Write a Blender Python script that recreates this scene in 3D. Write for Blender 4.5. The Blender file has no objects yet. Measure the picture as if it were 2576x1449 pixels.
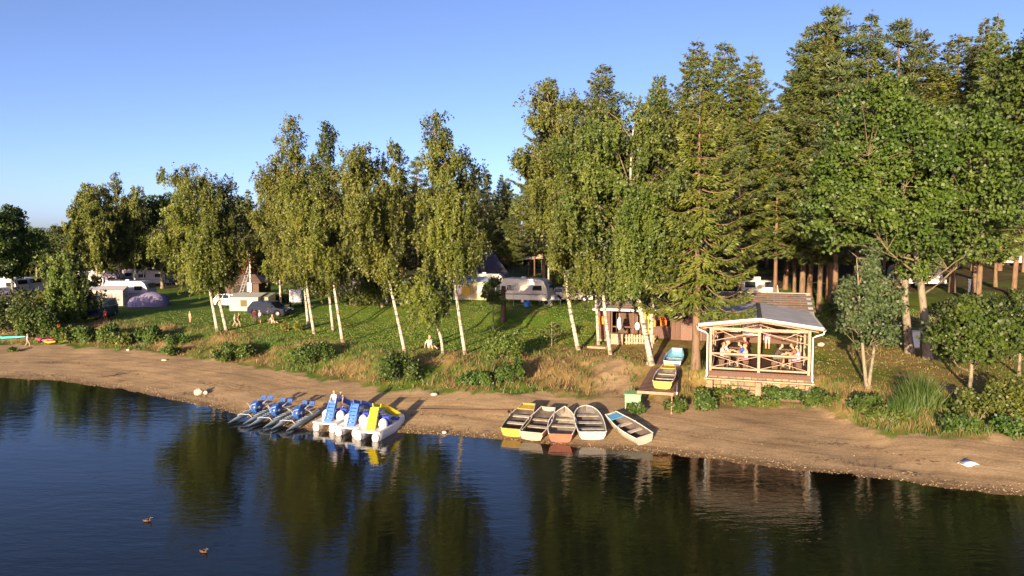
import bpy, bmesh, math, random
import numpy as np
from mathutils import Vector, Matrix, noise as mnoise

SC = bpy.context.scene
COL = SC.collection
R = math.radians
rng = np.random.default_rng(7)
random.seed(7)

# ------------------------------------------------------------------ camera
CAM_H, FPX, CX, CY, PITCH = 10.0, 1840.0, 1288.0, 724.5, R(4.03)
cam = bpy.data.objects.new("camera", bpy.data.cameras.new("camera"))
COL.objects.link(cam)
cam.location = (0, 0, CAM_H)
cam.rotation_euler = (R(90) - PITCH, 0, 0)
cam.data.sensor_width = 36.0
cam.data.lens = 36.0 * FPX / 2576.0
cam.data.clip_start, cam.data.clip_end = 0.5, 6000
SC.camera = cam

# ------------------------------------------------------------------ sky and sun
SUN_EL, SUN_AZ = R(8.3), R(20.0)     # light travels towards +Y, turned 20 deg to +X
world = bpy.data.worlds.new("World")
SC.world = world
world.use_nodes = True
wn = world.node_tree.nodes
bg = wn["Background"]
sky = wn.new("ShaderNodeTexSky")
sky.sky_type = 'NISHITA'
sky.sun_disc = False
sky.sun_elevation = SUN_EL
sky.sun_rotation = math.pi + SUN_AZ
sky.altitude = 500
sky.air_density, sky.dust_density, sky.ozone_density = 0.5, 1.5, 2.8
tint = wn.new("ShaderNodeMixRGB")          # the camera's white balance of the whole sky
tint.blend_type = 'MULTIPLY'
tint.inputs[0].default_value = 1.0
tint.inputs[2].default_value = (1.40, 1.045, 1.0, 1)
world.node_tree.links.new(sky.outputs[0], tint.inputs[1])
world.node_tree.links.new(tint.outputs[0], bg.inputs[0])
bg.inputs[1].default_value = 0.112
sun = bpy.data.objects.new("sun", bpy.data.lights.new("sun", 'SUN'))
COL.objects.link(sun)
sun.data.energy = 5.0
sun.data.angle = R(0.55)
sun.data.color = (1.0, 0.78, 0.50)
sd = Vector((math.sin(SUN_AZ) * math.cos(SUN_EL), math.cos(SUN_AZ) * math.cos(SUN_EL), -math.sin(SUN_EL)))
sun.rotation_euler = sd.to_track_quat('-Z', 'Y').to_euler()

SC.view_settings.view_transform = 'Standard'
SC.view_settings.look = 'None'
SC.view_settings.gamma = 1
SC.view_settings.exposure = 1.42
SC.cycles.use_denoising = True
SC.cycles.max_bounces = 6
SC.cycles.diffuse_bounces = 2
SC.cycles.glossy_bounces = 3
SC.cycles.transmission_bounces = 3
SC.cycles.transparent_max_bounces = 8
SC.cycles.sample_clamp_indirect = 6
SC.cycles.caustics_reflective = False
SC.cycles.caustics_refractive = False

# ------------------------------------------------------------------ helpers
def ray(px, py):
    dx, dy = (px - CX) / FPX, -(py - CY) / FPX
    c, s = math.cos(PITCH), math.sin(PITCH)
    return Vector((dx, c + dy * s, -s + dy * c))

def at_z(px, py, z):
    d = ray(px, py)
    t = (z - CAM_H) / d.z
    return Vector((0, 0, CAM_H)) + d * t

def at_y(px, py, Y):
    d = ray(px, py)
    return Vector((0, 0, CAM_H)) + d * (Y / d.y)

def nd(nt, kind, **kw):
    n = nt.nodes.new(kind)
    for k, v in kw.items():
        if k == 'inp':
            for a, b in v.items():
                n.inputs[a].default_value = b
        else:
            setattr(n, k, v)
    return n

def ramp(nt, stops, interp='LINEAR'):
    r = nt.nodes.new("ShaderNodeValToRGB")
    r.color_ramp.interpolation = interp
    e = r.color_ramp.elements
    while len(e) < len(stops):
        e.new(0.5)
    for i, (p, c) in enumerate(stops):
        e[i].position = p
        e[i].color = (c[0], c[1], c[2], 1)
    return r

def noise(nt, scale, detail=4, coord='Object', stretch=None, rough=0.55, dist=0.0):
    tc = nt.nodes.new("ShaderNodeTexCoord")
    src = tc.outputs[coord]
    if stretch:
        mp = nt.nodes.new("ShaderNodeMapping")
        mp.inputs['Scale'].default_value = stretch
        nt.links.new(src, mp.inputs[0])
        src = mp.outputs[0]
    n = nt.nodes.new("ShaderNodeTexNoise")
    n.inputs['Scale'].default_value = scale
    n.inputs['Detail'].default_value = detail
    n.inputs['Roughness'].default_value = rough
    n.inputs['Distortion'].default_value = dist
    nt.links.new(src, n.inputs['Vector'])
    return n

MATS = {}
def mat(name, col, rough=0.6, var=0.18, scale=3.0, bump=0.0, metal=0.0, stretch=None, col2=None, spec=0.4, dirt=0.0):
    """painted / plain material with uneven tone, optional second colour, grime and fine relief"""
    if name in MATS:
        return MATS[name]
    m = bpy.data.materials.new(name)
    m.use_nodes = True
    nt = m.node_tree
    p = nt.nodes["Principled BSDF"]
    n = noise(nt, scale, 5, stretch=stretch)
    c2 = col2 or tuple(max(0, c * (1 - var)) for c in col)
    c1 = tuple(min(1, c * (1 + var * 0.6)) for c in col)
    r = ramp(nt, [(0.3, c2), (0.7, c1)])
    nt.links.new(n.outputs['Fac'], r.inputs[0])
    out = r.outputs[0]
    if dirt:
        n2 = noise(nt, scale * 0.6, 6, rough=0.7)
        r2 = ramp(nt, [(0.52, (0, 0, 0)), (0.72, (dirt, dirt, dirt))])
        nt.links.new(n2.outputs['Fac'], r2.inputs[0])
        mx = nd(nt, "ShaderNodeMixRGB")
        mx.inputs[2].default_value = (0.10, 0.075, 0.05, 1)
        nt.links.new(r2.outputs[0], mx.inputs[0])
        nt.links.new(out, mx.inputs[1])
        out = mx.outputs[0]
    nt.links.new(out, p.inputs['Base Color'])
    p.inputs['Roughness'].default_value = rough
    p.inputs['Metallic'].default_value = metal
    p.inputs['Specular IOR Level'].default_value = spec
    if bump:
        b = nd(nt, "ShaderNodeBump", inp={'Strength': bump, 'Distance': 0.02})
        n3 = noise(nt, scale * 4, 5, stretch=stretch)
        nt.links.new(n3.outputs['Fac'], b.inputs['Height'])
        nt.links.new(b.outputs[0], p.inputs['Normal'])
    MATS[name] = m
    return m

def glass(name, tint=(0.02, 0.025, 0.03), rough=0.05):
    if name in MATS:
        return MATS[name]
    m = bpy.data.materials.new(name)
    m.use_nodes = True
    p = m.node_tree.nodes["Principled BSDF"]
    p.inputs['Base Color'].default_value = (*tint, 1)
    p.inputs['Roughness'].default_value = rough
    p.inputs['IOR'].default_value = 1.5
    MATS[name] = m
    return m

def leaf_mat(name, ca, cb, cc, transl=0.35, patch=0.35, rough=0.55):
    """foliage: tone differs leaf by leaf, bough by bough and tree by tree"""
    if name in MATS:
        return MATS[name]
    m = bpy.data.materials.new(name)
    m.use_nodes = True
    nt = m.node_tree
    nt.nodes.clear()
    out = nd(nt, "ShaderNodeOutputMaterial")
    geo = nd(nt, "ShaderNodeNewGeometry")
    oi = nd(nt, "ShaderNodeObjectInfo")
    n = noise(nt, patch, 3)
    ad0 = nd(nt, "ShaderNodeMath", operation='MULTIPLY_ADD', inp={1: 0.18})
    nt.links.new(geo.outputs['Random Per Island'], ad0.inputs[0])
    tone = nd(nt, "ShaderNodeAttribute", attribute_name="tone")
    ad = nd(nt, "ShaderNodeMath", operation='MULTIPLY_ADD', inp={1: 0.28})
    nt.links.new(tone.outputs['Fac'], ad.inputs[0])
    nt.links.new(ad0.outputs[0], ad.inputs[2])
    sc_ = nd(nt, "ShaderNodeMath", operation='MULTIPLY_ADD')
    sc_.inputs[1].default_value = 0.9
    sc_.inputs[2].default_value = -0.16
    nt.links.new(n.outputs['Fac'], sc_.inputs[0])
    nt.links.new(sc_.outputs[0], ad0.inputs[2])
    r = ramp(nt, [(0.15, ca), (0.5, cb), (0.92, cc)])
    nt.links.new(ad.outputs[0], r.inputs[0])
    hs = nd(nt, "ShaderNodeHueSaturation")
    h = nd(nt, "ShaderNodeMapRange", inp={3: 0.488, 4: 0.512})
    v = nd(nt, "ShaderNodeMapRange", inp={3: 0.82, 4: 1.15})
    nt.links.new(oi.outputs['Random'], h.inputs[0])
    nt.links.new(oi.outputs['Random'], v.inputs[0])
    nt.links.new(h.outputs[0], hs.inputs['Hue'])
    nt.links.new(v.outputs[0], hs.inputs['Value'])
    nt.links.new(r.outputs[0], hs.inputs['Color'])
    d = nd(nt, "ShaderNodeBsdfDiffuse")
    t = nd(nt, "ShaderNodeBsdfTranslucent")
    g = nd(nt, "ShaderNodeBsdfGlossy", inp={'Roughness': rough})
    g.inputs['Color'].default_value = (1, 1, 1, 1)
    nt.links.new(hs.outputs[0], d.inputs[0])
    nt.links.new(hs.outputs[0], t.inputs[0])
    # a leaf stands for a spray of small leaves: soften its facing towards the way the spray bulges
    pf = nd(nt, "ShaderNodeAttribute", attribute_name="bulge")
    vt = nd(nt, "ShaderNodeVectorTransform", vector_type='VECTOR', convert_from='OBJECT', convert_to='WORLD')
    nt.links.new(pf.outputs['Vector'], vt.inputs[0])
    v1 = nd(nt, "ShaderNodeVectorMath", operation='ADD')
    nt.links.new(vt.outputs[0], v1.inputs[0]); nt.links.new(geo.outputs['Normal'], v1.inputs[1])
    v2 = nd(nt, "ShaderNodeVectorMath", operation='NORMALIZE')
    nt.links.new(v1.outputs[0], v2.inputs[0])
    nt.links.new(v2.outputs[0], d.inputs['Normal'])
    mx = nd(nt, "ShaderNodeMixShader", inp={0: transl})
    nt.links.new(d.outputs[0], mx.inputs[1])
    nt.links.new(t.outputs[0], mx.inputs[2])
    mx2 = nd(nt, "ShaderNodeMixShader", inp={0: 0.03})
    nt.links.new(mx.outputs[0], mx2.inputs[1])
    nt.links.new(g.outputs[0], mx2.inputs[2])
    nt.links.new(mx2.outputs[0], out.inputs[0])
    MATS[name] = m
    return m

def mesh_np(name, V, F, material=None, smooth=False):
    """mesh from numpy arrays; F is (n,3) or (n,4)"""
    me = bpy.data.meshes.new(name)
    V = np.ascontiguousarray(V, dtype=np.float32)
    F = np.ascontiguousarray(F, dtype=np.int32)
    k = F.shape[1]
    me.vertices.add(len(V)); me.vertices.foreach_set("co", V.ravel())
    me.loops.add(F.size); me.loops.foreach_set("vertex_index", F.ravel())
    me.polygons.add(len(F))
    me.polygons.foreach_set("loop_start", np.arange(0, F.size, k, dtype=np.int32))
    me.polygons.foreach_set("loop_total", np.full(len(F), k, dtype=np.int32))
    if smooth:
        me.polygons.foreach_set("use_smooth", np.ones(len(F), dtype=bool))
    me.update(calc_edges=True)
    if material:
        me.materials.append(material)
    return me

def leaf_mesh(name, geo, material):
    """foliage mesh with a tone per spray and the direction the spray bulges"""
    V, F, tone, bulge = geo
    me = mesh_np(name, V, F, material)
    k = F.shape[1]
    if tone is None:
        tone = np.full(len(F), 0.5)
    a = me.attributes.new("tone", 'FLOAT', 'POINT')
    a.data.foreach_set("value", np.repeat(tone, k).astype(np.float32))
    if bulge is not None:
        a = me.attributes.new("bulge", 'FLOAT_VECTOR', 'POINT')
        a.data.foreach_set("vector", np.repeat(bulge, k, 0).astype(np.float32).ravel())
    return me

def link(name, me, parent=None, loc=None):
    o = bpy.data.objects.new(name, me)
    COL.objects.link(o)
    if parent:
        o.parent = parent
    if loc is not None:
        o.location = loc
    return o

def tag(o, label, cat, group=None):
    o['label'] = label
    o['category'] = cat
    if group:
        o['group'] = group
    return o

def thing(name, label, cat, loc=(0, 0, 0), rotz=0.0, group=None):
    o = bpy.data.objects.new(name, None)
    COL.objects.link(o)
    o.empty_display_size = 0.3
    o.location = loc
    o.rotation_euler = (0, 0, rotz)
    return tag(o, label, cat, group)

def copy_tree(o, parent=None):
    c = o.copy()
    COL.objects.link(c)
    c.parent = parent
    for ch in list(o.children):
        copy_tree(ch, c)
    return c

class MB:
    """collects shapes; build() links them as ONE mesh object"""
    def __init__(s):
        s.v, s.f, s.sm = [], [], []
    def add(s, V, F, smooth=False):
        o = len(s.v)
        s.v += [tuple(p) for p in V]
        for f in F:
            s.f.append([i + o for i in f]); s.sm.append(smooth)
        return s
    def box(s, c, d, rot=None, bev=0.0):
        hx, hy, hz = d[0] / 2, d[1] / 2, d[2] / 2
        if bev <= 0:
            V = [Vector((x, y, z)) for z in (-hz, hz) for x, y in ((-hx, -hy), (hx, -hy), (hx, hy), (-hx, hy))]
            F = [(3, 2, 1, 0), (4, 5, 6, 7), (0, 1, 5, 4), (1, 2, 6, 5), (2, 3, 7, 6), (3, 0, 4, 7)]
        else:
            b = min(bev, hx * .9, hy * .9, hz * .9)
            V = []
            for z, e in ((-hz, b), (-hz + b, 0), (hz - b, 0), (hz, b)):
                for x, y in ((-hx + b + e * 0, -hy + e), (hx - b, -hy + e), (hx - e, -hy + b), (hx - e, hy - b), (hx - b, hy - e), (-hx + b, hy - e), (-hx + e, hy - b), (-hx + e, -hy + b)):
                    V.append(Vector((x, y, z)))
            F = [tuple(range(7, -1, -1)), tuple(range(24, 32))]
            for k in range(3):
                for i in range(8):
                    j = (i + 1) % 8
                    F.append((k * 8 + i, k * 8 + j, k * 8 + 8 + j, k * 8 + 8 + i))
        if rot is not None:
            V = [rot @ p for p in V]
        return s.add([p + Vector(c) for p in V], F)
    def bar(s, a, b, w, h, up=(0, 0, 1)):
        """rectangular bar from a to b"""
        a, b = Vector(a), Vector(b)
        y = (b - a); L = y.length; y.normalize()
        u = Vector(up)
        x = y.cross(u)
        if x.length < 1e-4:
            x = y.cross(Vector((1, 0, 0)))
        x.normalize(); z = x.cross(y)
        M = Matrix((x, y, z)).transposed()
        return s.box((a + b) / 2, (w, L, h), M)
    def tube(s, pts, rad, n=8, cap=True, smooth=True):
        pts = [Vector(p) for p in pts]
        if not hasattr(rad, '__len__'):
            rad = [rad] * len(pts)
        V, F = [], []
        for i, p in enumerate(pts):
            d = (pts[min(i + 1, len(pts) - 1)] - pts[max(i - 1, 0)])
            if d.length < 1e-6: d = Vector((0, 0, 1))
            d.normalize()
            a = Vector((1, 0, 0)) if abs(d.x) < 0.8 else Vector((0, 1, 0))
            x = d.cross(a).normalized(); y = d.cross(x)
            for k in range(n):
                t = 2 * math.pi * k / n
                V.append(p + (x * math.cos(t) + y * math.sin(t)) * rad[i])
        for i in range(len(pts) - 1):
            for k in range(n):
                F.append((i * n + k, i * n + (k + 1) % n, (i + 1) * n + (k + 1) % n, (i + 1) * n + k))
        s.add(V, F, smooth)
        if cap:
            s.add(V[:n], [tuple(range(n - 1, -1, -1))]); s.add(V[-n:], [tuple(range(n))])
        return s
    def ell(s, c, r, n=12, m=8, rot=None, zmin=-1.0):
        V, F = [], []
        for i in range(m + 1):
            ph = math.pi * i / m
            z = math.cos(ph)
            z = max(z, zmin)
            rr = math.sqrt(max(0, 1 - z * z)) if z > zmin else math.sqrt(max(0, 1 - z * z))
            for k in range(n):
                t = 2 * math.pi * k / n
                p = Vector((math.cos(t) * rr * r[0], math.sin(t) * rr * r[1], z * r[2]))
                if rot is not None: p = rot @ p
                V.append(p + Vector(c))
        for i in range(m):
            for k in range(n):
                F.append((i * n + k, (i + 1) * n + k, (i + 1) * n + (k + 1) % n, i * n + (k + 1) % n))
        return s.add(V, F, True)
    def prism(s, poly, a, b, axis='x'):
        """polygon in the plane across axis, extruded from a to b along axis"""
        n = len(poly)
        def P(q, t):
            return {'x': (t, q[0], q[1]), 'y': (q[0], t, q[1]), 'z': (q[0], q[1], t)}[axis]
        V = [P(q, a) for q in poly] + [P(q, b) for q in poly]
        F = [tuple(range(n - 1, -1, -1)), tuple(range(n, 2 * n))]
        for i in range(n):
            j = (i + 1) % n
            F.append((i, j, n + j, n + i))
        return s.add(V, F)
    def lathe(s, prof, c=(0, 0, 0), n=16, axis='z'):
        V, F = [], []
        for r_, h in prof:
            for k in range(n):
                t = 2 * math.pi * k / n
                x, y = r_ * math.cos(t), r_ * math.sin(t)
                p = {'z': (x, y, h), 'x': (h, x, y), 'y': (x, h, y)}[axis]
                V.append((p[0] + c[0], p[1] + c[1], p[2] + c[2]))
        for i in range(len(prof) - 1):
            for k in range(n):
                F.append((i * n + k, i * n + (k + 1) % n, (i + 1) * n + (k + 1) % n, (i + 1) * n + k))
        return s.add(V, F, True)
    def sheet(s, rows, thick=0.0, smooth=True):
        """grid of points rows[i][j]; thick gives a second, offset skin with closed rim"""
        n, k = len(rows), len(rows[0])
        V = [Vector(p) for r_ in rows for p in r_]
        F = [(i * k + j, i * k + j + 1, (i + 1) * k + j + 1, (i + 1) * k + j) for i in range(n - 1) for j in range(k - 1)]
        if not thick:
            return s.add(V, F, smooth)
        N = [Vector() for _ in V]
        for f in F:
            a, b, c, d = (V[i] for i in f)
            nn = (c - a).cross(d - b)
            for i in f: N[i] += nn
        W = [p - (m.normalized() if m.length > 1e-9 else Vector((0, 0, 1))) * thick for p, m in zip(V, N)]
        o = len(V)
        F2 = [tuple(i + o for i in reversed(f)) for f in F]
        rim = [j for j in range(k)] + [i * k + k - 1 for i in range(1, n)] + [(n - 1) * k + j for j in range(k - 2, -1, -1)] + [i * k for i in range(n - 2, 0, -1)]
        F3 = [(rim[(i + 1) % len(rim)], rim[i], rim[i] + o, rim[(i + 1) % len(rim)] + o) for i in range(len(rim))]
        s.add(V + W, F + F2, smooth)
        s.add(V + W, F3, False)
        return s
    def mesh(s, name, m):
        me = bpy.data.meshes.new(name)
        me.from_pydata(s.v, [], s.f)
        me.polygons.foreach_set("use_smooth", s.sm)
        me.materials.append(m)
        me.update()
        bm = bmesh.new(); bm.from_mesh(me)
        bmesh.ops.recalc_face_normals(bm, faces=bm.faces)
        bm.to_mesh(me); bm.free()
        return me
    def build(s, name, m, parent=None):
        return link(name, s.mesh(name, m), parent)
# ------------------------------------------------------------------ terrain: level lines through the place, from the shore inland
def level(pts):
    q = sorted(((at_z(px, py, z).x, at_z(px, py, z).y, z) for px, py, z in pts))
    a = np.array(q)
    return lambda X: (np.interp(X, a[:, 0], a[:, 1]), np.interp(X, a[:, 0], a[:, 2]))

L0 = level([(-900, 935, 0), (-300, 945, 0), (0, 950, 0), (150, 958, 0), (300, 979, 0), (450, 1008, 0), (560, 1030, 0), (640, 1055, 0), (780, 1085, 0),
            (1000, 1088, 0), (1130, 1094, 0), (1290, 1108, 0), (1450, 1124, 0), (1640, 1138, 0), (1800, 1157, 0), (2000, 1182, 0),
            (2200, 1203, 0), (2400, 1230, 0), (2576, 1247, 0), (2900, 1290, 0), (3500, 1330, 0)])
L1 = level([(-900, 855, .9), (-300, 858, .9), (0, 862, .9), (200, 867, .9), (380, 882, .9), (540, 905, .9), (700, 925, .9), (870, 955, .9), (1000, 975, .95),
            (1180, 985, 1), (1400, 985, 1), (1600, 1000, 1), (1750, 1020, .8), (1900, 1018, .66), (2050, 1028, .62), (2200, 1082, .7), (2350, 1090, .8),
            (2576, 1098, .8), (2900, 1120, .8), (3500, 1150, .8)])
L2 = level([(-900, 815, 1.8), (-300, 818, 1.8), (0, 822, 1.8), (150, 818, 1.8), (270, 806, 1.8), (500, 830, 1.8), (700, 852, 1.9), (870, 870, 1.95), (1010, 892, 2),
            (1170, 895, 2), (1400, 893, 2), (1500, 896, 2.1), (1640, 918, 2.1), (1750, 932, 2.1), (1900, 940, 1.95), (2050, 944, 1.95),
            (2200, 985, 1.8), (2450, 988, 1.8), (2576, 985, 1.8), (2900, 990, 1.9), (3500, 1000, 2)])
L3 = level([(-900, 780, 1.9), (0, 782, 1.9), (500, 792, 2.0), (900, 800, 2.2), (1100, 832, 2.2), (1262, 822, 2.2), (1400, 828, 2.2), (1500, 850, 2.3),
            (1700, 878, 2.4), (2000, 890, 2.4), (2300, 880, 2.5), (2576, 890, 2.5), (3500, 890, 2.6)])
L4 = level([(-900, 745, 2.0), (0, 748, 2.0), (500, 765, 2.2), (900, 770, 2.9), (1100, 780, 3.1), (1262, 785, 3.2), (1400, 785, 3.2), (1500, 788, 3.2),
            (1700, 785, 3.4), (1900, 756, 4.0), (2000, 748, 4.3), (2300, 752, 4.2), (2576, 770, 3.9), (3500, 770, 3.9)])
L5X = [-150, -60, -20, 0, 30, 60, 150]
L5Z = [2.4, 2.6, 3.6, 4.1, 5.8, 6.0, 6.2]

def smooth_noise(X, Y, s, seed=0):
    a = np.sin(X * s + 1.3 * seed) * np.cos(Y * s * 1.17 + 2.1 * seed)
    b = np.sin(X * s * 2.3 + Y * s * 1.1 + seed) * 0.5
    c = np.cos(Y * s * 3.1 - X * s * 1.7 + 3 * seed) * 0.3
    return a + b + c

def height_raw(X, Y):
    X = np.asarray(X, float); Y = np.asarray(Y, float)
    ys, zs = zip(*[f(X) for f in (L0, L1, L2, L3, L4)])
    ys = list(ys); zs = list(zs)
    for i in range(1, 5):
        ys[i] = np.maximum(ys[i], ys[i - 1] + 0.8)
    ys.append(np.maximum(ys[4] + 15, np.full_like(X, 118.0))); zs.append(np.interp(X, L5X, L5Z))
    ys.append(np.full_like(X, 2500.0)); zs.append(np.interp(X, L5X, L5Z) + 3)
    z = np.where(Y < ys[0], -0.12 * (ys[0] - Y), 0.0)
    z = np.maximum(z, -3.0)
    for i in range(6):
        m = (Y >= ys[i]) & (Y < ys[i + 1])
        t = (Y - ys[i]) / (ys[i + 1] - ys[i])
        if i == 1:
            t = t * t * (3 - 2 * t) * 0.7 + 0.3 * t
        z = np.where(m, zs[i] + (zs[i + 1] - zs[i]) * t, z)
    return z

gx = np.concatenate([np.linspace(-1500, -130, 24)[:-1], np.linspace(-130, -62, 40)[:-1], np.linspace(-62, 46, 250)[:-1], np.linspace(46, 110, 36)[:-1], np.linspace(110, 1500, 24)])
gy = np.concatenate([np.linspace(10, 24, 10)[:-1], np.linspace(24, 80, 170)[:-1], np.linspace(80, 130, 50)[:-1], np.linspace(130, 300, 40)[:-1], np.linspace(300, 2500, 20)])
GX, GY = np.meshgrid(gx, gy)
GZ = height_raw(GX, GY)
for _ in range(2):    # soften the level lines, keep the shore
    K = GZ.copy()
    K[1:-1, 1:-1] = (GZ[1:-1, 1:-1] * 4 + GZ[:-2, 1:-1] + GZ[2:, 1:-1] + GZ[1:-1, :-2] + GZ[1:-1, 2:]) / 8
    GZ = K
_y0, _ = L0(GX); _y1, _ = L1(GX); _y2, _ = L2(GX)
shore_d = GY - _y0
bankness = np.clip((GY - _y1 + 1.0) / 2, 0, 1) * np.clip((_y2 + 2.0 - GY) / 2, 0, 1)
GZ = GZ + bankness * 0.10 * smooth_noise(GX, GY, 1.3, 1) + bankness * 0.05 * smooth_noise(GX, GY, 3.7, 4)
GZ = GZ + np.clip(shore_d / 3, 0, 1) * 0.035 * smooth_noise(GX, GY, 0.55, 2) + 0.02 * smooth_noise(GX, GY, 1.9, 5) * (np.abs(shore_d) < 12)
inland = np.clip((GY - _y2) / 12, 0, 1)
GZ = GZ + inland * 0.07 * smooth_noise(GX, GY, 0.22, 3)

# the ground drops away under the pavilion's front
_du = (GX - 13.7) * .951 - (GY - 40.7) * .309; _dv = (GX - 13.7) * .309 + (GY - 40.7) * .951
_m = np.clip((3.9 - np.abs(_du)) / 0.9, 0, 1) * np.clip((0.95 - _dv) / 0.25, 0, 1) * np.clip((_dv + 4) / 1.5, 0, 1)
GZ = GZ * (1 - _m) + np.minimum(GZ, 0.80 + 0.04 * smooth_noise(GX, GY, 1.7, 21)) * _m

def hgt(x, y):
    i = int(np.clip(np.searchsorted(gx, x) - 1, 0, len(gx) - 2)); j = int(np.clip(np.searchsorted(gy, y) - 1, 0, len(gy) - 2))
    u = (x - gx[i]) / (gx[i + 1] - gx[i]); v = (y - gy[j]) / (gy[j + 1] - gy[j])
    return float((GZ[j, i] * (1 - u) + GZ[j, i + 1] * u) * (1 - v) + (GZ[j + 1, i] * (1 - u) + GZ[j + 1, i + 1] * u) * v)

def on_ground(px, py):
    """where the line of sight through a point of the photograph meets the terrain"""
    d = ray(px, py)
    t, last = 15.0, 15.0
    while t < 400:
        p = Vector((0, 0, CAM_H)) + d * t
        if p.z < hgt(p.x, p.y):
            lo, hi = last, t
            for _ in range(12):
                m = (lo + hi) / 2
                p = Vector((0, 0, CAM_H)) + d * m
                if p.z < hgt(p.x, p.y): hi = m
                else: lo = m
            return Vector((p.x, p.y, hgt(p.x, p.y)))
        last = t
        t += 0.5
    p = Vector((0, 0, CAM_H)) + d * 150
    return Vector((p.x, p.y, hgt(p.x, p.y)))

def ground_pt(x, y, dz=0.0):
    return Vector((x, y, hgt(x, y) + dz))

# what grows where: r = sand, g = straw-dry grass, b = forest litter, a = road
y3_, _ = L3(GX); y4_, _ = L4(GX)
wob = 0.5 * smooth_noise(GX, GY, 0.8, 6) + 0.35 * smooth_noise(GX, GY, 2.4, 7)
sand = np.clip(((_y1 - 0.3 + wob) - GY) / 0.9 + 0.5, 0, 1)
right = np.clip((GX - 3) / 5, 0, 1)
pathc = np.exp(-((GX - 6.2 - 0.10 * (GY - 44)) / 1.6) ** 2) * np.clip((49.5 - GY) / 3, 0, 1) * np.clip((GY - 38) / 2, 0, 1)     # worn way down beside the jetty
worn = pathc * 0.75
sand = np.maximum(sand, worn)
pathr = np.exp(-((GX - (23.6 - 0.28 * (GY - 38) + 0.25 * np.sin(GY))) / 0.55) ** 2) * ((GY > 33) & (GY < 42))
sand = np.maximum(sand, pathr * 0.8)
dry = bankness * np.clip(0.55 + 0.45 * smooth_noise(GX, GY, 0.45, 8), 0, 1)
dry = np.maximum(dry, np.clip((GX - 0.5) / 3, 0, 1) * np.clip((12 - GX) / 2, 0, 1) * np.clip((54 - GY) / 3, 0, 1) * np.clip((GY - 40) / 2, 0, 1) * (0.95 + 0.2 * smooth_noise(GX, GY, 0.5, 15)))
dry = np.maximum(dry, right * np.clip((62 - GY) / 8, 0, 1) * (0.5 + 0.28 * smooth_noise(GX, GY, 0.35, 9)))
crest = np.exp(-((GY - _y2 - 1.2) / 2.2) ** 2) * np.clip(0.45 + 0.4 * smooth_noise(GX, GY, 0.5, 11), 0, 1)
dry = np.clip(np.maximum(dry, crest) + 0.30 * np.clip(smooth_noise(GX, GY, 0.33, 12) - 0.5, 0, 1) + 0.5 * np.exp(-((GY - y4_ - 0.5) / 2.5) ** 2) * np.clip(smooth_noise(GX, GY, 0.5, 13), 0, 1), 0, 1)
litter = np.clip((GY - np.interp(GX, [-150, -60, -20, 0, 6, 12, 60], [96, 96, 110, 118, 90, 74, 62])) / 10, 0, 1) * np.clip(0.75 + 0.4 * smooth_noise(GX, GY, 0.3, 10), 0, 1)
road = np.clip(1.2 - np.abs((GX - 27) * 0.55 - (GY - 55)) / 2.2, 0, 1) * (GX > 26) + np.clip(1.3 - np.abs(GY - 95 - GX * 0.05) / 2.0, 0, 1) * ((GX > -20) & (GX < 9))
road = np.clip(road, 0, 1)

nyn, nxn = GX.shape
idx = np.arange(nxn * nyn).reshape(nyn, nxn)
F = np.stack([idx[:-1, :-1], idx[:-1, 1:], idx[1:, 1:], idx[1:, :-1]], -1).reshape(-1, 4)
V = np.stack([GX, GY, GZ], -1).reshape(-1, 3)

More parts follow.
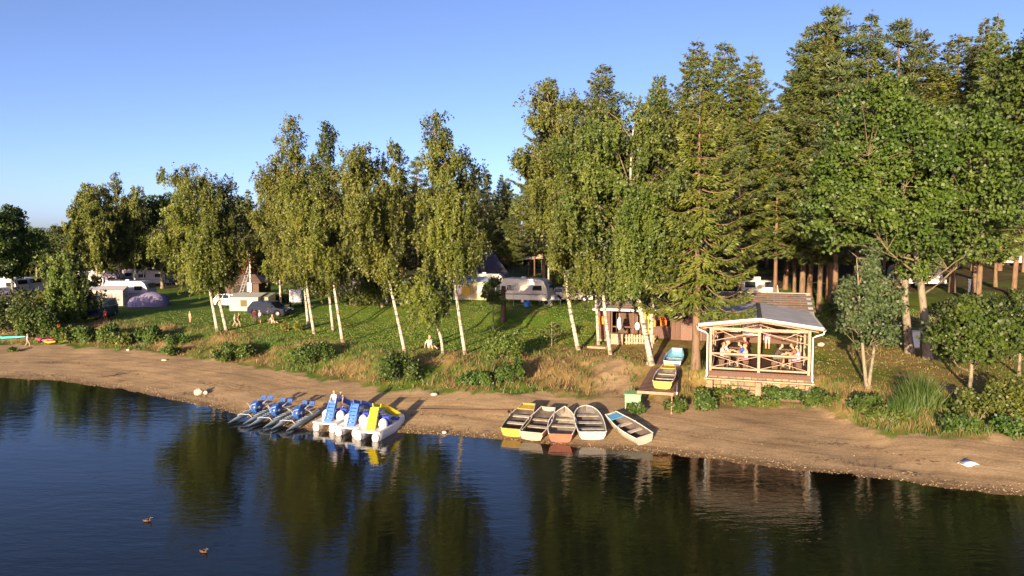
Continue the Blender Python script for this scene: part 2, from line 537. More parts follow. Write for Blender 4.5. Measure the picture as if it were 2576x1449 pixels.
def ground_material():
    m = bpy.data.materials.new("shore_ground")
    m.use_nodes = True
    nt = m.node_tree
    p = nt.nodes["Principled BSDF"]
    p.inputs['Roughness'].default_value = 0.95
    p.inputs['Specular IOR Level'].default_value = 0.15
    at = nd(nt, "ShaderNodeAttribute", attribute_name="cover")
    sp = nd(nt, "ShaderNodeSeparateColor")
    nt.links.new(at.outputs['Color'], sp.inputs[0])
    ab = nd(nt, "ShaderNodeAttribute", attribute_name="cover_more")
    sb = nd(nt, "ShaderNodeSeparateColor")
    nt.links.new(ab.outputs['Color'], sb.inputs[0])
    # lawn
    n1 = noise(nt, 0.5, 6, rough=0.65)
    lawn = ramp(nt, [(0.28, (0.050, 0.115, 0.010)), (0.5, (0.090, 0.155, 0.016)), (0.66, (0.175, 0.180, 0.030)), (0.85, (0.26, 0.18, 0.05))])
    nt.links.new(n1.outputs['Fac'], lawn.inputs[0])
    n1b = noise(nt, 14, 3, rough=0.7)
    lf = ramp(nt, [(0.3, (0.55, 0.55, 0.5)), (0.7, (1.3, 1.3, 1.2))])
    nt.links.new(n1b.outputs['Fac'], lf.inputs[0])
    lm = nd(nt, "ShaderNodeMixRGB", blend_type='MULTIPLY', inp={0: 1.0})
    nt.links.new(lawn.outputs[0], lm.inputs[1]); nt.links.new(lf.outputs[0], lm.inputs[2])
    # straw
    n2 = noise(nt, 1.4, 7, rough=0.7)
    straw = ramp(nt, [(0.28, (0.085, 0.080, 0.02)), (0.5, (0.24, 0.165, 0.06)), (0.72, (0.36, 0.23, 0.10))])
    nt.links.new(n2.outputs['Fac'], straw.inputs[0])
    # sand: strandlines along the shore, gravel
    n3 = noise(nt, 0.7, 6, stretch=(0.45, 1.5, 1), rough=0.65)
    sandr = ramp(nt, [(0.25, (0.262, 0.178, 0.096)), (0.5, (0.372, 0.258, 0.143)), (0.75, (0.47, 0.335, 0.195))])
    nt.links.new(n3.outputs['Fac'], sandr.inputs[0])
    n3b = noise(nt, 9, 8, rough=0.8)
    sg = ramp(nt, [(0.3, (0.62, 0.60, 0.58)), (0.55, (1, 1, 1)), (0.75, (1.35, 1.3, 1.25))])
    nt.links.new(n3b.outputs['Fac'], sg.inputs[0])
    sm = nd(nt, "ShaderNodeMixRGB", blend_type='MULTIPLY', inp={0: 1.0})
    nt.links.new(sandr.outputs[0], sm.inputs[1]); nt.links.new(sg.outputs[0], sm.inputs[2])
    # strandlines: old water levels run along the shore as darker and paler bands
    cb = nd(nt, "ShaderNodeCombineXYZ"); tcx = nd(nt, "ShaderNodeTexCoord"); sxx = nd(nt, "ShaderNodeSeparateXYZ")
    nt.links.new(tcx.outputs['Object'], sxx.inputs[0])
    mx_ = nd(nt, "ShaderNodeMath", operation='MULTIPLY', inp={1: 0.06}); my_ = nd(nt, "ShaderNodeMath", operation='MULTIPLY', inp={1: 22.0})
    nt.links.new(sxx.outputs[0], mx_.inputs[0]); nt.links.new(sb.outputs[2], my_.inputs[0])
    nt.links.new(mx_.outputs[0], cb.inputs[0]); nt.links.new(my_.outputs[0], cb.inputs[1])
    ns_ = nd(nt, "ShaderNodeTexNoise", inp={'Scale': 2.2, 'Detail': 5, 'Roughness': 0.6, 'Distortion': 0.3})
    nt.links.new(cb.outputs[0], ns_.inputs['Vector'])
    sr_ = ramp(nt, [(0.32, (0.74, 0.71, 0.68)), (0.5, (1, 1, 1)), (0.7, (1.15, 1.14, 1.1))])
    nt.links.new(ns_.outputs['Fac'], sr_.inputs[0])
    sm2 = nd(nt, "ShaderNodeMixRGB", blend_type='MULTIPLY', inp={0: 1.0})
    nt.links.new(sm.outputs[0], sm2.inputs[1]); nt.links.new(sr_.outputs[0], sm2.inputs[2])
    sm = sm2
    # wet band at the water's edge
    wet = nd(nt, "ShaderNodeMixRGB", blend_type='MULTIPLY')
    wet.inputs[2].default_value = (0.42, 0.38, 0.34, 1)
    nt.links.new(sb.outputs[1], wet.inputs[0]); nt.links.new(sm.outputs[0], wet.inputs[1])
    n4 = noise(nt, 0.8, 6, rough=0.7)
    lit = ramp(nt, [(0.3, (0.035, 0.045, 0.012)), (0.5, (0.085, 0.060, 0.030)), (0.75, (0.17, 0.105, 0.055))])
    nt.links.new(n4.outputs['Fac'], lit.inputs[0])
    def mixin(base, add, fac, edge=0.25, scale=2.2):
        nz = noise(nt, scale, 5, rough=0.7)
        a = nd(nt, "ShaderNodeMath", operation='MULTIPLY_ADD', inp={1: 1.1, 2: -0.55})
        nt.links.new(nz.outputs['Fac'], a.inputs[0])
        b = nd(nt, "ShaderNodeMath", operation='ADD')
        nt.links.new(fac, b.inputs[0]); nt.links.new(a.outputs[0], b.inputs[1])
        c = nd(nt, "ShaderNodeMapRange", inp={1: 0.5 - edge, 2: 0.5 + edge})
        nt.links.new(b.outputs[0], c.inputs[0])
        x = nd(nt, "ShaderNodeMixRGB")
        nt.links.new(c.outputs[0], x.inputs[0]); nt.links.new(base, x.inputs[1]); nt.links.new(add, x.inputs[2])
        return x.outputs[0]
    c = mixin(lm.outputs[0], straw.outputs[0], sp.outputs[1], 0.3)
    c = mixin(c, lit.outputs[0], sp.outputs[2], 0.25)
    rd = ramp(nt, [(0.3, (0.045, 0.043, 0.045)), (0.7, (0.075, 0.07, 0.07))])
    nt.links.new(n1b.outputs['Fac'], rd.inputs[0])
    c = mixin(c, rd.outputs[0], sb.outputs[0], 0.1)
    c = mixin(c, wet.outputs[0], sp.outputs[0], 0.2, 3.0)
    nt.links.new(c, p.inputs['Base Color'])
    bn = noise(nt, 11, 8, rough=0.75)
    bp = nd(nt, "ShaderNodeBump", inp={'Strength': 0.55, 'Distance': 0.06})
    nt.links.new(bn.outputs['Fac'], bp.inputs['Height'])
    nt.links.new(bp.outputs[0], p.inputs['Normal'])
    return m

me = mesh_np("ground", V, F, ground_material(), True)
ca = me.color_attributes.new("cover", 'FLOAT_COLOR', 'POINT')
ca.data.foreach_set("color", np.stack([sand, dry, litter, np.ones_like(sand)], -1).astype(np.float32).ravel())
wetm = np.clip(1 - (shore_d - 0.25) / 0.7, 0, 1)
ca = me.color_attributes.new("cover_more", 'FLOAT_COLOR', 'POINT')
ca.data.foreach_set("color", np.stack([road, wetm, np.clip(shore_d / 20, -1, 2), np.ones_like(sand)], -1).astype(np.float32).ravel())
ground = link("ground", me)
ground['kind'] = 'structure'
ground['label'] = "brown gravel beach, straw-grown bank and green campsite lawn"

# ------------------------------------------------------------------ lake
wx = np.concatenate([np.linspace(-1500, -70, 20)[:-1], np.linspace(-70, 40, 160)[:-1], np.linspace(40, 1500, 20)])
wy = np.concatenate([np.linspace(-1500, 0, 12)[:-1], np.linspace(0, 24, 13)[:-1], np.linspace(24, 75, 110)])
WX, WY = np.meshgrid(wx, wy)
wy0, _ = L0(WX)
depth = np.clip((wy0 - WY) * 0.12, 0, 3)
idx = np.arange(WX.size).reshape(WX.shape)
F = np.stack([idx[:-1, :-1], idx[:-1, 1:], idx[1:, 1:], idx[1:, :-1]], -1).reshape(-1, 4)
keep = ((WY - wy0) < 3.0).reshape(-1)[F].all(1)
me = mesh_np("water", np.stack([WX, WY, np.zeros_like(WX)], -1).reshape(-1, 3), F[keep], None, True)
a_ = me.attributes.new("depth", 'FLOAT', 'POINT')
a_.data.foreach_set("value", depth.astype(np.float32).ravel())

def water_material():
    m = bpy.data.materials.new("lake_water")
    m.use_nodes = True
    nt = m.node_tree
    nt.nodes.clear()
    out = nd(nt, "ShaderNodeOutputMaterial")
    # ripples: slanting wavelets plus fine chop
    n1 = noise(nt, 1.7, 3, stretch=(0.55, 1.6, 1), rough=0.5, dist=0.3)
    n1.inputs['Vector'].links[0].from_node.inputs['Rotation'].default_value = (0, 0, R(24))
    n2 = noise(nt, 0.28, 2, stretch=(0.6, 1.4, 1))
    n3 = noise(nt, 6.0, 2, stretch=(0.5, 1.5, 1))
    n3.inputs['Vector'].links[0].from_node.inputs['Rotation'].default_value = (0, 0, R(24))
    # calm lee of the shore on the right, ruffled patches elsewhere
    calm = noise(nt, 0.045, 2)
    cr = nd(nt, "ShaderNodeMapRange", inp={1: 0.35, 2: 0.65, 3: 0.45, 4: 1.0})
    nt.links.new(calm.outputs['Fac'], cr.inputs[0])
    s1 = nd(nt, "ShaderNodeMath", operation='MULTIPLY_ADD', inp={1: 0.35})
    nt.links.new(n3.outputs['Fac'], s1.inputs[0]); nt.links.new(n1.outputs['Fac'], s1.inputs[2])
    s1b = nd(nt, "ShaderNodeMath", operation='MULTIPLY')
    nt.links.new(s1.outputs[0], s1b.inputs[0]); nt.links.new(cr.outputs[0], s1b.inputs[1])
    s2 = nd(nt, "ShaderNodeMath", operation='MULTIPLY_ADD', inp={1: 1.2})
    nt.links.new(n2.outputs['Fac'], s2.inputs[0]); nt.links.new(s1b.outputs[0], s2.inputs[2])
    bp = nd(nt, "ShaderNodeBump", inp={'Strength': 0.36, 'Distance': 0.038})
    nt.links.new(s2.outputs[0], bp.inputs['Height'])
    fr = nd(nt, "ShaderNodeFresnel", inp={'IOR': 1.333})
    nt.links.new(bp.outputs[0], fr.inputs['Normal'])
    gl = nd(nt, "ShaderNodeBsdfGlossy", inp={'Roughness': 0.045})
    gl.inputs['Color'].default_value = (1, 1, 1, 1)
    nt.links.new(bp.outputs[0], gl.inputs['Normal'])
    df = nd(nt, "ShaderNodeBsdfDiffuse")
    df.inputs[0].default_value = (0.007, 0.009, 0.005, 1)
    tr = nd(nt, "ShaderNodeBsdfTransparent")
    tr.inputs[0].default_value = (0.62, 0.45, 0.28, 1)
    dp = nd(nt, "ShaderNodeAttribute", attribute_name="depth")
    mr = nd(nt, "ShaderNodeMapRange", inp={1: 0.0, 2: 0.30, 3: 0.15, 4: 1.0})
    nt.links.new(dp.outputs['Fac'], mr.inputs[0])
    body = nd(nt, "ShaderNodeMixShader")
    nt.links.new(mr.outputs[0], body.inputs[0]); nt.links.new(tr.outputs[0], body.inputs[1]); nt.links.new(df.outputs[0], body.inputs[2])
    mx = nd(nt, "ShaderNodeMixShader")
    nt.links.new(fr.outputs[0], mx.inputs[0]); nt.links.new(body.outputs[0], mx.inputs[1]); nt.links.new(gl.outputs[0], mx.inputs[2])
    nt.links.new(mx.outputs[0], out.inputs[0])
    return m
me.materials.append(water_material())
water = link("water", me)
water['kind'] = 'structure'
water['label'] = "dark rippled lake water along the beach"
# ------------------------------------------------------------------ trees: bark, leaves, growth
def bark_mat(name, c1, c2, c3=None, zfoot=None, scale=(6, 6, 1.2), white=False):
    if name in MATS:
        return MATS[name]
    m = bpy.data.materials.new(name)
    m.use_nodes = True
    nt = m.node_tree
    p = nt.nodes["Principled BSDF"]
    p.inputs['Roughness'].default_value = 0.85
    p.inputs['Specular IOR Level'].default_value = 0.2
    n = noise(nt, 1.0, 6, stretch=scale, rough=0.7)
    r = ramp(nt, [(0.36, c2), (0.5, c1)] if not white else [(0.41, c2), (0.49, c1), (1.0, c1)])
    nt.links.new(n.outputs['Fac'], r.inputs[0])
    out = r.outputs[0]
    if zfoot:
        tc = nd(nt, "ShaderNodeTexCoord"); sx = nd(nt, "ShaderNodeSeparateXYZ")
        nt.links.new(tc.outputs['Object'], sx.inputs[0])
        nz = noise(nt, 2.5, 4)
        ad = nd(nt, "ShaderNodeMath", operation='MULTIPLY_ADD', inp={1: zfoot[1]})
        nt.links.new(nz.outputs['Fac'], ad.inputs[0]); nt.links.new(sx.outputs[2], ad.inputs[2])
        mr = nd(nt, "ShaderNodeMapRange", inp={1: zfoot[0], 2: zfoot[0] + zfoot[1]})
        nt.links.new(ad.outputs[0], mr.inputs[0])
        mx = nd(nt, "ShaderNodeMixRGB")
        mx.inputs[1].default_value = (*c3, 1)
        nt.links.new(mr.outputs[0], mx.inputs[0]); nt.links.new(out, mx.inputs[2])
        out = mx.outputs[0]
    nt.links.new(out, p.inputs['Base Color'])
    b = nd(nt, "ShaderNodeBump", inp={'Strength': 0.6, 'Distance': 0.03})
    nt.links.new(n.outputs['Fac'], b.inputs['Height']); nt.links.new(b.outputs[0], p.inputs['Normal'])
    MATS[name] = m
    return m

BARK_BIRCH = bark_mat("birch_bark", (0.44, 0.385, 0.31), (0.075, 0.06, 0.045), (0.17, 0.125, 0.085), (0.1, 1.6), (2.2, 2.2, 5.5), True)
BARK_SPRUCE = bark_mat("spruce_bark", (0.175, 0.115, 0.072), (0.07, 0.048, 0.035))  # bark colour darkened to stand for the shade under the canopy
BARK_PINE = bark_mat("pine_bark", (0.185, 0.108, 0.065), (0.075, 0.048, 0.034))  # darkened too, with the wood's shade put into the colour
BARK_GREY = bark_mat("grey_bark", (0.22, 0.185, 0.13), (0.10, 0.08, 0.06), scale=(4, 4, 2.0))
TWIG = {"birch_bark": bark_mat("birch_twigs", (0.21, 0.155, 0.10), (0.07, 0.05, 0.035)), "grey_bark": bark_mat("grey_twigs", (0.15, 0.12, 0.075), (0.06, 0.05, 0.035))}
LEAF_BIRCH = leaf_mat("birch_leaves", (0.066, 0.094, 0.011), (0.130, 0.156, 0.020), (0.225, 0.220, 0.036), transl=0.42)
LEAF_BIRCH_GREEN = leaf_mat("birch_leaves_green", (0.052, 0.090, 0.012), (0.104, 0.146, 0.020), (0.19, 0.205, 0.036), transl=0.42)
LEAF_ASH = leaf_mat("broad_leaves", (0.038, 0.074, 0.009), (0.074, 0.122, 0.014), (0.145, 0.180, 0.030), transl=0.4)
LEAF_WILLOW = leaf_mat("greyish_leaves", (0.050, 0.088, 0.028), (0.085, 0.130, 0.045), (0.135, 0.180, 0.075))
LEAF_BUSH = leaf_mat("bush_leaves", (0.030, 0.072, 0.010), (0.062, 0.115, 0.016), (0.13, 0.17, 0.03), patch=1.2)
LEAF_DARK = leaf_mat("far_leaves", (0.034, 0.058, 0.012), (0.064, 0.092, 0.018), (0.115, 0.130, 0.028))
NEEDLE_SPRUCE = leaf_mat("spruce_needles", (0.038, 0.064, 0.013), (0.080, 0.108, 0.020), (0.155, 0.165, 0.036), transl=0.15)
NEEDLE_LIGHT = leaf_mat("light_spruce_needles", (0.054, 0.086, 0.012), (0.112, 0.145, 0.020), (0.195, 0.205, 0.038), transl=0.2)
NEEDLE_PINE = leaf_mat("pine_needles", (0.030, 0.050, 0.016), (0.060, 0.082, 0.024), (0.110, 0.125, 0.038), transl=0.15)
LEAF_ORANGE = leaf_mat("autumn_leaves", (0.16, 0.055, 0.016), (0.28, 0.085, 0.02), (0.38, 0.13, 0.035))

def unit(a):
    return a / np.maximum(np.linalg.norm(a, axis=-1, keepdims=True), 1e-9)

def leaf_quads(P, A, L, W, r):
    """one folded rhombic leaf (or spray) per point: P base, A axis, L length, W half-width"""
    n = len(P)
    A = unit(A)
    S = unit(np.cross(A, unit(r.normal(size=(n, 3)))))
    L = np.asarray(L).reshape(-1, 1) * np.ones((n, 1)); W = np.asarray(W).reshape(-1, 1) * np.ones((n, 1))
    mid = P + A * L * 0.45
    V = np.stack([P, mid + S * W, P + A * L, mid - S * W], 1).reshape(-1, 3)
    F = np.arange(4 * n).reshape(n, 4)
    return V, F

def stem_and_boughs(tubes, k, n=6):
    """the first k tubes are the stems, the rest branches"""
    return tubes_np(tubes[:k], 9), tubes_np(tubes[k:], min(n, 5))

def leaf_tris(P, A, L, W, r):
    """one three-cornered leaf or blade per point"""
    n = len(P)
    A = unit(A)
    S = unit(np.cross(A, unit(r.normal(size=(n, 3)))))
    L = np.asarray(L).reshape(-1, 1) * np.ones((n, 1)); W = np.asarray(W).reshape(-1, 1) * np.ones((n, 1))
    V = np.stack([P - S * W, P + S * W, P + A * L], 1).reshape(-1, 3)
    return V, np.arange(3 * n).reshape(n, 3)

def tubes_np(paths, n=6):
    """paths: list of (pts (k,3), radii (k,)) -> one V,F"""
    VV, FF, o = [], [], 0
    t = np.linspace(0, 2 * np.pi, n, endpoint=False)
    for pts, rad in paths:
        pts = np.asarray(pts, float); rad = np.asarray(rad, float)
        k = len(pts)
        d = np.gradient(pts, axis=0); d = unit(d)
        ref = np.where(np.abs(d[:, :1]) < 0.8, np.array([[1., 0, 0]]), np.array([[0, 1., 0]]))
        x = unit(np.cross(d, ref)); y = np.cross(d, x)
        ring = pts[:, None, :] + rad[:, None, None] * (x[:, None, :] * np.cos(t)[None, :, None] + y[:, None, :] * np.sin(t)[None, :, None])
        VV.append(ring.reshape(-1, 3))
        i = np.arange(k - 1)[:, None] * n; j = np.arange(n)[None, :]; j2 = (j + 1) % n
        FF.append(np.stack([i + j, i + j2, i + n + j2, i + n + j], -1).reshape(-1, 4) + o)
        o += k * n
    return np.concatenate(VV), np.concatenate(FF)

def spline(pts, n):
    pts = np.asarray(pts, float)
    s = np.concatenate([[0], np.cumsum(np.linalg.norm(np.diff(pts, axis=0), axis=1))])
    s /= s[-1]
    u = np.linspace(0, 1, n)
    out = np.stack([np.interp(u, s, pts[:, k]) for k in range(3)], -1)
    for _ in range(2):
        q = out.copy()
        q[1:-1] = (out[:-2] + 2 * out[1:-1] + out[2:]) / 4
        out = q
    return out

def arc(a, b, sag, k=6):
    u = np.linspace(0, 1, k)[:, None]
    p = a + (b - a) * u
    p[:, 2] += sag * np.sin(np.pi * u[:, 0])
    return p

def trunk_mesh(trunk, bark):
    (V1, F1), (V2, F2) = trunk
    me = mesh_np("trunk", np.concatenate([V1, V2]), np.concatenate([F1, F2 + len(V1)]), bark, True)
    me.materials.append(TWIG.get(bark.name, bark))
    me.polygons.foreach_set("material_index", np.concatenate([np.zeros(len(F1)), np.ones(len(F2))]).astype(np.int32))
    return me

def finish_tree(root, trunk, crown, bark, leaf):
    link("trunk", trunk_mesh(trunk, bark), root)
    link("crown", leaf_mesh("crown", crown, leaf), root)
    return root

def birch_geo(paths, H, z0, W, seed, dens=1.0, leaf=0.148, r0=0.115, top=1.0, droop=1.0, flat=1.0, nprim=46):
    """weeping birch: paths = trunk polylines (local); W = crown half width; z0 = crown foot; top: 1 slim, 0.5 broad shoulders"""
    r = np.random.default_rng(seed)
    stems, tubes, SP, SL, ST = [], [], [], [], []
    for ip, path in enumerate(paths):
        tr = spline(path, 26)
        Ht = tr[-1, 2]
        u = np.linspace(0, 1, 26)
        stems.append((tr, r0 * (1 - u) ** 0.85 + 0.010 + 0.25 * r0 * np.exp(-u * 30)))
        npm = max(8, int(nprim * 1.25 / len(paths) * (1.2 if ip == 0 else 0.9)))
        az0 = r.uniform(0, 6.3)
        lob = int(r.integers(1, 3))
        gaps = [(r.uniform(0.12, 0.85), r.uniform(0, 6.3)) for _ in range(4)]
        for i in range(npm):
            t = (i + r.uniform(0, 1)) / npm
            zt = z0 + (Ht - z0) * t
            prof = (0.36 + 0.64 * min(1, t / 0.36)) * (1 - t ** (2.6 / top)) ** (0.9 * top)
            az = az0 + i * 2.399 + r.normal() * 0.35
            rad = W * prof * r.uniform(0.5, 1.12) * (1 + 0.28 * math.sin(az * lob + az0 * 3)) + 0.15
            if any(abs(t - g0) < 0.05 and math.cos(az - ga) > 0.2 for g0, ga in gaps):
                rad *= 0.35
            thick = r.uniform(0.5, 1.35)
            st_z = max(z0 * 0.6, zt - rad * r.uniform(0.5, 0.95))
            st = np.array([np.interp(st_z, tr[:, 2], tr[:, k]) for k in range(3)])
            en = np.array([np.interp(zt, tr[:, 2], tr[:, k]) for k in range(3)]) + np.array([math.cos(az) * rad, math.sin(az) * rad * flat, 0])
            en[2] = zt - 0.05 * rad
            ar = arc(st, en, 0.25 * rad, 7)
            tubes.append((ar, np.linspace(max(0.012, 0.011 * rad + 0.01), 0.005, 7)))
            nc = int(max(2, thick * rad * 3.1 * dens * (0.75 + 0.5 * (1 - t))))        # hanging tufts along the bough
            s = r.uniform(0.32, 1.0, nc) ** 0.75
            q = np.stack([np.interp(s, np.linspace(0, 1, 7), ar[:, k]) for k in range(3)], -1)
            q += r.normal(size=(nc, 3)) * np.array([0.42, 0.42, 0.25]) * min(1, 0.4 + rad * 0.28)
            ln = r.uniform(0.5, 2.1, nc) * droop * (0.4 + 0.6 * (1 - t)) * min(1.0, 0.45 + rad * 0.35)
            k6 = 7
            SP.append(np.repeat(q, k6, 0) + r.normal(size=(nc * k6, 3)) * np.array([0.22, 0.22, 0.16]))
            SL.append(np.repeat(ln, k6) * r.uniform(0.6, 1.15, nc * k6))
            ST.append(np.repeat(r.random(nc), k6))
        nt_ = int(44 * dens)
        s = r.uniform(0.66, 1.0, nt_)
        q = np.stack([np.interp(s, u, tr[:, k]) for k in range(3)], -1) + r.normal(size=(nt_, 3)) * 0.28
        SP.append(q); SL.append(r.uniform(0.25, 0.8, nt_)); ST.append(r.random(nt_))
    SP = np.concatenate(SP); SL = np.concatenate(SL); ST = np.concatenate(ST)
    cnt = np.maximum(3, (SL / 0.044 * (0.15 / leaf) ** 0.5).astype(int))
    rep = np.repeat(np.arange(len(SP)), cnt)
    k = np.concatenate([np.arange(c) for c in cnt]) / np.repeat(cnt, cnt)
    sway = unit(r.normal(size=(len(SP), 3)) * np.array([1, 1, 0])) * 0.16
    P = SP[rep] + np.stack([sway[rep, 0] * k, sway[rep, 1] * k, -k * SL[rep]], -1)
    P += r.normal(size=P.shape) * 0.065
    A = r.normal(size=P.shape) * 0.7 + np.array([0, 0, -0.9])
    sz = leaf * r.uniform(0.7, 1.3, len(P))
    V, F_ = leaf_tris(P, A, sz, sz * 0.44, r)
    ax = np.stack([np.interp(SP[:, 2], spline(paths[0], 26)[:, 2], spline(paths[0], 26)[:, k_]) for k_ in (0, 1)], -1)
    bul = np.stack([SP[:, 0] - ax[:, 0], SP[:, 1] - ax[:, 1], np.full(len(SP), 0.25 * W)], -1)
    bul = unit(unit(bul) + r.normal(size=bul.shape) * 0.30) * 2.0
    crown = (V, F_, np.clip(ST + r.normal(size=len(ST)) * 0.12, 0, 1)[rep], bul[rep])
    for i in range(0, len(SP), 16):
        tubes.append((np.array([SP[i] + [0, 0, 0.1], SP[i] - [0, 0, SL[i] * 0.5]]), [0.006, 0.004]))
    return (tubes_np(stems, 9), tubes_np(tubes, 5)), crown

def leafy_geo(H, z0, W, seed, tips=170, per=95, tipr=0.75, leaf=0.22, r0=0.26, lean=(0, 0), shape=1.0, paths=None, flatz=0.65, depthW=None, limbs=9):
    """broad-leaved tree: forked limbs carrying clumps of leaves with gaps between them"""
    r = np.random.default_rng(seed)
    tubes = []
    if paths is None:
        paths = [[(0, 0, 0), (lean[0] * 0.3, lean[1] * 0.3, H * 0.35), (lean[0], lean[1], H * 0.92)]]
    trs = [spline(p, 16) for p in paths]
    for tr in trs:
        u = np.linspace(0, 1, 16)
        tubes.append((tr, r0 * (1 - u) ** 0.8 + 0.02 + 0.3 * r0 * np.exp(-u * 25)))
    c = (z0 + H) / 2; hz = (H - z0) / 2
    depthW = depthW or W
    d = unit(r.normal(size=(tips, 3)))
    rr = r.uniform(0.25, 1, tips) ** 0.45
    lump = 0.82 + 0.22 * np.sin(d[:, 0] * 4 + seed) * np.cos(d[:, 2] * 5 + seed * 2) + r.normal(size=tips) * 0.06
    taper = np.clip(1 - 0.35 * shape * np.clip(d[:, 2], 0, 1) ** 1.5, 0.15, 1)
    T = d * rr[:, None] * lump[:, None] * np.stack([W * taper, depthW * taper, np.full(tips, hz)], -1)
    cx = np.mean([np.interp(c, tr[:, 2], tr[:, 0]) for tr in trs]); cy = np.mean([np.interp(c, tr[:, 2], tr[:, 1]) for tr in trs])
    T += np.array([cx, cy, c])
    mains = []
    for i in range(limbs):
        tr = trs[i % len(trs)]
        az = i * 2.399 + r.uniform(0, .5)
        zs = z0 * r.uniform(0.75, 1.0) + (H - z0) * 0.45 * (i / limbs)
        st = np.array([np.interp(zs, tr[:, 2], tr[:, k]) for k in range(3)])
        el = r.uniform(0.35, 1.0)
        en = st + np.array([math.cos(az) * W * 0.55, math.sin(az) * depthW * 0.55, el * hz * 0.8])
        ar = arc(st, en, -0.06 * W, 8) + r.normal(size=(8, 3)) * np.linspace(0, 0.16, 8)[:, None]
        tubes.append((ar, np.linspace(r0 * 0.34, 0.02, 8)))
        mains.append(ar)
    pool = np.concatenate([m[2:] for m in mains] + [tr[8:] for tr in trs])
    for q in T:
        dd = np.linalg.norm(pool - q, axis=1) + np.maximum(0, pool[:, 2] - q[2]) * 1.5
        st = pool[np.argsort(dd)[int(r.integers(0, 5))]]
        tubes.append((arc(st, q, 0.08 * np.linalg.norm(q - st), 5), np.linspace(0.028, 0.008, 5)))
    n = (per * r.uniform(0.5, 1.4, tips)).astype(int)
    rep = np.repeat(np.arange(tips), n)
    off = r.normal(size=(len(rep), 3))
    off = unit(off) * (r.uniform(0.05, 1, (len(rep), 1)) ** 0.5) * tipr * r.uniform(0.6, 1.25, tips)[rep][:, None]
    off[:, 2] *= flatz
    P = T[rep] + off
    A = off * 0.8 / tipr + r.normal(size=P.shape) * 0.6 + np.array([0, 0, -0.15])
    sz = leaf * r.uniform(0.7, 1.3, len(P))
    V, F_ = leaf_quads(P, A, sz, sz * 0.44, r)
    bul = unit(unit(off) + 0.5 * unit(T - np.array([cx, cy, c]))[rep] + np.array([0, 0, 0.25]))
    return stem_and_boughs(tubes, len(trs)), (V, F_, np.clip(r.random(tips)[rep] + 0.15 * r.normal(size=len(rep)), 0, 1), bul * 1.9)

def spruce_geo(H, z0, W, seed, dens=1.0, spray=0.42, r0=0.24, power=0.75, droop=0.35, lean=0.0, snag=True):
    """spruce: whorls of boughs that sag and lift at the tip, hung with sprays"""
    r = np.random.default_rng(seed)
    tr = spline([(0, 0, 0), (lean * 0.4, 0, H * 0.5), (lean, 0.1, H)], 24)
    u = np.linspace(0, 1, 24)
    tubes = [(tr, r0 * (1 - u) ** 0.9 + 0.012 + 0.3 * r0 * np.exp(-u * 35))]
    P, A, S = [], [], []
    z = z0
    while z < H - 0.25:
        t = (z - z0) / (H - z0)
        nb = int(r.integers(5, 8)) if t < 0.9 else 4
        Lw = W * (1 - t) ** power * (0.72 + 0.28 * min(1, t / 0.15))
        az0 = r.uniform(0, 6.3)
        for b in range(nb):
            L = max(0.22, Lw * r.uniform(0.55, 1.15))
            az = az0 + b * 6.283 / nb + r.normal() * 0.22
            up = (0.45 * t - 0.28 * (1 - t)) * L
            st = np.array([np.interp(z, tr[:, 2], tr[:, 0]), np.interp(z, tr[:, 2], tr[:, 1]), z + r.normal() * 0.12])
            dirv = np.array([math.cos(az), math.sin(az), 0])
            k = 7
            s = np.linspace(0, 1, k)
            ar = st + dirv * (L * s)[:, None]
            ar[:, 2] += up * s - droop * L * np.sin(np.pi * np.minimum(1, s * 0.85)) * (1 - t * 0.7) + 0.10 * L * s ** 3
            tubes.append((ar, np.linspace(0.012 + 0.012 * L, 0.006, k)))
            m = int((6 + L * 17) * dens)
            ss = r.uniform(0.12, 1.0, m) ** 0.75
            q = np.stack([np.interp(ss, s, ar[:, j]) for j in range(3)], -1)
            side = np.array([-dirv[1], dirv[0], 0])
            w = r.uniform(-1, 1, m) * (0.12 + 0.30 * L * (1 - ss) ** 0.7) * 0.95
            q += side * w[:, None]
            q[:, 2] -= np.abs(w) * 0.28 + r.uniform(0, 0.12, m)
            P.append(q)
            A.append(dirv * 0.7 + side * np.sign(w)[:, None] * 0.75 + np.stack([np.zeros(m), np.zeros(m), r.uniform(-0.85, 0.15, m)], -1) + r.normal(size=(m, 3)) * 0.25)
            S.append(spray * r.uniform(0.6, 1.2, m) * (0.62 + 0.38 * (1 - t)))
        z += (0.38 + 0.22 * (1 - t)) * r.uniform(0.85, 1.15)
    if snag:   # dead stubs below the crown
        for i in range(14):
            zz = r.uniform(z0 * 0.45, z0); az = r.uniform(0, 6.3)
            st = np.array([np.interp(zz, tr[:, 2], tr[:, 0]), 0, zz])
            tubes.append((arc(st, st + np.array([math.cos(az), math.sin(az), r.uniform(-.35, .05)]) * r.uniform(0.4, 1.3), 0.0, 3), [0.02, 0.012, 0.006]))
    # leader
    q = np.stack([np.full(16, tr[-1, 0]), np.full(16, tr[-1, 1]), H - r.uniform(0, 1.0, 16)], -1)
    P.append(q); A.append(r.normal(size=(16, 3)) * 0.5 + [0, 0, 0.8]); S.append(np.full(16, 0.22))
    P = np.concatenate(P); A = np.concatenate(A); S = np.concatenate(S)
    V, F_ = leaf_quads(P, A, S * 1.1, S * 0.16, r)
    bul = unit(np.stack([P[:, 0], P[:, 1], np.full(len(P), 0.8)], -1)) * 1.0
    return stem_and_boughs(tubes, 1, 5), (V, F_, np.clip(0.5 + 0.28 * np.sin(P[:, 2] * 2.1 + np.arctan2(P[:, 1], P[:, 0]) * 3) + r.normal(size=len(P)) * .15, 0, 1), bul)

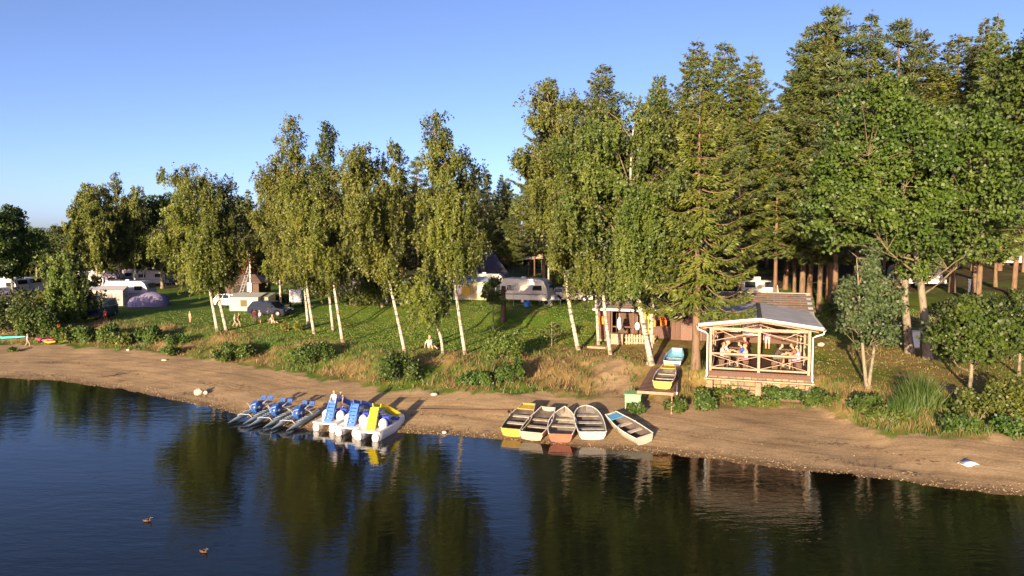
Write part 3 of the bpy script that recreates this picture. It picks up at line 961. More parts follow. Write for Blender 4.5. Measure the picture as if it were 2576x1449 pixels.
def pine_geo(H, z0, W, seed, r0=0.21, boughs=34, per=150, lean=0.0, spray=0.30):
    """Scots pine: long bare stem, flat tufted boughs in an open crown"""
    r = np.random.default_rng(seed)
    tr = spline([(0, 0, 0), (lean * 0.3, 0, H * 0.5), (lean, 0.2, H)], 20)
    u = np.linspace(0, 1, 20)
    tubes = [(tr, r0 * (1 - u) ** 0.7 + 0.02 + 0.25 * r0 * np.exp(-u * 30))]
    P, A, S = [], [], []
    for i in range(boughs):
        t = (i + r.uniform(0, 1)) / boughs
        z = z0 + (H - z0) * t
        L = max(0.4, W * (1 - t ** 2.2) ** 0.8 * (0.55 + 0.45 * min(1, t / 0.25)) * r.uniform(0.5, 1.15))
        az = i * 2.399 + r.normal() * 0.4
        st = np.array([np.interp(z, tr[:, 2], tr[:, 0]), np.interp(z, tr[:, 2], tr[:, 1]), z])
        en = st + np.array([math.cos(az) * L, math.sin(az) * L, L * r.uniform(-0.05, 0.45)])
        ar = arc(st, en, -0.06 * L, 6)
        tubes.append((ar, np.linspace(0.02 + 0.016 * L, 0.012, 6)))
        for c in range(max(2, int(L * 1.9))):
            s = r.uniform(0.35, 1.0)
            ctr = np.array([np.interp(s, np.linspace(0, 1, 6), ar[:, k]) for k in range(3)]) + r.normal(size=3) * np.array([0.28, 0.28, 0.10]) * L * 0.4
            m = int(per * r.uniform(0.25, 0.5))
            off = unit(r.normal(size=(m, 3))) * (r.uniform(0.05, 1, (m, 1)) ** 0.5) * r.uniform(0.35, 0.7)
            off[:, 2] *= 0.5
            P.append(ctr + off)
            A.append(off * 1.2 + r.normal(size=(m, 3)) * 0.4 + [0, 0, 0.45])
            S.append(spray * r.uniform(0.7, 1.25, m))
    for i in range(9):
        zz = r.uniform(z0 * 0.5, z0); az = r.uniform(0, 6.3)
        st = np.array([np.interp(zz, tr[:, 2], tr[:, 0]), 0, zz])
        tubes.append((arc(st, st + np.array([math.cos(az), math.sin(az), r.uniform(-.2, .3)]) * r.uniform(0.4, 1.4), 0.0, 3), [0.025, 0.015, 0.006]))
    P = np.concatenate(P); A = np.concatenate(A); S = np.concatenate(S)
    V, F_ = leaf_quads(P, A, S * 1.05, S * 0.15, r)
    bul = unit(np.stack([P[:, 0], P[:, 1], np.full(len(P), 1.0)], -1)) * 1.0
    return stem_and_boughs(tubes, 1, 5), (V, F_, np.clip(0.5 + 0.25 * np.sin(P[:, 2] * 1.7 + P[:, 0] * 1.3) + r.normal(size=len(P)) * .15, 0, 1), bul)

def bush_geo(W, H, seed, n=1500, leaf=0.16, lumps=9, stems=10):
    r = np.random.default_rng(seed)
    c = np.stack([r.uniform(-0.7, 0.7, lumps) * W, r.uniform(-0.6, 0.6, lumps) * W * 0.8, r.uniform(0.25, 0.68, lumps) * H], -1)
    rad = r.uniform(0.25, 0.48, lumps)
    k = r.integers(0, lumps, n)
    off = unit(r.normal(size=(n, 3))) * (r.uniform(0.02, 1, (n, 1)) ** 0.45) * rad[k][:, None] * np.array([W, W, H * 1.0])
    P = c[k] + off
    P[:, 2] = np.where(P[:, 2] < 0.02, r.uniform(0.02, H * 0.5, n), P[:, 2])
    A = off / W + r.normal(size=(n, 3)) * 0.5 + [0, 0, 0.25]
    sz = leaf * r.uniform(0.6, 1.4, n)
    tubes = []
    for i in range(stems):
        e = c[i % lumps] + r.normal(size=3) * 0.1 * W
        tubes.append((arc(np.array([e[0] * 0.3, e[1] * 0.3, -0.05]), e, 0.05, 5), np.linspace(0.03, 0.008, 5)))
    V, F_ = leaf_quads(P, A, sz, sz * 0.38, r)
    return tubes_np(tubes, 5), (V, F_, np.clip(r.random(lumps)[k] + r.normal(size=n) * .15, 0, 1), unit(off + [0, 0, .2 * W]) * 1.2)

def reed_geo(W, H, seed, n=900):
    r = np.random.default_rng(seed)
    P = np.stack([r.normal(size=n) * W * 0.45, r.normal(size=n) * W * 0.35, np.full(n, -0.02)], -1)
    A = np.stack([r.normal(size=n) * 0.25 + P[:, 0] / W * 0.4, r.normal(size=n) * 0.25, np.ones(n)], -1)
    L = H * r.uniform(0.45, 1.15, n) * np.exp(-((P[:, 0] / W) ** 2) * 0.8)
    return (*leaf_tris(P, A, L, 0.028, r), r.random(n), np.tile(np.array([0, -0.3, 0.4]), (n, 1)))

def tree_at(name, label, cat, base, geo, bark, leaf, rotz=0.0, scale=1.0, group=None):
    t = thing(name, label, cat, base, rotz, group)
    t.scale = (scale,) * 3
    return finish_tree(t, geo[0], geo[1], bark, leaf)

def photo_birch(label, trunks, top_w, z0py, seed, leaf=None, dens=1.0, name="birch_tree", group="birches along the top of the bank", depth_jit=0.8, lift=0.75, **kw):
    """a birch whose stems pass through given points of the photograph; the first point of each stem is its foot"""
    base = on_ground(*trunks[0][0])
    rj = np.random.default_rng(seed + 500)
    paths = []
    for t in trunks:
        b = on_ground(*t[0]) - base
        path = [(b.x, b.y, b.z - 0.15)]
        dy = rj.uniform(-depth_jit, depth_jit)
        for i, (px, py) in enumerate(t[1:]):
            p = at_y(px, py, base.y + b.y + dy * (i + 1) / len(t)) - base
            path.append(tuple(p))
        paths.append(path)
    H = max(p[-1][2] for p in paths)
    z0 = at_y(trunks[0][0][0], z0py, base.y).z - base.z + lift
    W = top_w / FPX * base.y / 2
    g = birch_geo(paths, H, z0, W, seed, dens * (1.0 if base.y < 66 else 0.72), leaf=0.145 if base.y < 66 else 0.20, **kw)
    return tree_at(name, label, "birch tree", base, g, BARK_BIRCH, leaf or LEAF_BIRCH, group=group)
# ------------------------------------------------------------------ the birches above the beach, left to right
photo_birch("broad full birch with two leaning stems, first big birch left of the parked blue car",
            [[(548, 834), (530, 740), (512, 640), (490, 520), (468, 412)], [(571, 834), (548, 740), (540, 640), (525, 540), (505, 440)]],
            225, 715, 11, dens=1.15, droop=1.1, r0=0.13, top=0.6, nprim=64)
photo_birch("yellow-green birch, left stem of the close white pair by the dark trunk",
            [[(776, 824), (768, 740), (752, 600), (722, 470), (690, 400)]], 200, 715, 12, dens=1.15, top=0.6, nprim=54)
photo_birch("tall birch with thick white stem, right of the close pair, crown reaching high",
            [[(791, 840), (774, 740), (760, 600), (745, 440), (735, 290)]], 195, 710, 13, dens=1.05, nprim=54)
photo_birch("birch standing just behind the slimmer white stem, crown in front of the dark tall tree",
            [[(838, 830), (828, 740), (815, 640), (792, 540), (785, 440)]], 185, 720, 14, dens=1.0)
photo_birch("slim white birch at the grass edge above the second green bush",
            [[(863, 862), (843, 740), (832, 650), (812, 560), (800, 440)]], 185, 705, 15, dens=0.95)
photo_birch("leaning birch with a long bare white stem right above the largest bank bush",
            [[(1020, 888), (998, 790), (975, 690), (958, 600), (936, 500), (905, 365)]], 200, 700, 16, dens=1.05, top=0.62, nprim=50)
photo_birch("small crooked birch with low round crown beside the sunbather",
            [[(1115, 893), (1110, 850), (1085, 785), (1072, 740), (1058, 690)]], 105, 790, 17, dens=1.15, lift=0.3, r0=0.10, nprim=26, top=0.5)
photo_birch("tall white-stemmed birch with wispy top, right of the sunbather",
            [[(1171, 892), (1150, 760), (1135, 640), (1120, 500), (1105, 400), (1085, 285)]], 205, 690, 18, dens=0.95, nprim=54)
photo_birch("tall open-crowned birch with bold white stem beside the parked estate car",
            [[(1456, 880), (1432, 770), (1416, 640), (1412, 520), (1402, 380), (1372, 205)]], 230, 660, 19, dens=0.9, top=0.6, r0=0.14, nprim=58)
photo_birch("leafy birch with white lower stem standing against the brown hut",
            [[(1536, 892), (1522, 790), (1510, 660), (1500, 520), (1500, 400), (1510, 250)]], 225, 745, 20, lift=1.1, leaf=LEAF_BIRCH_GREEN, dens=1.1, nprim=66, top=0.55)
photo_birch("thin grey birch at the left corner of the brown hut",
            [[(1506, 868), (1500, 760), (1490, 640), (1480, 520)]], 120, 720, 21, lift=0.8, leaf=LEAF_BIRCH_GREEN, dens=0.9, r0=0.11, nprim=34)
photo_birch("massive spreading birch with short grey stem left of the boat jetty",
            [[(1641, 918), (1625, 850), (1600, 720), (1590, 560), (1585, 420), (1600, 245)], [(1634, 916), (1640, 780), (1655, 640), (1665, 500), (1670, 330)]],
            330, 760, 22, lift=1.3, leaf=LEAF_BIRCH_GREEN, dens=1.25, r0=0.17, nprim=96, top=0.5)
photo_birch("slender yellowing birch by the cream caravan, behind the long leaning stem",
            [[(962, 772), (950, 720), (930, 640), (915, 560)]], 150, 745, 23, dens=1.2, r0=0.12, nprim=36, top=0.45)
photo_birch("young birch in front of the dark van, single white stem at the bank",
            [[(184, 812), (182, 775), (176, 710), (165, 638)]], 96, 785, 24, lift=0.2, leaf=LEAF_BIRCH_GREEN, dens=1.2, r0=0.13, nprim=40, top=0.45)
photo_birch("tall birch with white fork behind the camp tents",
            [[(307, 724), (303, 660), (300, 580), (290, 440)], [(307, 724), (296, 650), (280, 560), (262, 470)]], 130, 660, 25, dens=1.2, r0=0.2, nprim=60, leaf=LEAF_BIRCH, group="birches inside the campsite")
photo_birch("brown-leaved birch with pale stem over the far caravans at the picture's left edge",
            [[(58, 705), (52, 660), (50, 610), (48, 560)]], 105, 690, 26, dens=1.2, nprim=36, group="birches inside the campsite")
photo_birch("bright birch crown rising behind the leaning birch, gap to its right",
            [[(1000, 745), (1000, 640), (995, 500), (990, 355)]], 110, 640, 27, dens=1.1, nprim=46, group="birches inside the campsite")
photo_birch("dark tall birch behind the close white pair, top against the sky",
            [[(820, 745), (820, 640), (822, 480), (822, 305)]], 130, 650, 28, dens=1.2, nprim=56, leaf=LEAF_DARK, group="birches inside the campsite")  # darker leaf colour paints in the shadow this crown stands in
photo_birch("birch with bare brown lower stem in front of the canopies",
            [[(1380, 708), (1380, 640), (1380, 500), (1350, 380)]], 150, 640, 29, dens=1.1, nprim=46, group="birches inside the campsite")
photo_birch("yellow birch filling the gap left of the close white pair, over the kiosk roof",
            [[(706, 770), (704, 700), (696, 560), (672, 440)]], 125, 700, 30, dens=1.2, nprim=50, group="birches inside the campsite")

# ------------------------------------------------------------------ the trees round the pavilion
b = on_ground(1750, 928)
Hs = at_y(1752, 225, b.y).z - b.z
g = spruce_geo(Hs, at_y(1750, 745, b.y).z - b.z, 4.1, 41, dens=3.6, spray=0.34, r0=0.25, power=0.55, droop=0.30)
tree_at("spruce_tree", "light green spruce with bare straight stem between jetty and pavilion", "spruce tree", b, g, BARK_SPRUCE, NEEDLE_LIGHT)

b = on_ground(2335, 903)
Ha = at_y(2300, 165, b.y).z - b.z
pa = [[(0, 0, -.2)] + [tuple(at_y(x, y, b.y) - b) for x, y in ((2325, 800), (2318, 720), (2300, 600), (2270, 480), (2250, 330))],
      [tuple(at_y(2290, 870, b.y + 1.5) - b)] + [tuple(at_y(x, y, b.y + 1.2) - b) for x, y in ((2278, 780), (2272, 700), (2310, 560), (2350, 450), (2370, 330))]]
pa[1][0] = (pa[1][0][0], pa[1][0][1], hgt(b.x + pa[1][0][0], b.y + pa[1][0][1]) - b.z - 0.2)
g = leafy_geo(Ha, at_y(2300, 700, b.y).z - b.z, 7.9, 42, tips=600, per=150, tipr=0.8, leaf=0.205, r0=0.25, paths=pa, limbs=16, shape=0.8, depthW=5.0)
tree_at("ash_tree", "huge bright green broadleaf tree with two mossy pale stems beside the pavilion", "broadleaf tree", b, g, BARK_GREY, LEAF_ASH)

b = on_ground(2181, 976)
pw = [[(0, 0, -.1)] + [tuple(at_y(x, y, b.y) - b) for x, y in ((2172, 900), (2165, 800), (2155, 650))],
      [(0.05, 0, -.1)] + [tuple(at_y(x, y, b.y + .3) - b) for x, y in ((2196, 900), (2205, 820), (2215, 720))]]
g = leafy_geo(at_y(2170, 640, b.y).z - b.z, at_y(2170, 905, b.y).z - b.z, 2.05, 43, tips=170, per=105, tipr=0.42, leaf=0.15, r0=0.085, paths=pw, limbs=9, shape=2.0)
tree_at("willow_tree", "grey-green young tree with forked pale stem right of the pavilion", "young tree", b, g, BARK_GREY, LEAF_WILLOW)
b = on_ground(2440, 988)
g = leafy_geo(at_y(2440, 735, b.y).z - b.z, at_y(2440, 930, b.y).z - b.z, 2.15, 44, tips=140, per=120, tipr=0.55, leaf=0.18, r0=0.09, lean=(0.1, 0), limbs=9)
tree_at("alder_tree", "round fresh green young tree on a single thin stem above the worn path", "young tree", b, g, BARK_GREY, LEAF_ASH)
b = on_ground(2563, 945)
g = leafy_geo(at_y(2560, 760, b.y).z - b.z, at_y(2560, 905, b.y).z - b.z, 1.6, 45, tips=70, per=80, tipr=0.5, leaf=0.17, r0=0.07, limbs=7)
tree_at("alder_tree", "thin-stemmed young tree at the picture's right edge above the bushes", "young tree", b, g, BARK_GREY, LEAF_BUSH)
b = on_ground(2640, 860)
g = leafy_geo(at_y(2580, 20, b.y).z - b.z, at_y(2580, 500, b.y).z - b.z, 4.6, 46, tips=220, per=200, tipr=0.95, leaf=0.21, r0=0.3, lean=(-1.2, 0), limbs=12)
tree_at("oak_tree", "tall broadleaf tree cut off by the picture's right edge", "broadleaf tree", b, g, BARK_GREY, LEAF_ASH)
b = on_ground(1241, 828)
g = leafy_geo(at_y(1240, 690, b.y).z - b.z, at_y(1240, 775, b.y).z - b.z, 1.05, 47, tips=34, per=70, tipr=0.45, leaf=0.16, r0=0.045, limbs=5)
tree_at("maple_sapling", "dark green sapling on a thin stem beside the notice post", "sapling", b, g, BARK_GREY, LEAF_DARK)
b = on_ground(1388, 870)
g = leafy_geo(1.9, 0.5, 0.8, 48, tips=16, per=26, tipr=0.35, leaf=0.14, r0=0.03, limbs=4)
tree_at("rowan_sapling", "thin see-through sapling on the lawn left of the bold white birch", "sapling", b, g, BARK_GREY, LEAF_BIRCH_GREEN)

# ------------------------------------------------------------------ conifers behind: master trees, then copies
MASTER = []
def master(geo, bark, leaf):
    return (trunk_mesh(geo[0], bark), leaf_mesh("crown", geo[1], leaf))
SPR = [master(spruce_geo(26, 6.0, 4.5, 60 + i, dens=2.9, spray=0.44, r0=0.20, power=p, droop=.3), BARK_SPRUCE, NEEDLE_SPRUCE) for i, p in enumerate((0.7, 0.85, 0.6))]
SPL = [master(spruce_geo(26, 8.5, 4.8, 70 + i, dens=2.9, spray=0.44, r0=0.21, power=p, droop=.28), BARK_SPRUCE, NEEDLE_LIGHT) for i, p in enumerate((0.62, 0.75))]
PIN = [master(pine_geo(20, zc, wd, 80 + i, boughs=nb, per=230, r0=0.17, lean=l), BARK_PINE, NEEDLE_PINE) for i, (l, zc, wd, nb) in enumerate(((0.3, 10, 3.0, 30), (-0.7, 8, 3.6, 34), (0.1, 12, 2.4, 24)))]
BRO = [master(leafy_geo(15, 3.0, 4.6, 90 + i, tips=120, per=80, tipr=1.05, leaf=0.34, r0=0.22, limbs=8), BARK_GREY, LEAF_DARK) for i in range(3)]
BRL = [master(leafy_geo(15, 2.6, 4.4, 190 + i, tips=150, per=110, tipr=0.95, leaf=0.28, r0=0.2, limbs=8), BARK_GREY, LEAF_BUSH) for i in range(2)]
BIR = [master(birch_geo([[(0, 0, 0), (0.2, 0, 7), (0.5, 0.1, 16)]], 16, 5.0, 3.0, 96 + i, dens=1.0, leaf=0.24, nprim=46, r0=0.16), BARK_BIRCH, LEAF_BIRCH) for i in range(2)]

def place(kind, hm, x, y, H, name, label, cat, group, rot=None, wide=1.0):
    ma = kind[int(rng.integers(0, len(kind)))]
    t = thing(name, label, cat, (x, y, hgt(x, y) - 0.1), rng.uniform(0, 6.28) if rot is None else rot, group)
    s = H / hm
    t.scale = (s * wide * rng.uniform(0.88, 1.18), s * wide * rng.uniform(0.88, 1.18), s)
    t.rotation_euler.x, t.rotation_euler.y = rng.normal() * 0.018, rng.normal() * 0.018
    link("trunk", ma[0], t); link("crown", ma[1], t)
    return t

def by_top(px, py, Y):
    p = at_y(px, py, Y)
    return p.x, Y, p.z - hgt(p.x, Y) + 0.1

# tops that stand against the sky, left to right
sky_spruces = [(1370, 192, 86, SPR, "dark spruce tip showing above the open-crowned white birch"),
               (1517, 160, 74, SPR, "spruce tip standing alone above the hut-side birch"),
               (1632, 192, 76, SPR, "thin spruce tip between the massive birch and the three tall spruces"),
               (1668, 186, 70, SPR, "pointed spruce just left of the three tall spruces over the hut"),
               (1741, 96, 66, SPL, "left and tallest of the three spruces behind the hut"),
               (1815, 104, 64, SPR, "middle one of the three tall spruces behind the hut"),
               (1880, 128, 68, SPL, "right one of the three tall spruces behind the hut, beside the gap of sky"),
               (2036, 58, 66, SPR, "broad tall spruce right of the gap of sky behind the pavilion"),
               (2082, 68, 72, SPL, "paler spruce tip close to the broad tall one behind the pavilion"),
               (2172, 28, 70, SPR, "highest spruce of the wood, directly above the huge green tree"),
               (2342, 70, 76, SPR, "slim pointed spruce between two pines on the right skyline"),
               (2422, 84, 74, SPL, "brownish spruce tip right of the slim pointed one"),
               (2480, 44, 70, SPR, "tall thin spruce next to the tree at the right edge")]
for px, py, Y, kd, lab in sky_spruces:
    x, y, H = by_top(px, py, Y)
    place(kd, 26, x, y, H, "spruce_tree", lab, "spruce tree", "tall spruces behind hut and pavilion", wide=rng.uniform(1.05, 1.3))
for px, py, Y, lab in ((2282, 58, 72, "tufted pine on the skyline above the huge green tree"), (2120, 150, 60, "pine with tiered boughs left of the huge green tree"),
                       (1870, 360, 62, "pine with red forked limb right of the light green spruce"), (1960, 330, 66, "dark tiered pine over the pavilion roof")):
    x, y, H = by_top(px, py, Y)
    place(PIN, 20, x, y, H, "pine_tree", lab, "pine tree", "pines behind the pavilion", wide=1.15 * 20 / max(H, 1) * H / 20)
x, y, H = by_top(2070, 190, 60)
for i, (px, py, Y) in enumerate(((1975, 725, 76), (1998, 740, 72), (2035, 745, 68), (2060, 775, 62), (2085, 760, 66), (2460, 745, 64), (2550, 720, 72), (2505, 690, 80))):
    p = at_y(px, py, Y)
    lab = ["first bare stem left in the lit clearing behind the roof", "second bare stem in the lit clearing behind the roof", "dark bare stem right of the clearing",
           "smooth orange-lit bare stem at the roof's right corner", "shaded stem just right of the smooth orange-lit one", "bare stem with the white board beside it",
           "thin bare stem at the dark road by the right edge", "bare stem in the shade before the far white caravan"][i]
    kd = SPR if i % 2 else PIN
    place(kd, 26 if i % 2 else 20, p.x, Y, rng.uniform(22, 26), "spruce_tree" if i % 2 else "pine_tree", ("spruce, " if i % 2 else "pine, ") + lab, "spruce tree" if i % 2 else "pine tree", "bare-stemmed trees round the clearing")

# left skyline
for px, py, Y, kd, hm, nm, lab, cat in ((352, 478, 112, SPR, 26, "spruce_tree", "dark blue spruce tip right of the forked birch", "spruce tree"),
        (400, 470, 105, BRL, 15, "broadleaf_tree", "pale green tree between the dark spruce tip and the first big birch", "broadleaf tree"),
        (210, 462, 104, BIR, 16, "birch_tree", "tall brownish birch left of the forked birch on the left skyline", "birch tree"),
        (235, 470, 96, BIR, 16, "birch_tree", "birch crown touching the forked birch from the left", "birch tree"),
        (330, 470, 100, BIR, 16, "birch_tree", "birch crown touching the forked birch from the right", "birch tree"),
        (20, 500, 92, BRL, 15, "broadleaf_tree", "tall leafy tree at the picture's left edge", "broadleaf tree"),
        (-40, 490, 88, BRL, 15, "broadleaf_tree", "dark leafy tree cut by the picture's left edge", "broadleaf tree"),
        (85, 560, 120, BRL, 15, "broadleaf_tree", "dark round tree right of the tall one at the left edge", "broadleaf tree"),
        (1190, 420, 118, PIN, 20, "pine_tree", "sunlit bushy pine right of the wispy birch", "pine tree"),
        (1225, 432, 124, PIN, 20, "pine_tree", "second sunlit pine right of the wispy birch", "pine tree"),
        (1150, 440, 116, PIN, 20, "pine_tree", "pine half hidden by the wispy birch", "pine tree"),
        (1255, 436, 130, SPR, 26, "spruce_tree", "small dark spruce tip in the low gap of the wood", "spruce tree"),
        (1275, 445, 135, SPR, 26, "spruce_tree", "dark spruce tip next to the low gap, left of the open-crowned birch", "spruce tree"),
        (600, 480, 118, BRO, 15, "broadleaf_tree", "dark tree mass between the first big birch and the yellow birch", "broadleaf tree"),
        (575, 495, 110, SPR, 26, "spruce_tree", "dark spruce hard against the first big birch's right side", "spruce tree"),
        (1050, 400, 112, PIN, 20, "pine_tree", "dark pine between the bright crown and the wispy birch", "pine tree"),
        (900, 400, 118, SPR, 26, "spruce_tree", "dark spruce behind the slim birch at the grass edge", "spruce tree")):
    x, y, H = by_top(px, py, Y)
    place(kd, hm, x, y, H, nm, lab, cat, "trees on the skyline behind the camp", wide=rng.uniform(0.9, 1.15))

# the wood that closes the view: pines and spruces nothing tells apart
r = np.random.default_rng(5)
n_for = 0
for row, (Yb, step) in enumerate(((100, 3.4), (110, 3.2), (120, 3.2), (132, 3.4), (146, 4.2), (165, 5.5))):
    for x in np.arange(-75 - row * 8, 75 + row * 10, step):
        X = x + r.uniform(-1.4, 1.4); Y = Yb + r.uniform(-4, 4) - max(0, X) * (0.28 if row < 4 else 0.15)
        pxs = CX + X / Y * FPX
        if row == 0 and (120 < pxs < 430 or 560 < pxs < 720 or 1120 < pxs < 1400):
            continue
        if pxs < 175 and row < 2: continue
        if pxs < 140: continue
        if 1880 < pxs < 2060 and Y < 100: continue
        if pxs > 2360 and row < 2: continue
        topz = np.interp(pxs, [0, 150, 400, 620, 900, 1150, 1260, 1420, 1650, 1950, 2100, 2576], [560, 548, 520, 500, 465, 455, 470, 420, 250, 245, 170, 160])
        topz += r.uniform(0, 55)
        H = at_y(pxs, topz, Y).z - hgt(X, Y)
        pine = r.random() < (0.6 if X < 8 else 0.35)
        if pine:
            place(PIN, 20, X, Y, H, "pine_tree", "pine with bare reddish stem inside the dark wood behind the camp", "pine tree", "pines of the dark wood")
        else:
            place(SPR, 26, X, Y, H, "spruce_tree", "dark spruce inside the wood behind the camp", "spruce tree", "spruces of the dark wood")
        n_for += 1
for i in range(20):   # rounded far wood on the left
    X = -200 + i * 8 + r.uniform(-3, 3); Y = 235 + r.uniform(-20, 20) + i * 2
    pxs = CX + X / Y * FPX
    H = at_y(pxs, np.interp(pxs, [-200, 60, 130, 220, 700], [566, 575, 553, 552, 560]) + r.uniform(0, 10), Y).z - hgt(X, Y)
    place(BRO, 15, X, Y, H, "broadleaf_tree", "round-topped tree of the far wood beyond the left gap", "broadleaf tree", "far wood beyond the camp", wide=1.5)
for i in range(9):
    pxs = -60 + i * 27
    Y = 150 + r.uniform(-14, 14)
    p = at_y(pxs, 575 + r.uniform(0, 40), Y)
    place(BRO, 15, p.x, Y, p.z - hgt(p.x, Y), "broadleaf_tree", "dark bushy tree at the back of the camp's far corner", "broadleaf tree", "bushy trees of the far corner", wide=1.3)

# ------------------------------------------------------------------ bushes on bank and beach edge
def bush(px, py, wpx, hpx, label, leaf=None, name="bush", cat="bush", k=None, group="bushes on the bank"):
    b = on_ground(px, py)
    s = b.y / FPX
    W, H = wpx * s / 2, hpx * s
    k = int(rng.integers(0, 5)) if k is None else k
    g = bush_geo(W / 0.95, H / 1.0, 300 + int(px), n=int(np.clip(800 + W * H * 900, 800, 3800)), leaf=0.15 if b.y < 60 else 0.2)
    t = thing(name, label, cat, b, 0, group)
    link("stems", mesh_np("stems", *g[0], BARK_GREY, True), t)
    link("foliage", leaf_mesh("foliage", g[1], leaf or LEAF_BUSH), t)
    return t
bush(1010, 955, 110, 75, "largest dark green bush on the bank, below the leaning birch")
bush(772, 917, 125, 55, "second big green bush on the bank, left of the tall straw tuft")
bush(598, 900, 90, 42, "green bush at the beach edge below the picnic group")
bush(560, 910, 50, 26, "low bush running onto the sand beside the bush below the picnic group")
bush(820, 905, 55, 42, "smaller bush closing up to the second big bush from the right")
bush(1275, 905, 105, 68, "feathery green shrub standing at the lawn edge left of the path", leaf=LEAF_BIRCH_GREEN)
bush(1285, 962, 80, 60, "dark green shrub on the bank with bare twigs beside it")
bush(1195, 965, 90, 32, "low green weeds at the foot of the straw bank")
bush(425, 893, 55, 20, "lone low weed patch on the sand, left of the bushes")
bush(35, 884, 26, 10, "tiny green tuft alone on the sand near the left edge")
bush(170, 862, 70, 42, "bush beside the small orange sign at the beach", leaf=LEAF_BIRCH_GREEN)
bush(245, 858, 100, 45, "round bank bush below the young white-stemmed birch")
bush(372, 862, 80, 44, "leafy bush on the left bank among straw")
bush(300, 866, 60, 30, "low mixed bush between two round bank bushes", leaf=LEAF_BIRCH_GREEN)
bush(450, 868, 60, 28, "low green patch among straw right of the leafy left bank bush")
bush(30, 835, 130, 85, "dark thicket at the left edge behind the turquoise boat", leaf=LEAF_DARK)
bush(100, 842, 100, 70, "dark round thicket behind the paddler on the sand", leaf=LEAF_BUSH)
bush(60, 790, 150, 60, "back row of the left thicket", leaf=LEAF_DARK)
bush(140, 800, 110, 75, "yellowish tall shrub over the left thicket with crooked stems", leaf=LEAF_BIRCH)
bush(220, 798, 70, 60, "shrub right of the young birch's stem beside the dark van", leaf=LEAF_BUSH)
bush(-60, 830, 160, 95, "thicket cut by the left picture edge", leaf=LEAF_DARK)
bush(1700, 1035, 60, 34, "weeds under the jetty's front end")
bush(1770, 1030, 60, 42, "weeds between jetty and pavilion", leaf=LEAF_BUSH)
bush(2185, 1030, 95, 42, "low green bush below the grey-green young tree")
bush(2225, 1060, 120, 40, "grassy bush spreading to the sand right of the pavilion", leaf=LEAF_BIRCH_GREEN)
bush(2455, 1050, 130, 75, "yellowish bush with shaded side right of the worn path", leaf=LEAF_BIRCH_GREEN)
bush(2545, 1040, 120, 95, "sunny tangled shrub at the right edge", leaf=LEAF_BIRCH)
bush(2410, 1085, 90, 38, "low bush reaching the sand below the round young tree")
bush(2530, 1092, 110, 50, "low leafy bush on the sand's edge at the right", leaf=LEAF_BUSH)
bush(2640, 1060, 150, 90, "shrub cut by the right picture edge", leaf=LEAF_BIRCH)
bush(1600, 1042, 46, 26, "weed patch under the green winch box")
bush(600, 720, 95, 110, "orange-leaved bush by the kiosk roof", leaf=LEAF_ORANGE, group="bushes in the camp")
bush(880, 768, 120, 48, "dark low hedge bush left of the cream caravan", leaf=LEAF_DARK, group="bushes in the camp")
bush(720, 760, 70, 30, "low dark bush behind the blue car", leaf=LEAF_DARK, group="bushes in the camp")
bush(1060, 745, 90, 40, "dark bush behind the small crooked birch", leaf=LEAF_DARK, group="bushes in the camp")
bush(1430, 735, 90, 60, "green shrub behind the estate car", leaf=LEAF_BIRCH_GREEN, group="bushes in the camp")
bush(1600, 770, 160, 40, "bushes just behind the hut roof", leaf=LEAF_DARK, group="bushes in the camp")
bush(2405, 800, 110, 60, "dark bush under the huge tree's right side", leaf=LEAF_DARK, group="bushes in the camp")  # this and the next two bushes are added to block low sun from the stems
bush(2490, 800, 120, 62, "added dark bush screening the low sun beside the dark road behind the round young tree", leaf=LEAF_DARK, group="bushes in the camp")
bush(2570, 790, 110, 70, "added dark bush screening the low sun at the right edge beside the road", leaf=LEAF_DARK, group="bushes in the camp")
bush(2110, 800, 70, 70, "shaded bush at the pavilion's back right corner", leaf=LEAF_DARK, group="bushes in the camp")
for i, (px, py, w, h, lab) in enumerate(((2312, 1018, 90, 88, "tall green reed clump right of the grey-green young tree"), (2270, 1040, 60, 50, "shorter reed clump left of the tall one"),
                                         (1225, 950, 36, 50, "dry stalk clump beside the dark bank shrub"))):
    b = on_ground(px, py)
    s = b.y / FPX
    t = thing("reed_clump", lab, "reeds", b, 0, "reed clumps on the bank")
    g = reed_geo(w * s / 2, h * s, 400 + i, 900 if i < 2 else 160)
    link("blades", leaf_mesh("blades", g, LEAF_BUSH if i < 2 else MATS["birch_leaves"]), t)

# ------------------------------------------------------------------ uncountable: bank grass, meadow fringe, beach pebbles
def grass_stuff(name, label, n, sampler, hmin, hmax, material, w=0.012, seed=1):
    r = np.random.default_rng(seed)
    P = sampler(r, n)
    n = len(P)
    z = np.array([hgt(x, y) for x, y in P])
    B = np.stack([P[:, 0], P[:, 1], z - 0.02], -1)
    k = 5
    Bk = np.repeat(B, k, 0) + r.normal(size=(n * k, 3)) * np.array([0.09, 0.09, 0])
    A = np.stack([r.normal(size=n * k) * 0.35, r.normal(size=n * k) * 0.35, np.ones(n * k)], -1)
    L = np.repeat(r.uniform(hmin, hmax, n), k) * r.uniform(0.6, 1.15, n * k)
    V, F_ = leaf_tris(Bk, A, L, w, r)
    o = link(name, leaf_mesh(name, (V, F_, np.repeat(r.random(n), k), np.tile(np.array([0, -0.15, 0.5]), (n * k, 1))), material))
    o['kind'] = 'stuff'; o['label'] = label
    return o
GRASS_STRAW = leaf_mat("straw_blades", (0.115, 0.115, 0.028), (0.26, 0.185, 0.065), (0.40, 0.27, 0.12), transl=0.3, patch=0.5)
GRASS_GREEN = leaf_mat("green_blades", (0.040, 0.085, 0.012), (0.085, 0.135, 0.020), (0.20, 0.185, 0.045), transl=0.3, patch=0.5)
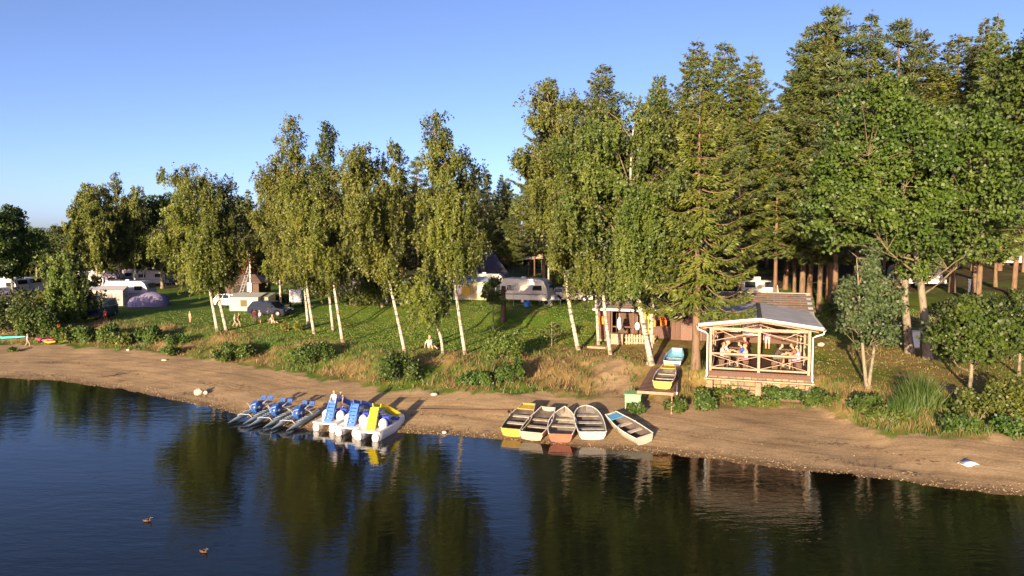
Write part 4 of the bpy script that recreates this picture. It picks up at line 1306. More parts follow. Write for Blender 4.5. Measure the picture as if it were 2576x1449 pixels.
GRASS_LAWN = leaf_mat("lawn_blades", (0.066, 0.138, 0.011), (0.118, 0.182, 0.018), (0.22, 0.22, 0.034), transl=0.3, patch=0.35)
GRASS_DRYLAWN = leaf_mat("dry_lawn_blades", (0.085, 0.095, 0.016), (0.19, 0.145, 0.035), (0.30, 0.19, 0.07), transl=0.3, patch=0.35)
def mask_sampler(mask):
    def f(r, n):
        X = r.uniform(-55, 34, n * 4); Y = r.uniform(27, 88, n * 4)
        pr = mask(X, Y)
        ok = r.random(n * 4) < pr
        vis = np.abs(X / Y * FPX) < 1450
        return np.stack([X, Y], -1)[ok & vis][:n]
    return f
def near_built(X, Y):
    u = (X - 13.7) * .951 - (Y - 40.7) * .309; v = (X - 13.7) * .309 + (Y - 40.7) * .951
    return ((np.abs(u) < 2.9) & (v > -0.4) & (v < 17)) | ((np.abs(u + 5.2) < 1.25) & (v > -4.6)) | ((u > -11.4) & (u < 4.6) & (v > 9.8) & (v < 18))
def m_straw(X, Y):
    y1, _ = L1(X); y2, _ = L2(X)
    b_ = np.clip((Y - y1 + 0.2) / 0.8, 0, 1) * np.clip((y2 + 0.6 - Y) / 1.0, 0, 1)
    c_ = np.exp(-(((X - 6.2 - 0.1 * (Y - 44)) / 1.6) ** 2)) * (Y < 50) + np.exp(-((X - (23.6 - 0.28 * (Y - 38))) / 0.7) ** 2)
    inside = near_built(X, Y)
    return b_ * np.clip(0.6 + 0.5 * smooth_noise(X, Y, 0.45, 8), 0, 1) * np.clip(1 - c_, 0.1, 1) * ~inside
def m_green(X, Y):
    y1, _ = L1(X); y2, _ = L2(X)
    b_ = np.clip((Y - y1 + 0.7) / 0.8, 0, 1) * np.clip((y2 + 1.2 - Y) / 1.5, 0, 1)
    c_ = np.exp(-(((X - 6.2 - 0.1 * (Y - 44)) / 1.6) ** 2)) * (Y < 50) + np.exp(-((X - (23.6 - 0.28 * (Y - 38))) / 0.7) ** 2)
    return ~near_built(X, Y) * b_ * np.clip(0.45 - 0.5 * smooth_noise(X, Y, 0.45, 8), 0, 1) * np.clip(1 - c_, 0.1, 1)
def m_right(X, Y):
    y1, _ = L1(X)
    return ~near_built(X, Y) * np.clip((X - 7) / 4, 0, 1) * np.clip((Y - y1 + 0.5) / 1, 0, 1) * np.clip((y1 + 6.0 - Y) / 4, 0, 1) * np.clip(1 - np.exp(-((X - (23.6 - 0.28 * (Y - 38))) / 0.7) ** 2), 0, 1)
def m_lawn(X, Y):
    y2, _ = L2(X)
    dryyard = np.clip((X - 1) / 3, 0, 1) * np.clip((54 - Y) / 3, 0, 1)
    return ~near_built(X, Y) * np.clip((Y - y2 + 0.5) / 1, 0, 1) * np.clip((80 - Y) / 20, 0, 1) * 0.8 * (1 - 0.85 * dryyard)
grass_stuff("straw_grass", "tall dry straw-coloured grass covering the bank", 15000, mask_sampler(m_straw), 0.18, 0.48, GRASS_STRAW, 0.02, 1)
grass_stuff("bank_grass", "green grass and weeds mixed into the bank", 14000, mask_sampler(m_green), 0.18, 0.45, GRASS_GREEN, 0.022, 2)
grass_stuff("shore_grass", "lush green grass fringe at the sand's upper edge on the right", 9000, mask_sampler(m_right), 0.2, 0.6, GRASS_GREEN, 0.018, 3)
def m_meadow(X, Y):
    y2, _ = L2(X)
    inside = near_built(X, Y)
    return np.clip((X - 0.5) / 3, 0, 1) * np.clip((Y - y2 + 0.5) / 1, 0, 1) * np.clip((64 - Y) / 8, 0, 1) * np.clip(0.65 + 0.4 * smooth_noise(X, Y, 0.35, 9), 0, 1) * ~inside
grass_stuff("lawn_grass", "short mown grass of the campsite lawn", 32000, mask_sampler(m_lawn), 0.05, 0.12, GRASS_LAWN, 0.036, 4)
grass_stuff("meadow_grass", "short sun-dried grass round hut and pavilion", 13000, mask_sampler(m_meadow), 0.06, 0.16, GRASS_DRYLAWN, 0.034, 5)

r = np.random.default_rng(9)
def pebbles(n, seed, smin, smax, spread):
    r = np.random.default_rng(seed)
    X = r.uniform(-40, 24, n)
    y0, _ = L0(X); y1, _ = L1(X)
    t = spread(r, n)
    Y = y0 + (y1 - y0) * t
    S = smin + (smax - smin) * r.random(n) ** 3
    z = np.array([hgt(x, y) for x, y in zip(X, Y)])
    oc = np.array([[1, 0, 0], [-1, 0, 0], [0, 1, 0], [0, -1, 0], [0, 0, 1], [0, 0, -.6], [.7, .6, .5], [-.6, .6, .5], [-.6, -.7, .5], [.7, -.6, .5]])
    of = np.array([[0, 6, 9], [2, 7, 6], [1, 8, 7], [3, 9, 8], [4, 6, 7], [4, 7, 8], [4, 8, 9], [4, 9, 6], [0, 2, 6], [2, 1, 7], [1, 3, 8], [3, 0, 9]])
    Vv = oc[None] * S[:, None, None] * r.uniform(0.6, 1.2, (n, 1, 3)) * np.array([1, 1, .6]) * r.uniform(0.85, 1.15, (n, 10, 1))
    th = r.uniform(0, 6.28, n)
    x_ = Vv[..., 0] * np.cos(th)[:, None] - Vv[..., 1] * np.sin(th)[:, None]; y_ = Vv[..., 0] * np.sin(th)[:, None] + Vv[..., 1] * np.cos(th)[:, None]
    Vv = np.stack([x_, y_, Vv[..., 2]], -1) + np.stack([X, Y, z], -1)[:, None, :]
    return Vv.reshape(-1, 3), (of[None] + np.arange(n)[:, None, None] * 10).reshape(-1, 3)
PEB = leaf_mat("pebble_stone", (0.18, 0.125, 0.08), (0.31, 0.225, 0.14), (0.44, 0.34, 0.24), transl=0.0, patch=2.0)
V, F_ = pebbles(8000, 1, 0.008, 0.052, lambda r, n: np.where(r.random(n) < 0.78, np.abs(r.normal(size=n)) * 0.075 - 0.012 + 0.05 * (np.sin(np.arange(n) * 0.7) > 0.6), r.uniform(0, 0.9, n) ** 1.5))
o = link("beach_pebbles", mesh_np("beach_pebbles", V, F_, PEB)); o['kind'] = 'stuff'; o['label'] = "pale pebbles strewn along the waterline"
# low growth under the wood's edge: closes the view between the stems
r = np.random.default_rng(31)
UND = [bush_geo(2.6, 2.6, 500 + i, n=1500, leaf=0.42) for i in range(3)]
UNDM = [(mesh_np("stems", *g[0], BARK_GREY, True), leaf_mesh("foliage", g[1], LEAF_DARK)) for g in UND]
for i in range(70):
    X = -95 + i * 2.75 + r.uniform(-1.5, 1.5); Y = 139 + r.uniform(-9, 12) - max(0, X) * 0.25
    t = thing("undergrowth_bush", "dark undergrowth bush among the stems at the back of the wood", "bush", (X, Y, hgt(X, Y)), r.uniform(0, 6.28), "undergrowth of the dark wood")
    t.scale = (r.uniform(0.8, 1.4),) * 2 + (r.uniform(0.8, 1.7),)
    m_ = UNDM[i % 3]
    link("stems", m_[0], t); link("foliage", m_[1], t)

# flotsam: twigs and weed left in broken lines by the falling water
r = np.random.default_rng(77)
n = 2600
X = r.uniform(-40, 24, n); y0, _ = L0(X); y1, _ = L1(X)
t = np.where(r.random(n) < 0.5, 0.13 + 0.03 * np.sin(X * 0.6), 0.40 + 0.05 * np.sin(X * 0.35 + 1)) + r.normal(size=n) * 0.02
keep = (np.sin(X * 0.9) + np.sin(X * 0.37 + 2) + r.normal(size=n) * 0.4) > 0.1
X, Y = X[keep], (y0 + (y1 - y0) * t)[keep]
P = np.stack([X, Y, np.array([hgt(a, b) for a, b in zip(X, Y)]) + 0.015], -1)
A = np.stack([r.normal(size=len(X)), r.normal(size=len(X)) * 0.5, r.uniform(0, 0.3, len(X))], -1)
V, F_ = leaf_quads(P, A, r.uniform(0.08, 0.34, len(X)), 0.014, r)
o = link("shore_flotsam", mesh_np("shore_flotsam", V, F_, mat("wet_twigs", (0.085, 0.058, 0.036), 0.9, 0.4, 8))); o['kind'] = 'stuff'; o['label'] = "dark twigs and weed strewn in broken lines along the beach"
# ------------------------------------------------------------------ pavilion, hut, jetty: one yard, turned 18 degrees
YR = -R(18)
FX, FY = at_y(1908, 938, 40.7).x, 40.7
U, Vv = Vector((math.cos(YR), math.sin(YR), 0)), Vector((-math.sin(YR), math.cos(YR), 0))
def yard(u, v, z=0.0):
    p = Vector((FX, FY, 0)) + U * u + Vv * v
    p.z = z
    return p
ZF = at_y(1908, 938, 40.7).z            # pavilion floor
ZE = at_y(1797, 828, 41.5).z            # eaves
ZR = at_y(1908, 806, 40.7).z            # ridge
PINEWOOD = mat("pale_timber", (0.37, 0.255, 0.175), 0.75, 0.35, 5, 0.4, stretch=(1, 1, 6), dirt=0.3)
TIMBER_DARK = mat("brown_timber", (0.10, 0.055, 0.035), 0.75, 0.3, 4, 0.3, stretch=(5, 5, 0.8))
TIMBER_RED = mat("red_brown_timber", (0.115, 0.055, 0.037), 0.7, 0.3, 4, 0.3, stretch=(5, 5, 0.8))
WHITE = mat("white_paint", (0.78, 0.76, 0.72), 0.45, 0.1, 3, dirt=0.25)
ROOF_FELT = mat("grey_felt", (0.54, 0.53, 0.57), 0.5, 0.25, 1.2, 0.2)  # pale lavender tone carries the sky's reflection in the colour
CONCRETE = mat("brown_concrete", (0.30, 0.20, 0.13), 0.9, 0.3, 3, 0.4)
STEEL_GREY = mat("grey_steel", (0.42, 0.45, 0.50), 0.45, 0.2, 5, metal=0.4, dirt=0.3)
RUST = mat("rusty_steel", (0.32, 0.17, 0.09), 0.8, 0.4, 6, 0.3)

pav = thing("pavilion", "open timber pavilion with grey gable roof and cross-braced railing above the beach", "pavilion", yard(0, 0, ZF), YR)
HW, DEP = 2.62, 10.1
h_e = ZE - ZF; h_r = ZR - ZF
# floor boards share one mesh
bm_ = MB().box((0, DEP / 2, -0.03), (0.193, DEP, 0.06)).mesh("floor_board", TIMBER_RED)
for i in range(28):
    o = link("floor_board", bm_, pav, (-2.70 + i * 0.2, 0, 0))
for v in (0.08, 3.4, 6.8):
    MB().box((0, v, -0.17), (5.7, 0.16, 0.20)).build("floor_beam", TIMBER_RED if v < 1 else TIMBER_DARK, pav)
MB().box((0, -0.05, -0.47), (5.9, 0.10, 0.08)).build("lower_beam", PINEWOOD, pav)
for v in (0, 3.4, 6.8, 9.9):
    for u in ((-HW, 0, HW) if v == 0 else (-HW, HW)):
        MB().box((u, v, h_e / 2 + 0.002), (0.15, 0.15, h_e), bev=0.012).build("post", PINEWOOD, pav)
# pillars down to the slope
for v in (0, 3.4):
    for u in (-HW, 0, HW):
        g0 = hgt(*yard(u, v).xy) - ZF - 0.3
        k = MB().box((u, v + 0.02, (g0 - 0.56) / 2), (0.30 if v == 0 else 0.26, 0.26, -g0 - 0.56 + 0.002), bev=0.02)
        k.build("pillar", CONCRETE, pav)
MB().bar((-HW - 0.2, 0.0, hgt(*yard(0, 0).xy) - ZF + 0.12), (HW + 0.2, 0.0, hgt(*yard(0, 0).xy) - ZF + 0.06), 0.12, 0.14).build("ground_beam", TIMBER_RED, pav)
# eaves beams along the sides, tie beams and trusses
for s in (-1, 1):
    MB().box((s * HW, DEP / 2 + 0.35, h_e + 0.07), (0.14, DEP + 1.0, 0.14)).build("eaves_beam", PINEWOOD, pav)
for v in (0, 3.4, 6.8):
    MB().box((0, v, h_e + 0.05), (2 * HW - 0.16, 0.12, 0.16)).build("tie_beam", PINEWOOD, pav)
    for s in (-1, 1):
        MB().bar((s * 0.10, v - 0.082, h_e - 0.06), (s * (HW - 0.06), v - 0.082, h_e - 0.66), 0.04, 0.12, up=(0, 1, 0)).build("brace", PINEWOOD, pav)
        MB().bar((s * 0.02, v + 0.10, h_r - 0.10), (s * (HW + 0.45), v + 0.10, h_e + 0.10 - 0.06), 0.05, 0.13, up=(0, 1, 0)).build("rafter", PINEWOOD, pav)
        MB().bar((s * (HW - 0.35), v + 0.19, h_e + 0.02), (s * 1.25, v + 0.19, h_e - 0.45), 0.04, 0.10, up=(0, 1, 0)).build("brace", PINEWOOD, pav)
# railing: front bays and two bays each side
def rail_bay(a, b):
    a, b = Vector(a), Vector(b)
    n = (b - a).normalized().cross(Vector((0, 0, 1)))
    for z, w in ((1.0, 0.10), (0.16, 0.10)):
        MB().bar(a + Vector((0, 0, z)), b + Vector((0, 0, z)), 0.06, w).build("rail", PINEWOOD, pav)
    MB().bar(a + Vector((0, 0, 0.93)) + n * 0.055, b + Vector((0, 0, 0.23)) + n * 0.055, 0.035, 0.10, up=n).build("cross_brace", PINEWOOD, pav)
    MB().bar(a + Vector((0, 0, 0.23)) + n * 0.095, b + Vector((0, 0, 0.93)) + n * 0.095, 0.035, 0.10, up=n).build("cross_brace", PINEWOOD, pav)
for u0, u1 in ((-HW + .08, -.08), (.08, HW - .08)):
    rail_bay((u0, 0, 0), (u1, 0, 0))
for s in (-1, 1):
    for v0 in (0, 3.4, 6.8):
        rail_bay((s * HW, v0 + .08, 0), (s * HW, v0 + 3.3, 0))
# roof slopes, ridge strip, white verge and gutters
RW = 3.25
for s in (-1, 1):
    zb, zt = h_e + 0.20, h_r + 0.02
    MB().prism([(s * RW, zb), (0, zt), (0, zt + 0.07), (s * RW, zb + 0.07)], -0.35, DEP - 0.1, 'y').build("roof_slope", ROOF_FELT, pav)
    MB().bar((s * 0.005, -0.385, zt - 0.005), (s * (RW + 0.02), -0.385, zb - 0.005), 0.06, 0.20, up=(0, 1, 0)).build("verge_board", PINEWOOD, pav)
    MB().bar((s * 0.005, -0.40, zt + 0.095), (s * (RW + 0.05), -0.40, zb + 0.095), 0.12, 0.05, up=(0, 1, 0)).build("verge_cap", mat("aged_white", (0.58, 0.55, 0.50), 0.6, 0.15, 4, dirt=0.35), pav)
    rows = []
    for y in (-0.40, DEP * 0.5, DEP - 0.15):
        rows.append([(s * (RW + 0.09) + 0.085 * math.cos(a), y, zb + 0.02 - 0.085 * math.sin(a)) for a in np.linspace(0, math.pi, 7)])
    gt = MB().sheet(rows, 0.008).build("gutter", WHITE, pav)
    MB().tube([(s * (RW + 0.09), -0.30, zb - 0.07), (s * (RW + 0.06), -0.28, zb - 0.20), (s * (HW + 0.30), -0.2, zb - 0.36), (s * (HW + 0.17), -0.10, zb - 0.46), (s * (HW + 0.17), -0.10, -0.25), (s * (HW + 0.22), -0.2, -0.36)], 0.045, 8).build("downpipe", WHITE, pav)
MB().prism([(-0.14, h_r + 0.085), (0, h_r + 0.10), (0.14, h_r + 0.085), (0.14, h_r + 0.10), (0, h_r + 0.125), (-0.14, h_r + 0.10)], -0.34, DEP - 0.12, 'y').build("ridge_strip", mat("dark_strip", (0.07, 0.06, 0.06), 0.8), pav)

# stone wall under the floor
wallt = thing("stone_wall", "pale sandstone wall under the pavilion floor", "wall", yard(0, 0.75, 0.78), YR)
STONE = [mat("sandstone_%s" % n, c, 0.9, 0.25, 4, 0.5) for n, c in (("pale", (0.31, 0.225, 0.14)), ("ochre", (0.25, 0.165, 0.09)), ("grey", (0.20, 0.155, 0.11)))]  # stone tones lowered to paint in the deck's shade
MB().box((0, 0.22, 0.72), (5.9, 0.2, 1.5)).build("mortar_bed", mat("old_mortar", (0.22, 0.17, 0.12), 0.95, 0.3, 3, 0.4), wallt)
rs = np.random.default_rng(3)
z = 0.0
while z < 1.45:
    hh = rs.uniform(0.2, 0.3); u = -2.9
    while u < 2.8:
        w = min(rs.uniform(0.3, 0.7), 2.92 - u)
        MB().box((u + w / 2, rs.uniform(0, 0.05), z + hh / 2), (w - 0.03, 0.3, hh - 0.03), bev=0.03).build("stone", STONE[int(rs.integers(0, 3))], wallt)
        u += w
    z += hh

# weeds between and before the pillars
for i, (u, v, w, h, lab) in enumerate(((-1.45, 0.32, 1.15, 0.62, "weeds between the pavilion's left and middle pillar"), (1.25, 0.30, 1.2, 0.85, "taller weeds between the pavilion's middle and right pillar"),
                                       (-2.75, -0.7, 0.7, 0.6, "low shrub at the foot of the pavilion's left pillar"), (-0.7, -0.9, 0.55, 0.35, "small weed patch before the pavilion's left bay"),
                                       (0.55, -0.75, 0.8, 0.42, "spreading weeds before the pavilion's middle pillar"), (2.95, -0.5, 0.75, 0.95, "bush at the foot of the pavilion's right pillar"), (3.7, -1.1, 0.5, 0.5, "little shrub right of the pavilion bush"))):
    q = yard(u, v)
    b_ = thing("bush", lab, "bush", (q.x, q.y, hgt(q.x, q.y)), YR, "bushes on the bank")
    g = bush_geo(w, h, 900 + i, n=int(900 + 1500 * w * h), leaf=0.13, lumps=12)
    link("stems", mesh_np("stems", *g[0], BARK_GREY, True), b_); link("foliage", leaf_mesh("foliage", g[1], LEAF_BUSH if i % 2 else LEAF_BIRCH_GREEN), b_)

# furniture in the pavilion
def picnic_table(u, v, label):
    t = thing("picnic_table", label, "table", yard(u, v, ZF), YR, "tables in the pavilion")
    for i in range(4):
        MB().box((-0.33 + i * 0.22, 0, 0.76), (0.205, 1.9, 0.045)).build("table_board", TIMBER_RED, t)
    for y in (-0.75, 0.75):
        k = MB().box((0, y, 0.70), (0.8, 0.08, 0.07))
        k.build("crosspiece", TIMBER_DARK, t)
        for s in (-1, 1):
            MB().bar((s * 0.22, y, 0.665), (s * 0.34, y, 0.0), 0.07, 0.07).build("leg", TIMBER_DARK, t)
    return t
def bench(u, v, label):
    t = thing("bench", label, "bench", yard(u, v, ZF), YR, "benches in the pavilion")
    MB().box((0, 0, 0.44), (0.36, 1.9, 0.05)).build("seat", TIMBER_RED, t)
    for y in (-0.7, 0.7):
        MB().box((0, y, 0.2075), (0.30, 0.06, 0.415)).build("leg", TIMBER_DARK, t)
    return t
picnic_table(-1.4, 2.1, "brown table at the pavilion's left front corner"); bench(-2.05, 2.1, "bench along the left railing by the front table"); bench(-0.7, 2.1, "bench right of the left front table")
picnic_table(1.55, 2.2, "brown table at the pavilion's right front corner"); bench(0.9, 2.2, "bench left of the right front table"); bench(2.2, 2.2, "bench along the right railing by the front table")
picnic_table(-1.4, 5.2, "brown table in the middle of the pavilion's left side"); picnic_table(1.55, 5.4, "brown table in the middle of the pavilion's right side")

# ------------------------------------------------------------------ hut behind
ZH = 2.42
hut = thing("hut", "long low dark brown timber hut with shingle roof behind jetty and pavilion", "hut", yard(0, 10.3, ZH), YR)
U0, U1, WH, DH = -11.2, 3.35, 2.3, 6.8
def wall_boards(u0, u1, v, h0, h1, m, n=None):
    n = n or max(1, int((u1 - u0) / 0.22))
    w = (u1 - u0) / n
    me_ = MB().box((0, 0, (h0 + h1) / 2), (w - 0.012, 0.045, h1 - h0)).mesh("wall_board", m)
    for i in range(n):
        link("wall_board", me_, hut, (u0 + (i + .5) * w, v + 0.008 * (i % 2), 0))
MB().box(((U0 + U1) / 2, DH - 0.1, WH / 2), (U1 - U0, 0.2, WH)).build("back_wall", TIMBER_DARK, hut)
for u in (U0 + 0.1, U1 - 0.1):
    MB().box((u, DH / 2, WH / 2), (0.2, DH - 0.42, WH)).build("side_wall", TIMBER_DARK, hut)
MB().box(((-5.9 + U1) / 2 - 0.1, 0.10, WH / 2), (U1 + 5.9 - 0.3, 0.10, WH)).build("front_wall", TIMBER_DARK, hut)
wall_boards(-5.9, -5.25, 0, 0, WH, TIMBER_RED); wall_boards(-3.65, U1, 0, 0, WH, TIMBER_RED)
wall_boards(U0, -10.3, 0, 0, WH, TIMBER_RED)
MB().box((-8.1, 2.2, WH / 2), (4.3, 0.1, WH)).build("porch_wall", TIMBER_DARK, hut)
MB().box((-5.85, 1.15, WH / 2), (0.1, 2.0, WH)).build("porch_wall", TIMBER_DARK, hut)
MB().box((-8.1, 1.1, 0.04), (4.35, 2.1, 0.08)).build("porch_floor", TIMBER_DARK, hut)
MB().box(((U0 + U1) / 2, DH / 2, -0.2), (U1 - U0 + 0.1, DH + .1, 0.4)).build("base", CONCRETE, hut)
for u in (-10.2, -8.6, -7.3):
    MB().box((u, 0.06, WH / 2 + 0.003), (0.12, 0.12, WH - 0.01)).build("porch_post", TIMBER_RED, hut)
MB().box((-8.1, 0.06, 0.95), (4.2, 0.05, 0.10)).build("porch_rail", TIMBER_RED, hut)
MB().box((-6.6, 0.3, 0.62), (1.3, 0.06, 0.9)).build("counter", TIMBER_RED, hut)
door = MB().box((-4.45, -0.01, 1.05), (1.5, 0.06, 2.08), bev=0.01).build("door", mat("door_brown", (0.145, 0.072, 0.048), 0.6, 0.2, 3, 0.2, stretch=(6, 6, 0.6)), hut)
MB().box((-4.1, -0.055, 1.45), (0.3, 0.012, 0.45)).build("notice_sheet", WHITE, door)
MB().tube([(-5.05, -0.06, 1.0), (-5.05, -0.10, 1.0), (-4.95, -0.10, 1.0)], 0.012, 6).build("handle", STEEL_GREY, door)
# windows and posters on the wall inside the pavilion
for u, w in ((-1.6, 1.0),):
    wd = MB().box((u, -0.02, 1.35), (w, 0.06, 0.9)).build("window", WHITE, hut)
    MB().box((u, -0.056, 1.35), (w - 0.14, 0.012, 0.76)).build("pane", glass("dark_glass"), wd)
wd = MB().box((-0.35, -0.02, 1.30), (1.25, 0.05, 1.15)).build("poster_board", WHITE, hut)
MB().box((-0.35, -0.052, 1.15), (1.1, 0.010, 0.5)).build("poster", mat("pinkish_print", (0.62, 0.36, 0.34), 0.6, 0.4, 9), wd)
# roof
ZEV, ZRG, VRG = WH + 0.02, WH + 1.05, 3.6
for (v0, z0_, v1, z1_) in ((-0.65, ZEV - 0.05, VRG, ZRG), (DH + 0.5, ZEV, VRG, ZRG)):
    MB().prism([(v0, z0_), (v1, z1_), (v1, z1_ + 0.06), (v0, z0_ + 0.06)], U0 - 0.3, U1 + 0.25, 'x').build("roof_deck", ROOF_FELT, hut)
SH = [mat("shingle_%s" % n, c, 0.85, 0.3, 3, 0.4) for n, c in (("grey", (0.20, 0.165, 0.15)), ("brown", (0.24, 0.15, 0.11)), ("mossy", (0.16, 0.135, 0.105)))]
sl = math.atan2(ZRG - ZEV + 0.05, VRG + 0.65)
shm = [MB().box((0, 0, 0), (0.86, 0.50, 0.022), Matrix.Rotation(sl - 0.035, 3, 'X')).mesh("shingle", m) for m in SH]
ro = np.random.default_rng(8)
for j in range(9):
    for i in range(19):
        uu = U0 - 0.3 + 0.44 + i * 0.87 + (0.43 if j % 2 else 0)
        if uu > U1: continue
        vv = -0.42 + j * 0.475
        zz = ZEV - 0.05 + (vv + 0.65) * math.tan(sl) + 0.085
        link("shingle", shm[int(ro.choice([0, 0, 1, 1, 2]))], hut, (uu + ro.uniform(-.01, .01), vv, zz + ro.uniform(0, .008)))
MB().box(((U0 + U1) / 2, VRG, ZRG + 0.11), (U1 - U0 + 0.5, 0.26, 0.05)).build("ridge_cap", mat("ridge_grey", (0.33, 0.31, 0.28), 0.7), hut)
rows = [[(u, -0.72 + 0.08 * math.cos(a), ZEV - 0.06 - 0.08 * math.sin(a)) for a in np.linspace(0, math.pi, 7)] for u in (U0 - 0.3, -3, -3.0 + 0.5)]
MB().sheet(rows, 0.008).build("gutter", WHITE, hut)
rows = [[(U1 + 0.0 + k, -0.72 + 0.08 * math.cos(a), ZEV - 0.06 - 0.08 * math.sin(a)) for a in np.linspace(0, math.pi, 7)] for k in (-1.2, -0.5, 0.25)]
MB().sheet(rows, 0.008).build("gutter", WHITE, hut)

# things in and before the porch
def life_jacket(u, v, z, label, rot=0.0, c=(0.85, 0.22, 0.03)):
    t = thing("life_jacket", label, "life jacket", yard(u, v, z), YR + rot, "orange life jackets in the porch")
    for s in (-1, 1):
        MB().box((s * 0.13, 0, 0.28), (0.2, 0.1, 0.5), bev=0.04).build("front_panel", mat("orange_cloth", c, 0.8, 0.15, 6), t)
    MB().box((0, 0.13, 0.32), (0.4, 0.09, 0.56), bev=0.04).build("back_panel", mat("orange_cloth", c, 0.8), t)
    MB().tube([(-.16, 0, .53), (-.13, .07, .6), (.13, .07, .6), (.16, 0, .53)], 0.03, 6).build("collar", mat("orange_cloth", c, 0.8), t)
life_jacket(-7.2, 10.3, ZH + 1.0, "orange life jacket left on the porch rail"); life_jacket(-6.45, 10.55, ZH + 1.08, "orange life jacket right, on the porch counter", 0.3)
life_jacket(-10.9, 9.9, ZH + 1.1, "orange life jacket hanging at the hut's left end")
for i, (u, lab) in enumerate(((-7.75, "left yellow oar standing in the porch"), (-7.5, "right yellow oar standing in the porch"))):
    t = thing("oar", lab, "oar", yard(u, 10.22, ZH), YR, "yellow oars in the porch")
    MB().tube([(0, 0, 0), (0, 0.05, 1.95)], 0.024, 6).build("shaft", mat("yellow_paint", (0.75, 0.52, 0.05), 0.5), t)
    MB().box((0, 0.05, 1.85), (0.14, 0.02, 0.5), bev=0.008).build("blade", mat("yellow_paint", (0.75, 0.52, 0.05), 0.5), t)
for i, (u, v, z, lab) in enumerate(((-9.6, 10.25, ZH + 1.15, "large white fender hanging left in the porch"), (-8.3, 10.3, ZH + 1.0, "white fender hanging beside the yellow oars"))):
    t = thing("fender", lab, "fender", yard(u, v, z - 0.45), YR, "white fenders in the porch")
    MB().ell((0, 0, 0.5), (0.19, 0.17, 0.48 if i == 0 else 0.30), 12, 10).build("float_body", WHITE, t)
    MB().tube([(0, 0, 0.9 if i == 0 else .75), (0, 0, 1.25)], 0.012, 5).build("rope", mat("rope", (0.5, 0.4, 0.25), 0.9), t)
crate = thing("wooden_crate", "light plywood crate at the left end of the board stack before the porch", "crate", yard(-9.5, 8.9, ZH - 0.1), YR)
for s in (-1, 1):
    MB().box((0, s * 0.33, 0.36), (0.86, 0.03, 0.72)).build("side_panel", PINEWOOD, crate); MB().box((s * 0.42, 0, 0.36), (0.03, 0.62, 0.72)).build("side_panel", PINEWOOD, crate)
MB().box((0, 0, 0.735), (0.92, 0.74, 0.03)).build("lid", PINEWOOD, crate)
for s in (-1, 1): MB().box((s * 0.36, -0.36, 0.36), (0.08, 0.03, 0.7)).build("batten", PINEWOOD, crate)
stack = thing("board_fence", "low fence of upright weathered boards before the porch", "fence", yard(-7.9, 8.8, ZH - 0.12), YR)
for i in range(11):
    MB().box((-0.95 + i * 0.19, 0.03 * (i % 2), 0.36 + 0.03 * ((i * 7) % 3)), (0.13, 0.03, 0.72), Matrix.Rotation(0.03 * ((i * 5) % 3 - 1), 3, 'Y')).build("board", mat("weathered_boards", (0.40, 0.29, 0.19), 0.85, 0.35, 6, 0.3, stretch=(5, 5, 1)), stack)
MB().box((0, 0.085, 0.5), (2.2, 0.05, 0.08)).build("crossrail", PINEWOOD, stack); MB().box((0, 0.085, 0.15), (2.2, 0.05, 0.08)).build("crossrail", PINEWOOD, stack)
step = thing("step_planks", "low stack of pale planks left of the hut", "planks", on_ground(1502, 876), YR)
for i in range(4):
    MB().box((0.05 * (i % 2), 0.28 * (i % 2) - 0.15, 0.05 + 0.07 * (i // 2)), (1.3, 0.24, 0.06)).build("plank", PINEWOOD, step)
slab = thing("door_step", "pale concrete step before the hut door, left of the jetty", "step", yard(-6.6, 9.3, ZH - 0.18), YR)
MB().box((0, 0, 0.06), (1.2, 0.7, 0.22), bev=0.02).build("slab", mat("pale_concrete", (0.52, 0.42, 0.30), 0.9, 0.25, 4, .3), slab)

# ------------------------------------------------------------------ jetty
JU, JV0, JV1 = -5.22, -4.25, 9.9
def jz(v): return 1.78 + (v - JV0) / (JV1 - JV0) * (ZH + 0.02 - 1.78)
jet = thing("boat_jetty", "long dark brown plank jetty on thin legs running from the hut door to the beach", "jetty", yard(JU, JV0, 0.75), YR)
DECKM = mat("dark_deck_boards", (0.105, 0.055, 0.042), 0.7, 0.35, 3, 0.25)
jb = MB().box((0, 0, 0), (1.86, 0.288, 0.04)).mesh("deck_board", DECKM)
n = int((JV1 - JV0) / 0.3)
for i in range(n):
    v = JV0 + 0.15 + i * 0.3
    link("deck_board", jb, jet, (0, v - JV0, jz(v) - 0.75))
for s in (-1, 1):
    MB().bar((s * 0.86, 0.02, jz(JV0) - 0.75 - 0.075), (s * 0.86, JV1 - JV0 - .05, jz(JV1) - 0.75 - 0.075), 0.06, 0.10).build("side_beam", TIMBER_RED, jet)
MB().box((0, -0.03, jz(JV0) - 0.75 - 0.05), (1.90, 0.05, 0.14)).build("end_board", mat("worn_red_edge", (0.42, 0.20, 0.12), 0.7, 0.3, 5), jet)
for j, v in enumerate((JV0 + 0.1, JV0 + 3.0, JV0 + 5.0, JV0 + 7.2, JV0 + 10)):
    for s in (-1, 1):
        q = yard(JU + s * 0.86, v)
        g0 = hgt(q.x, q.y) - 0.75 - 0.25
        MB().box((s * 0.86, v - JV0, (g0 + jz(v) - 0.75 - 0.13) / 2), (0.07, 0.07, jz(v) - 0.75 - 0.13 - g0)).build("leg", (RUST if s > 0 else STEEL_GREY) if j == 0 else STEEL_GREY, jet)

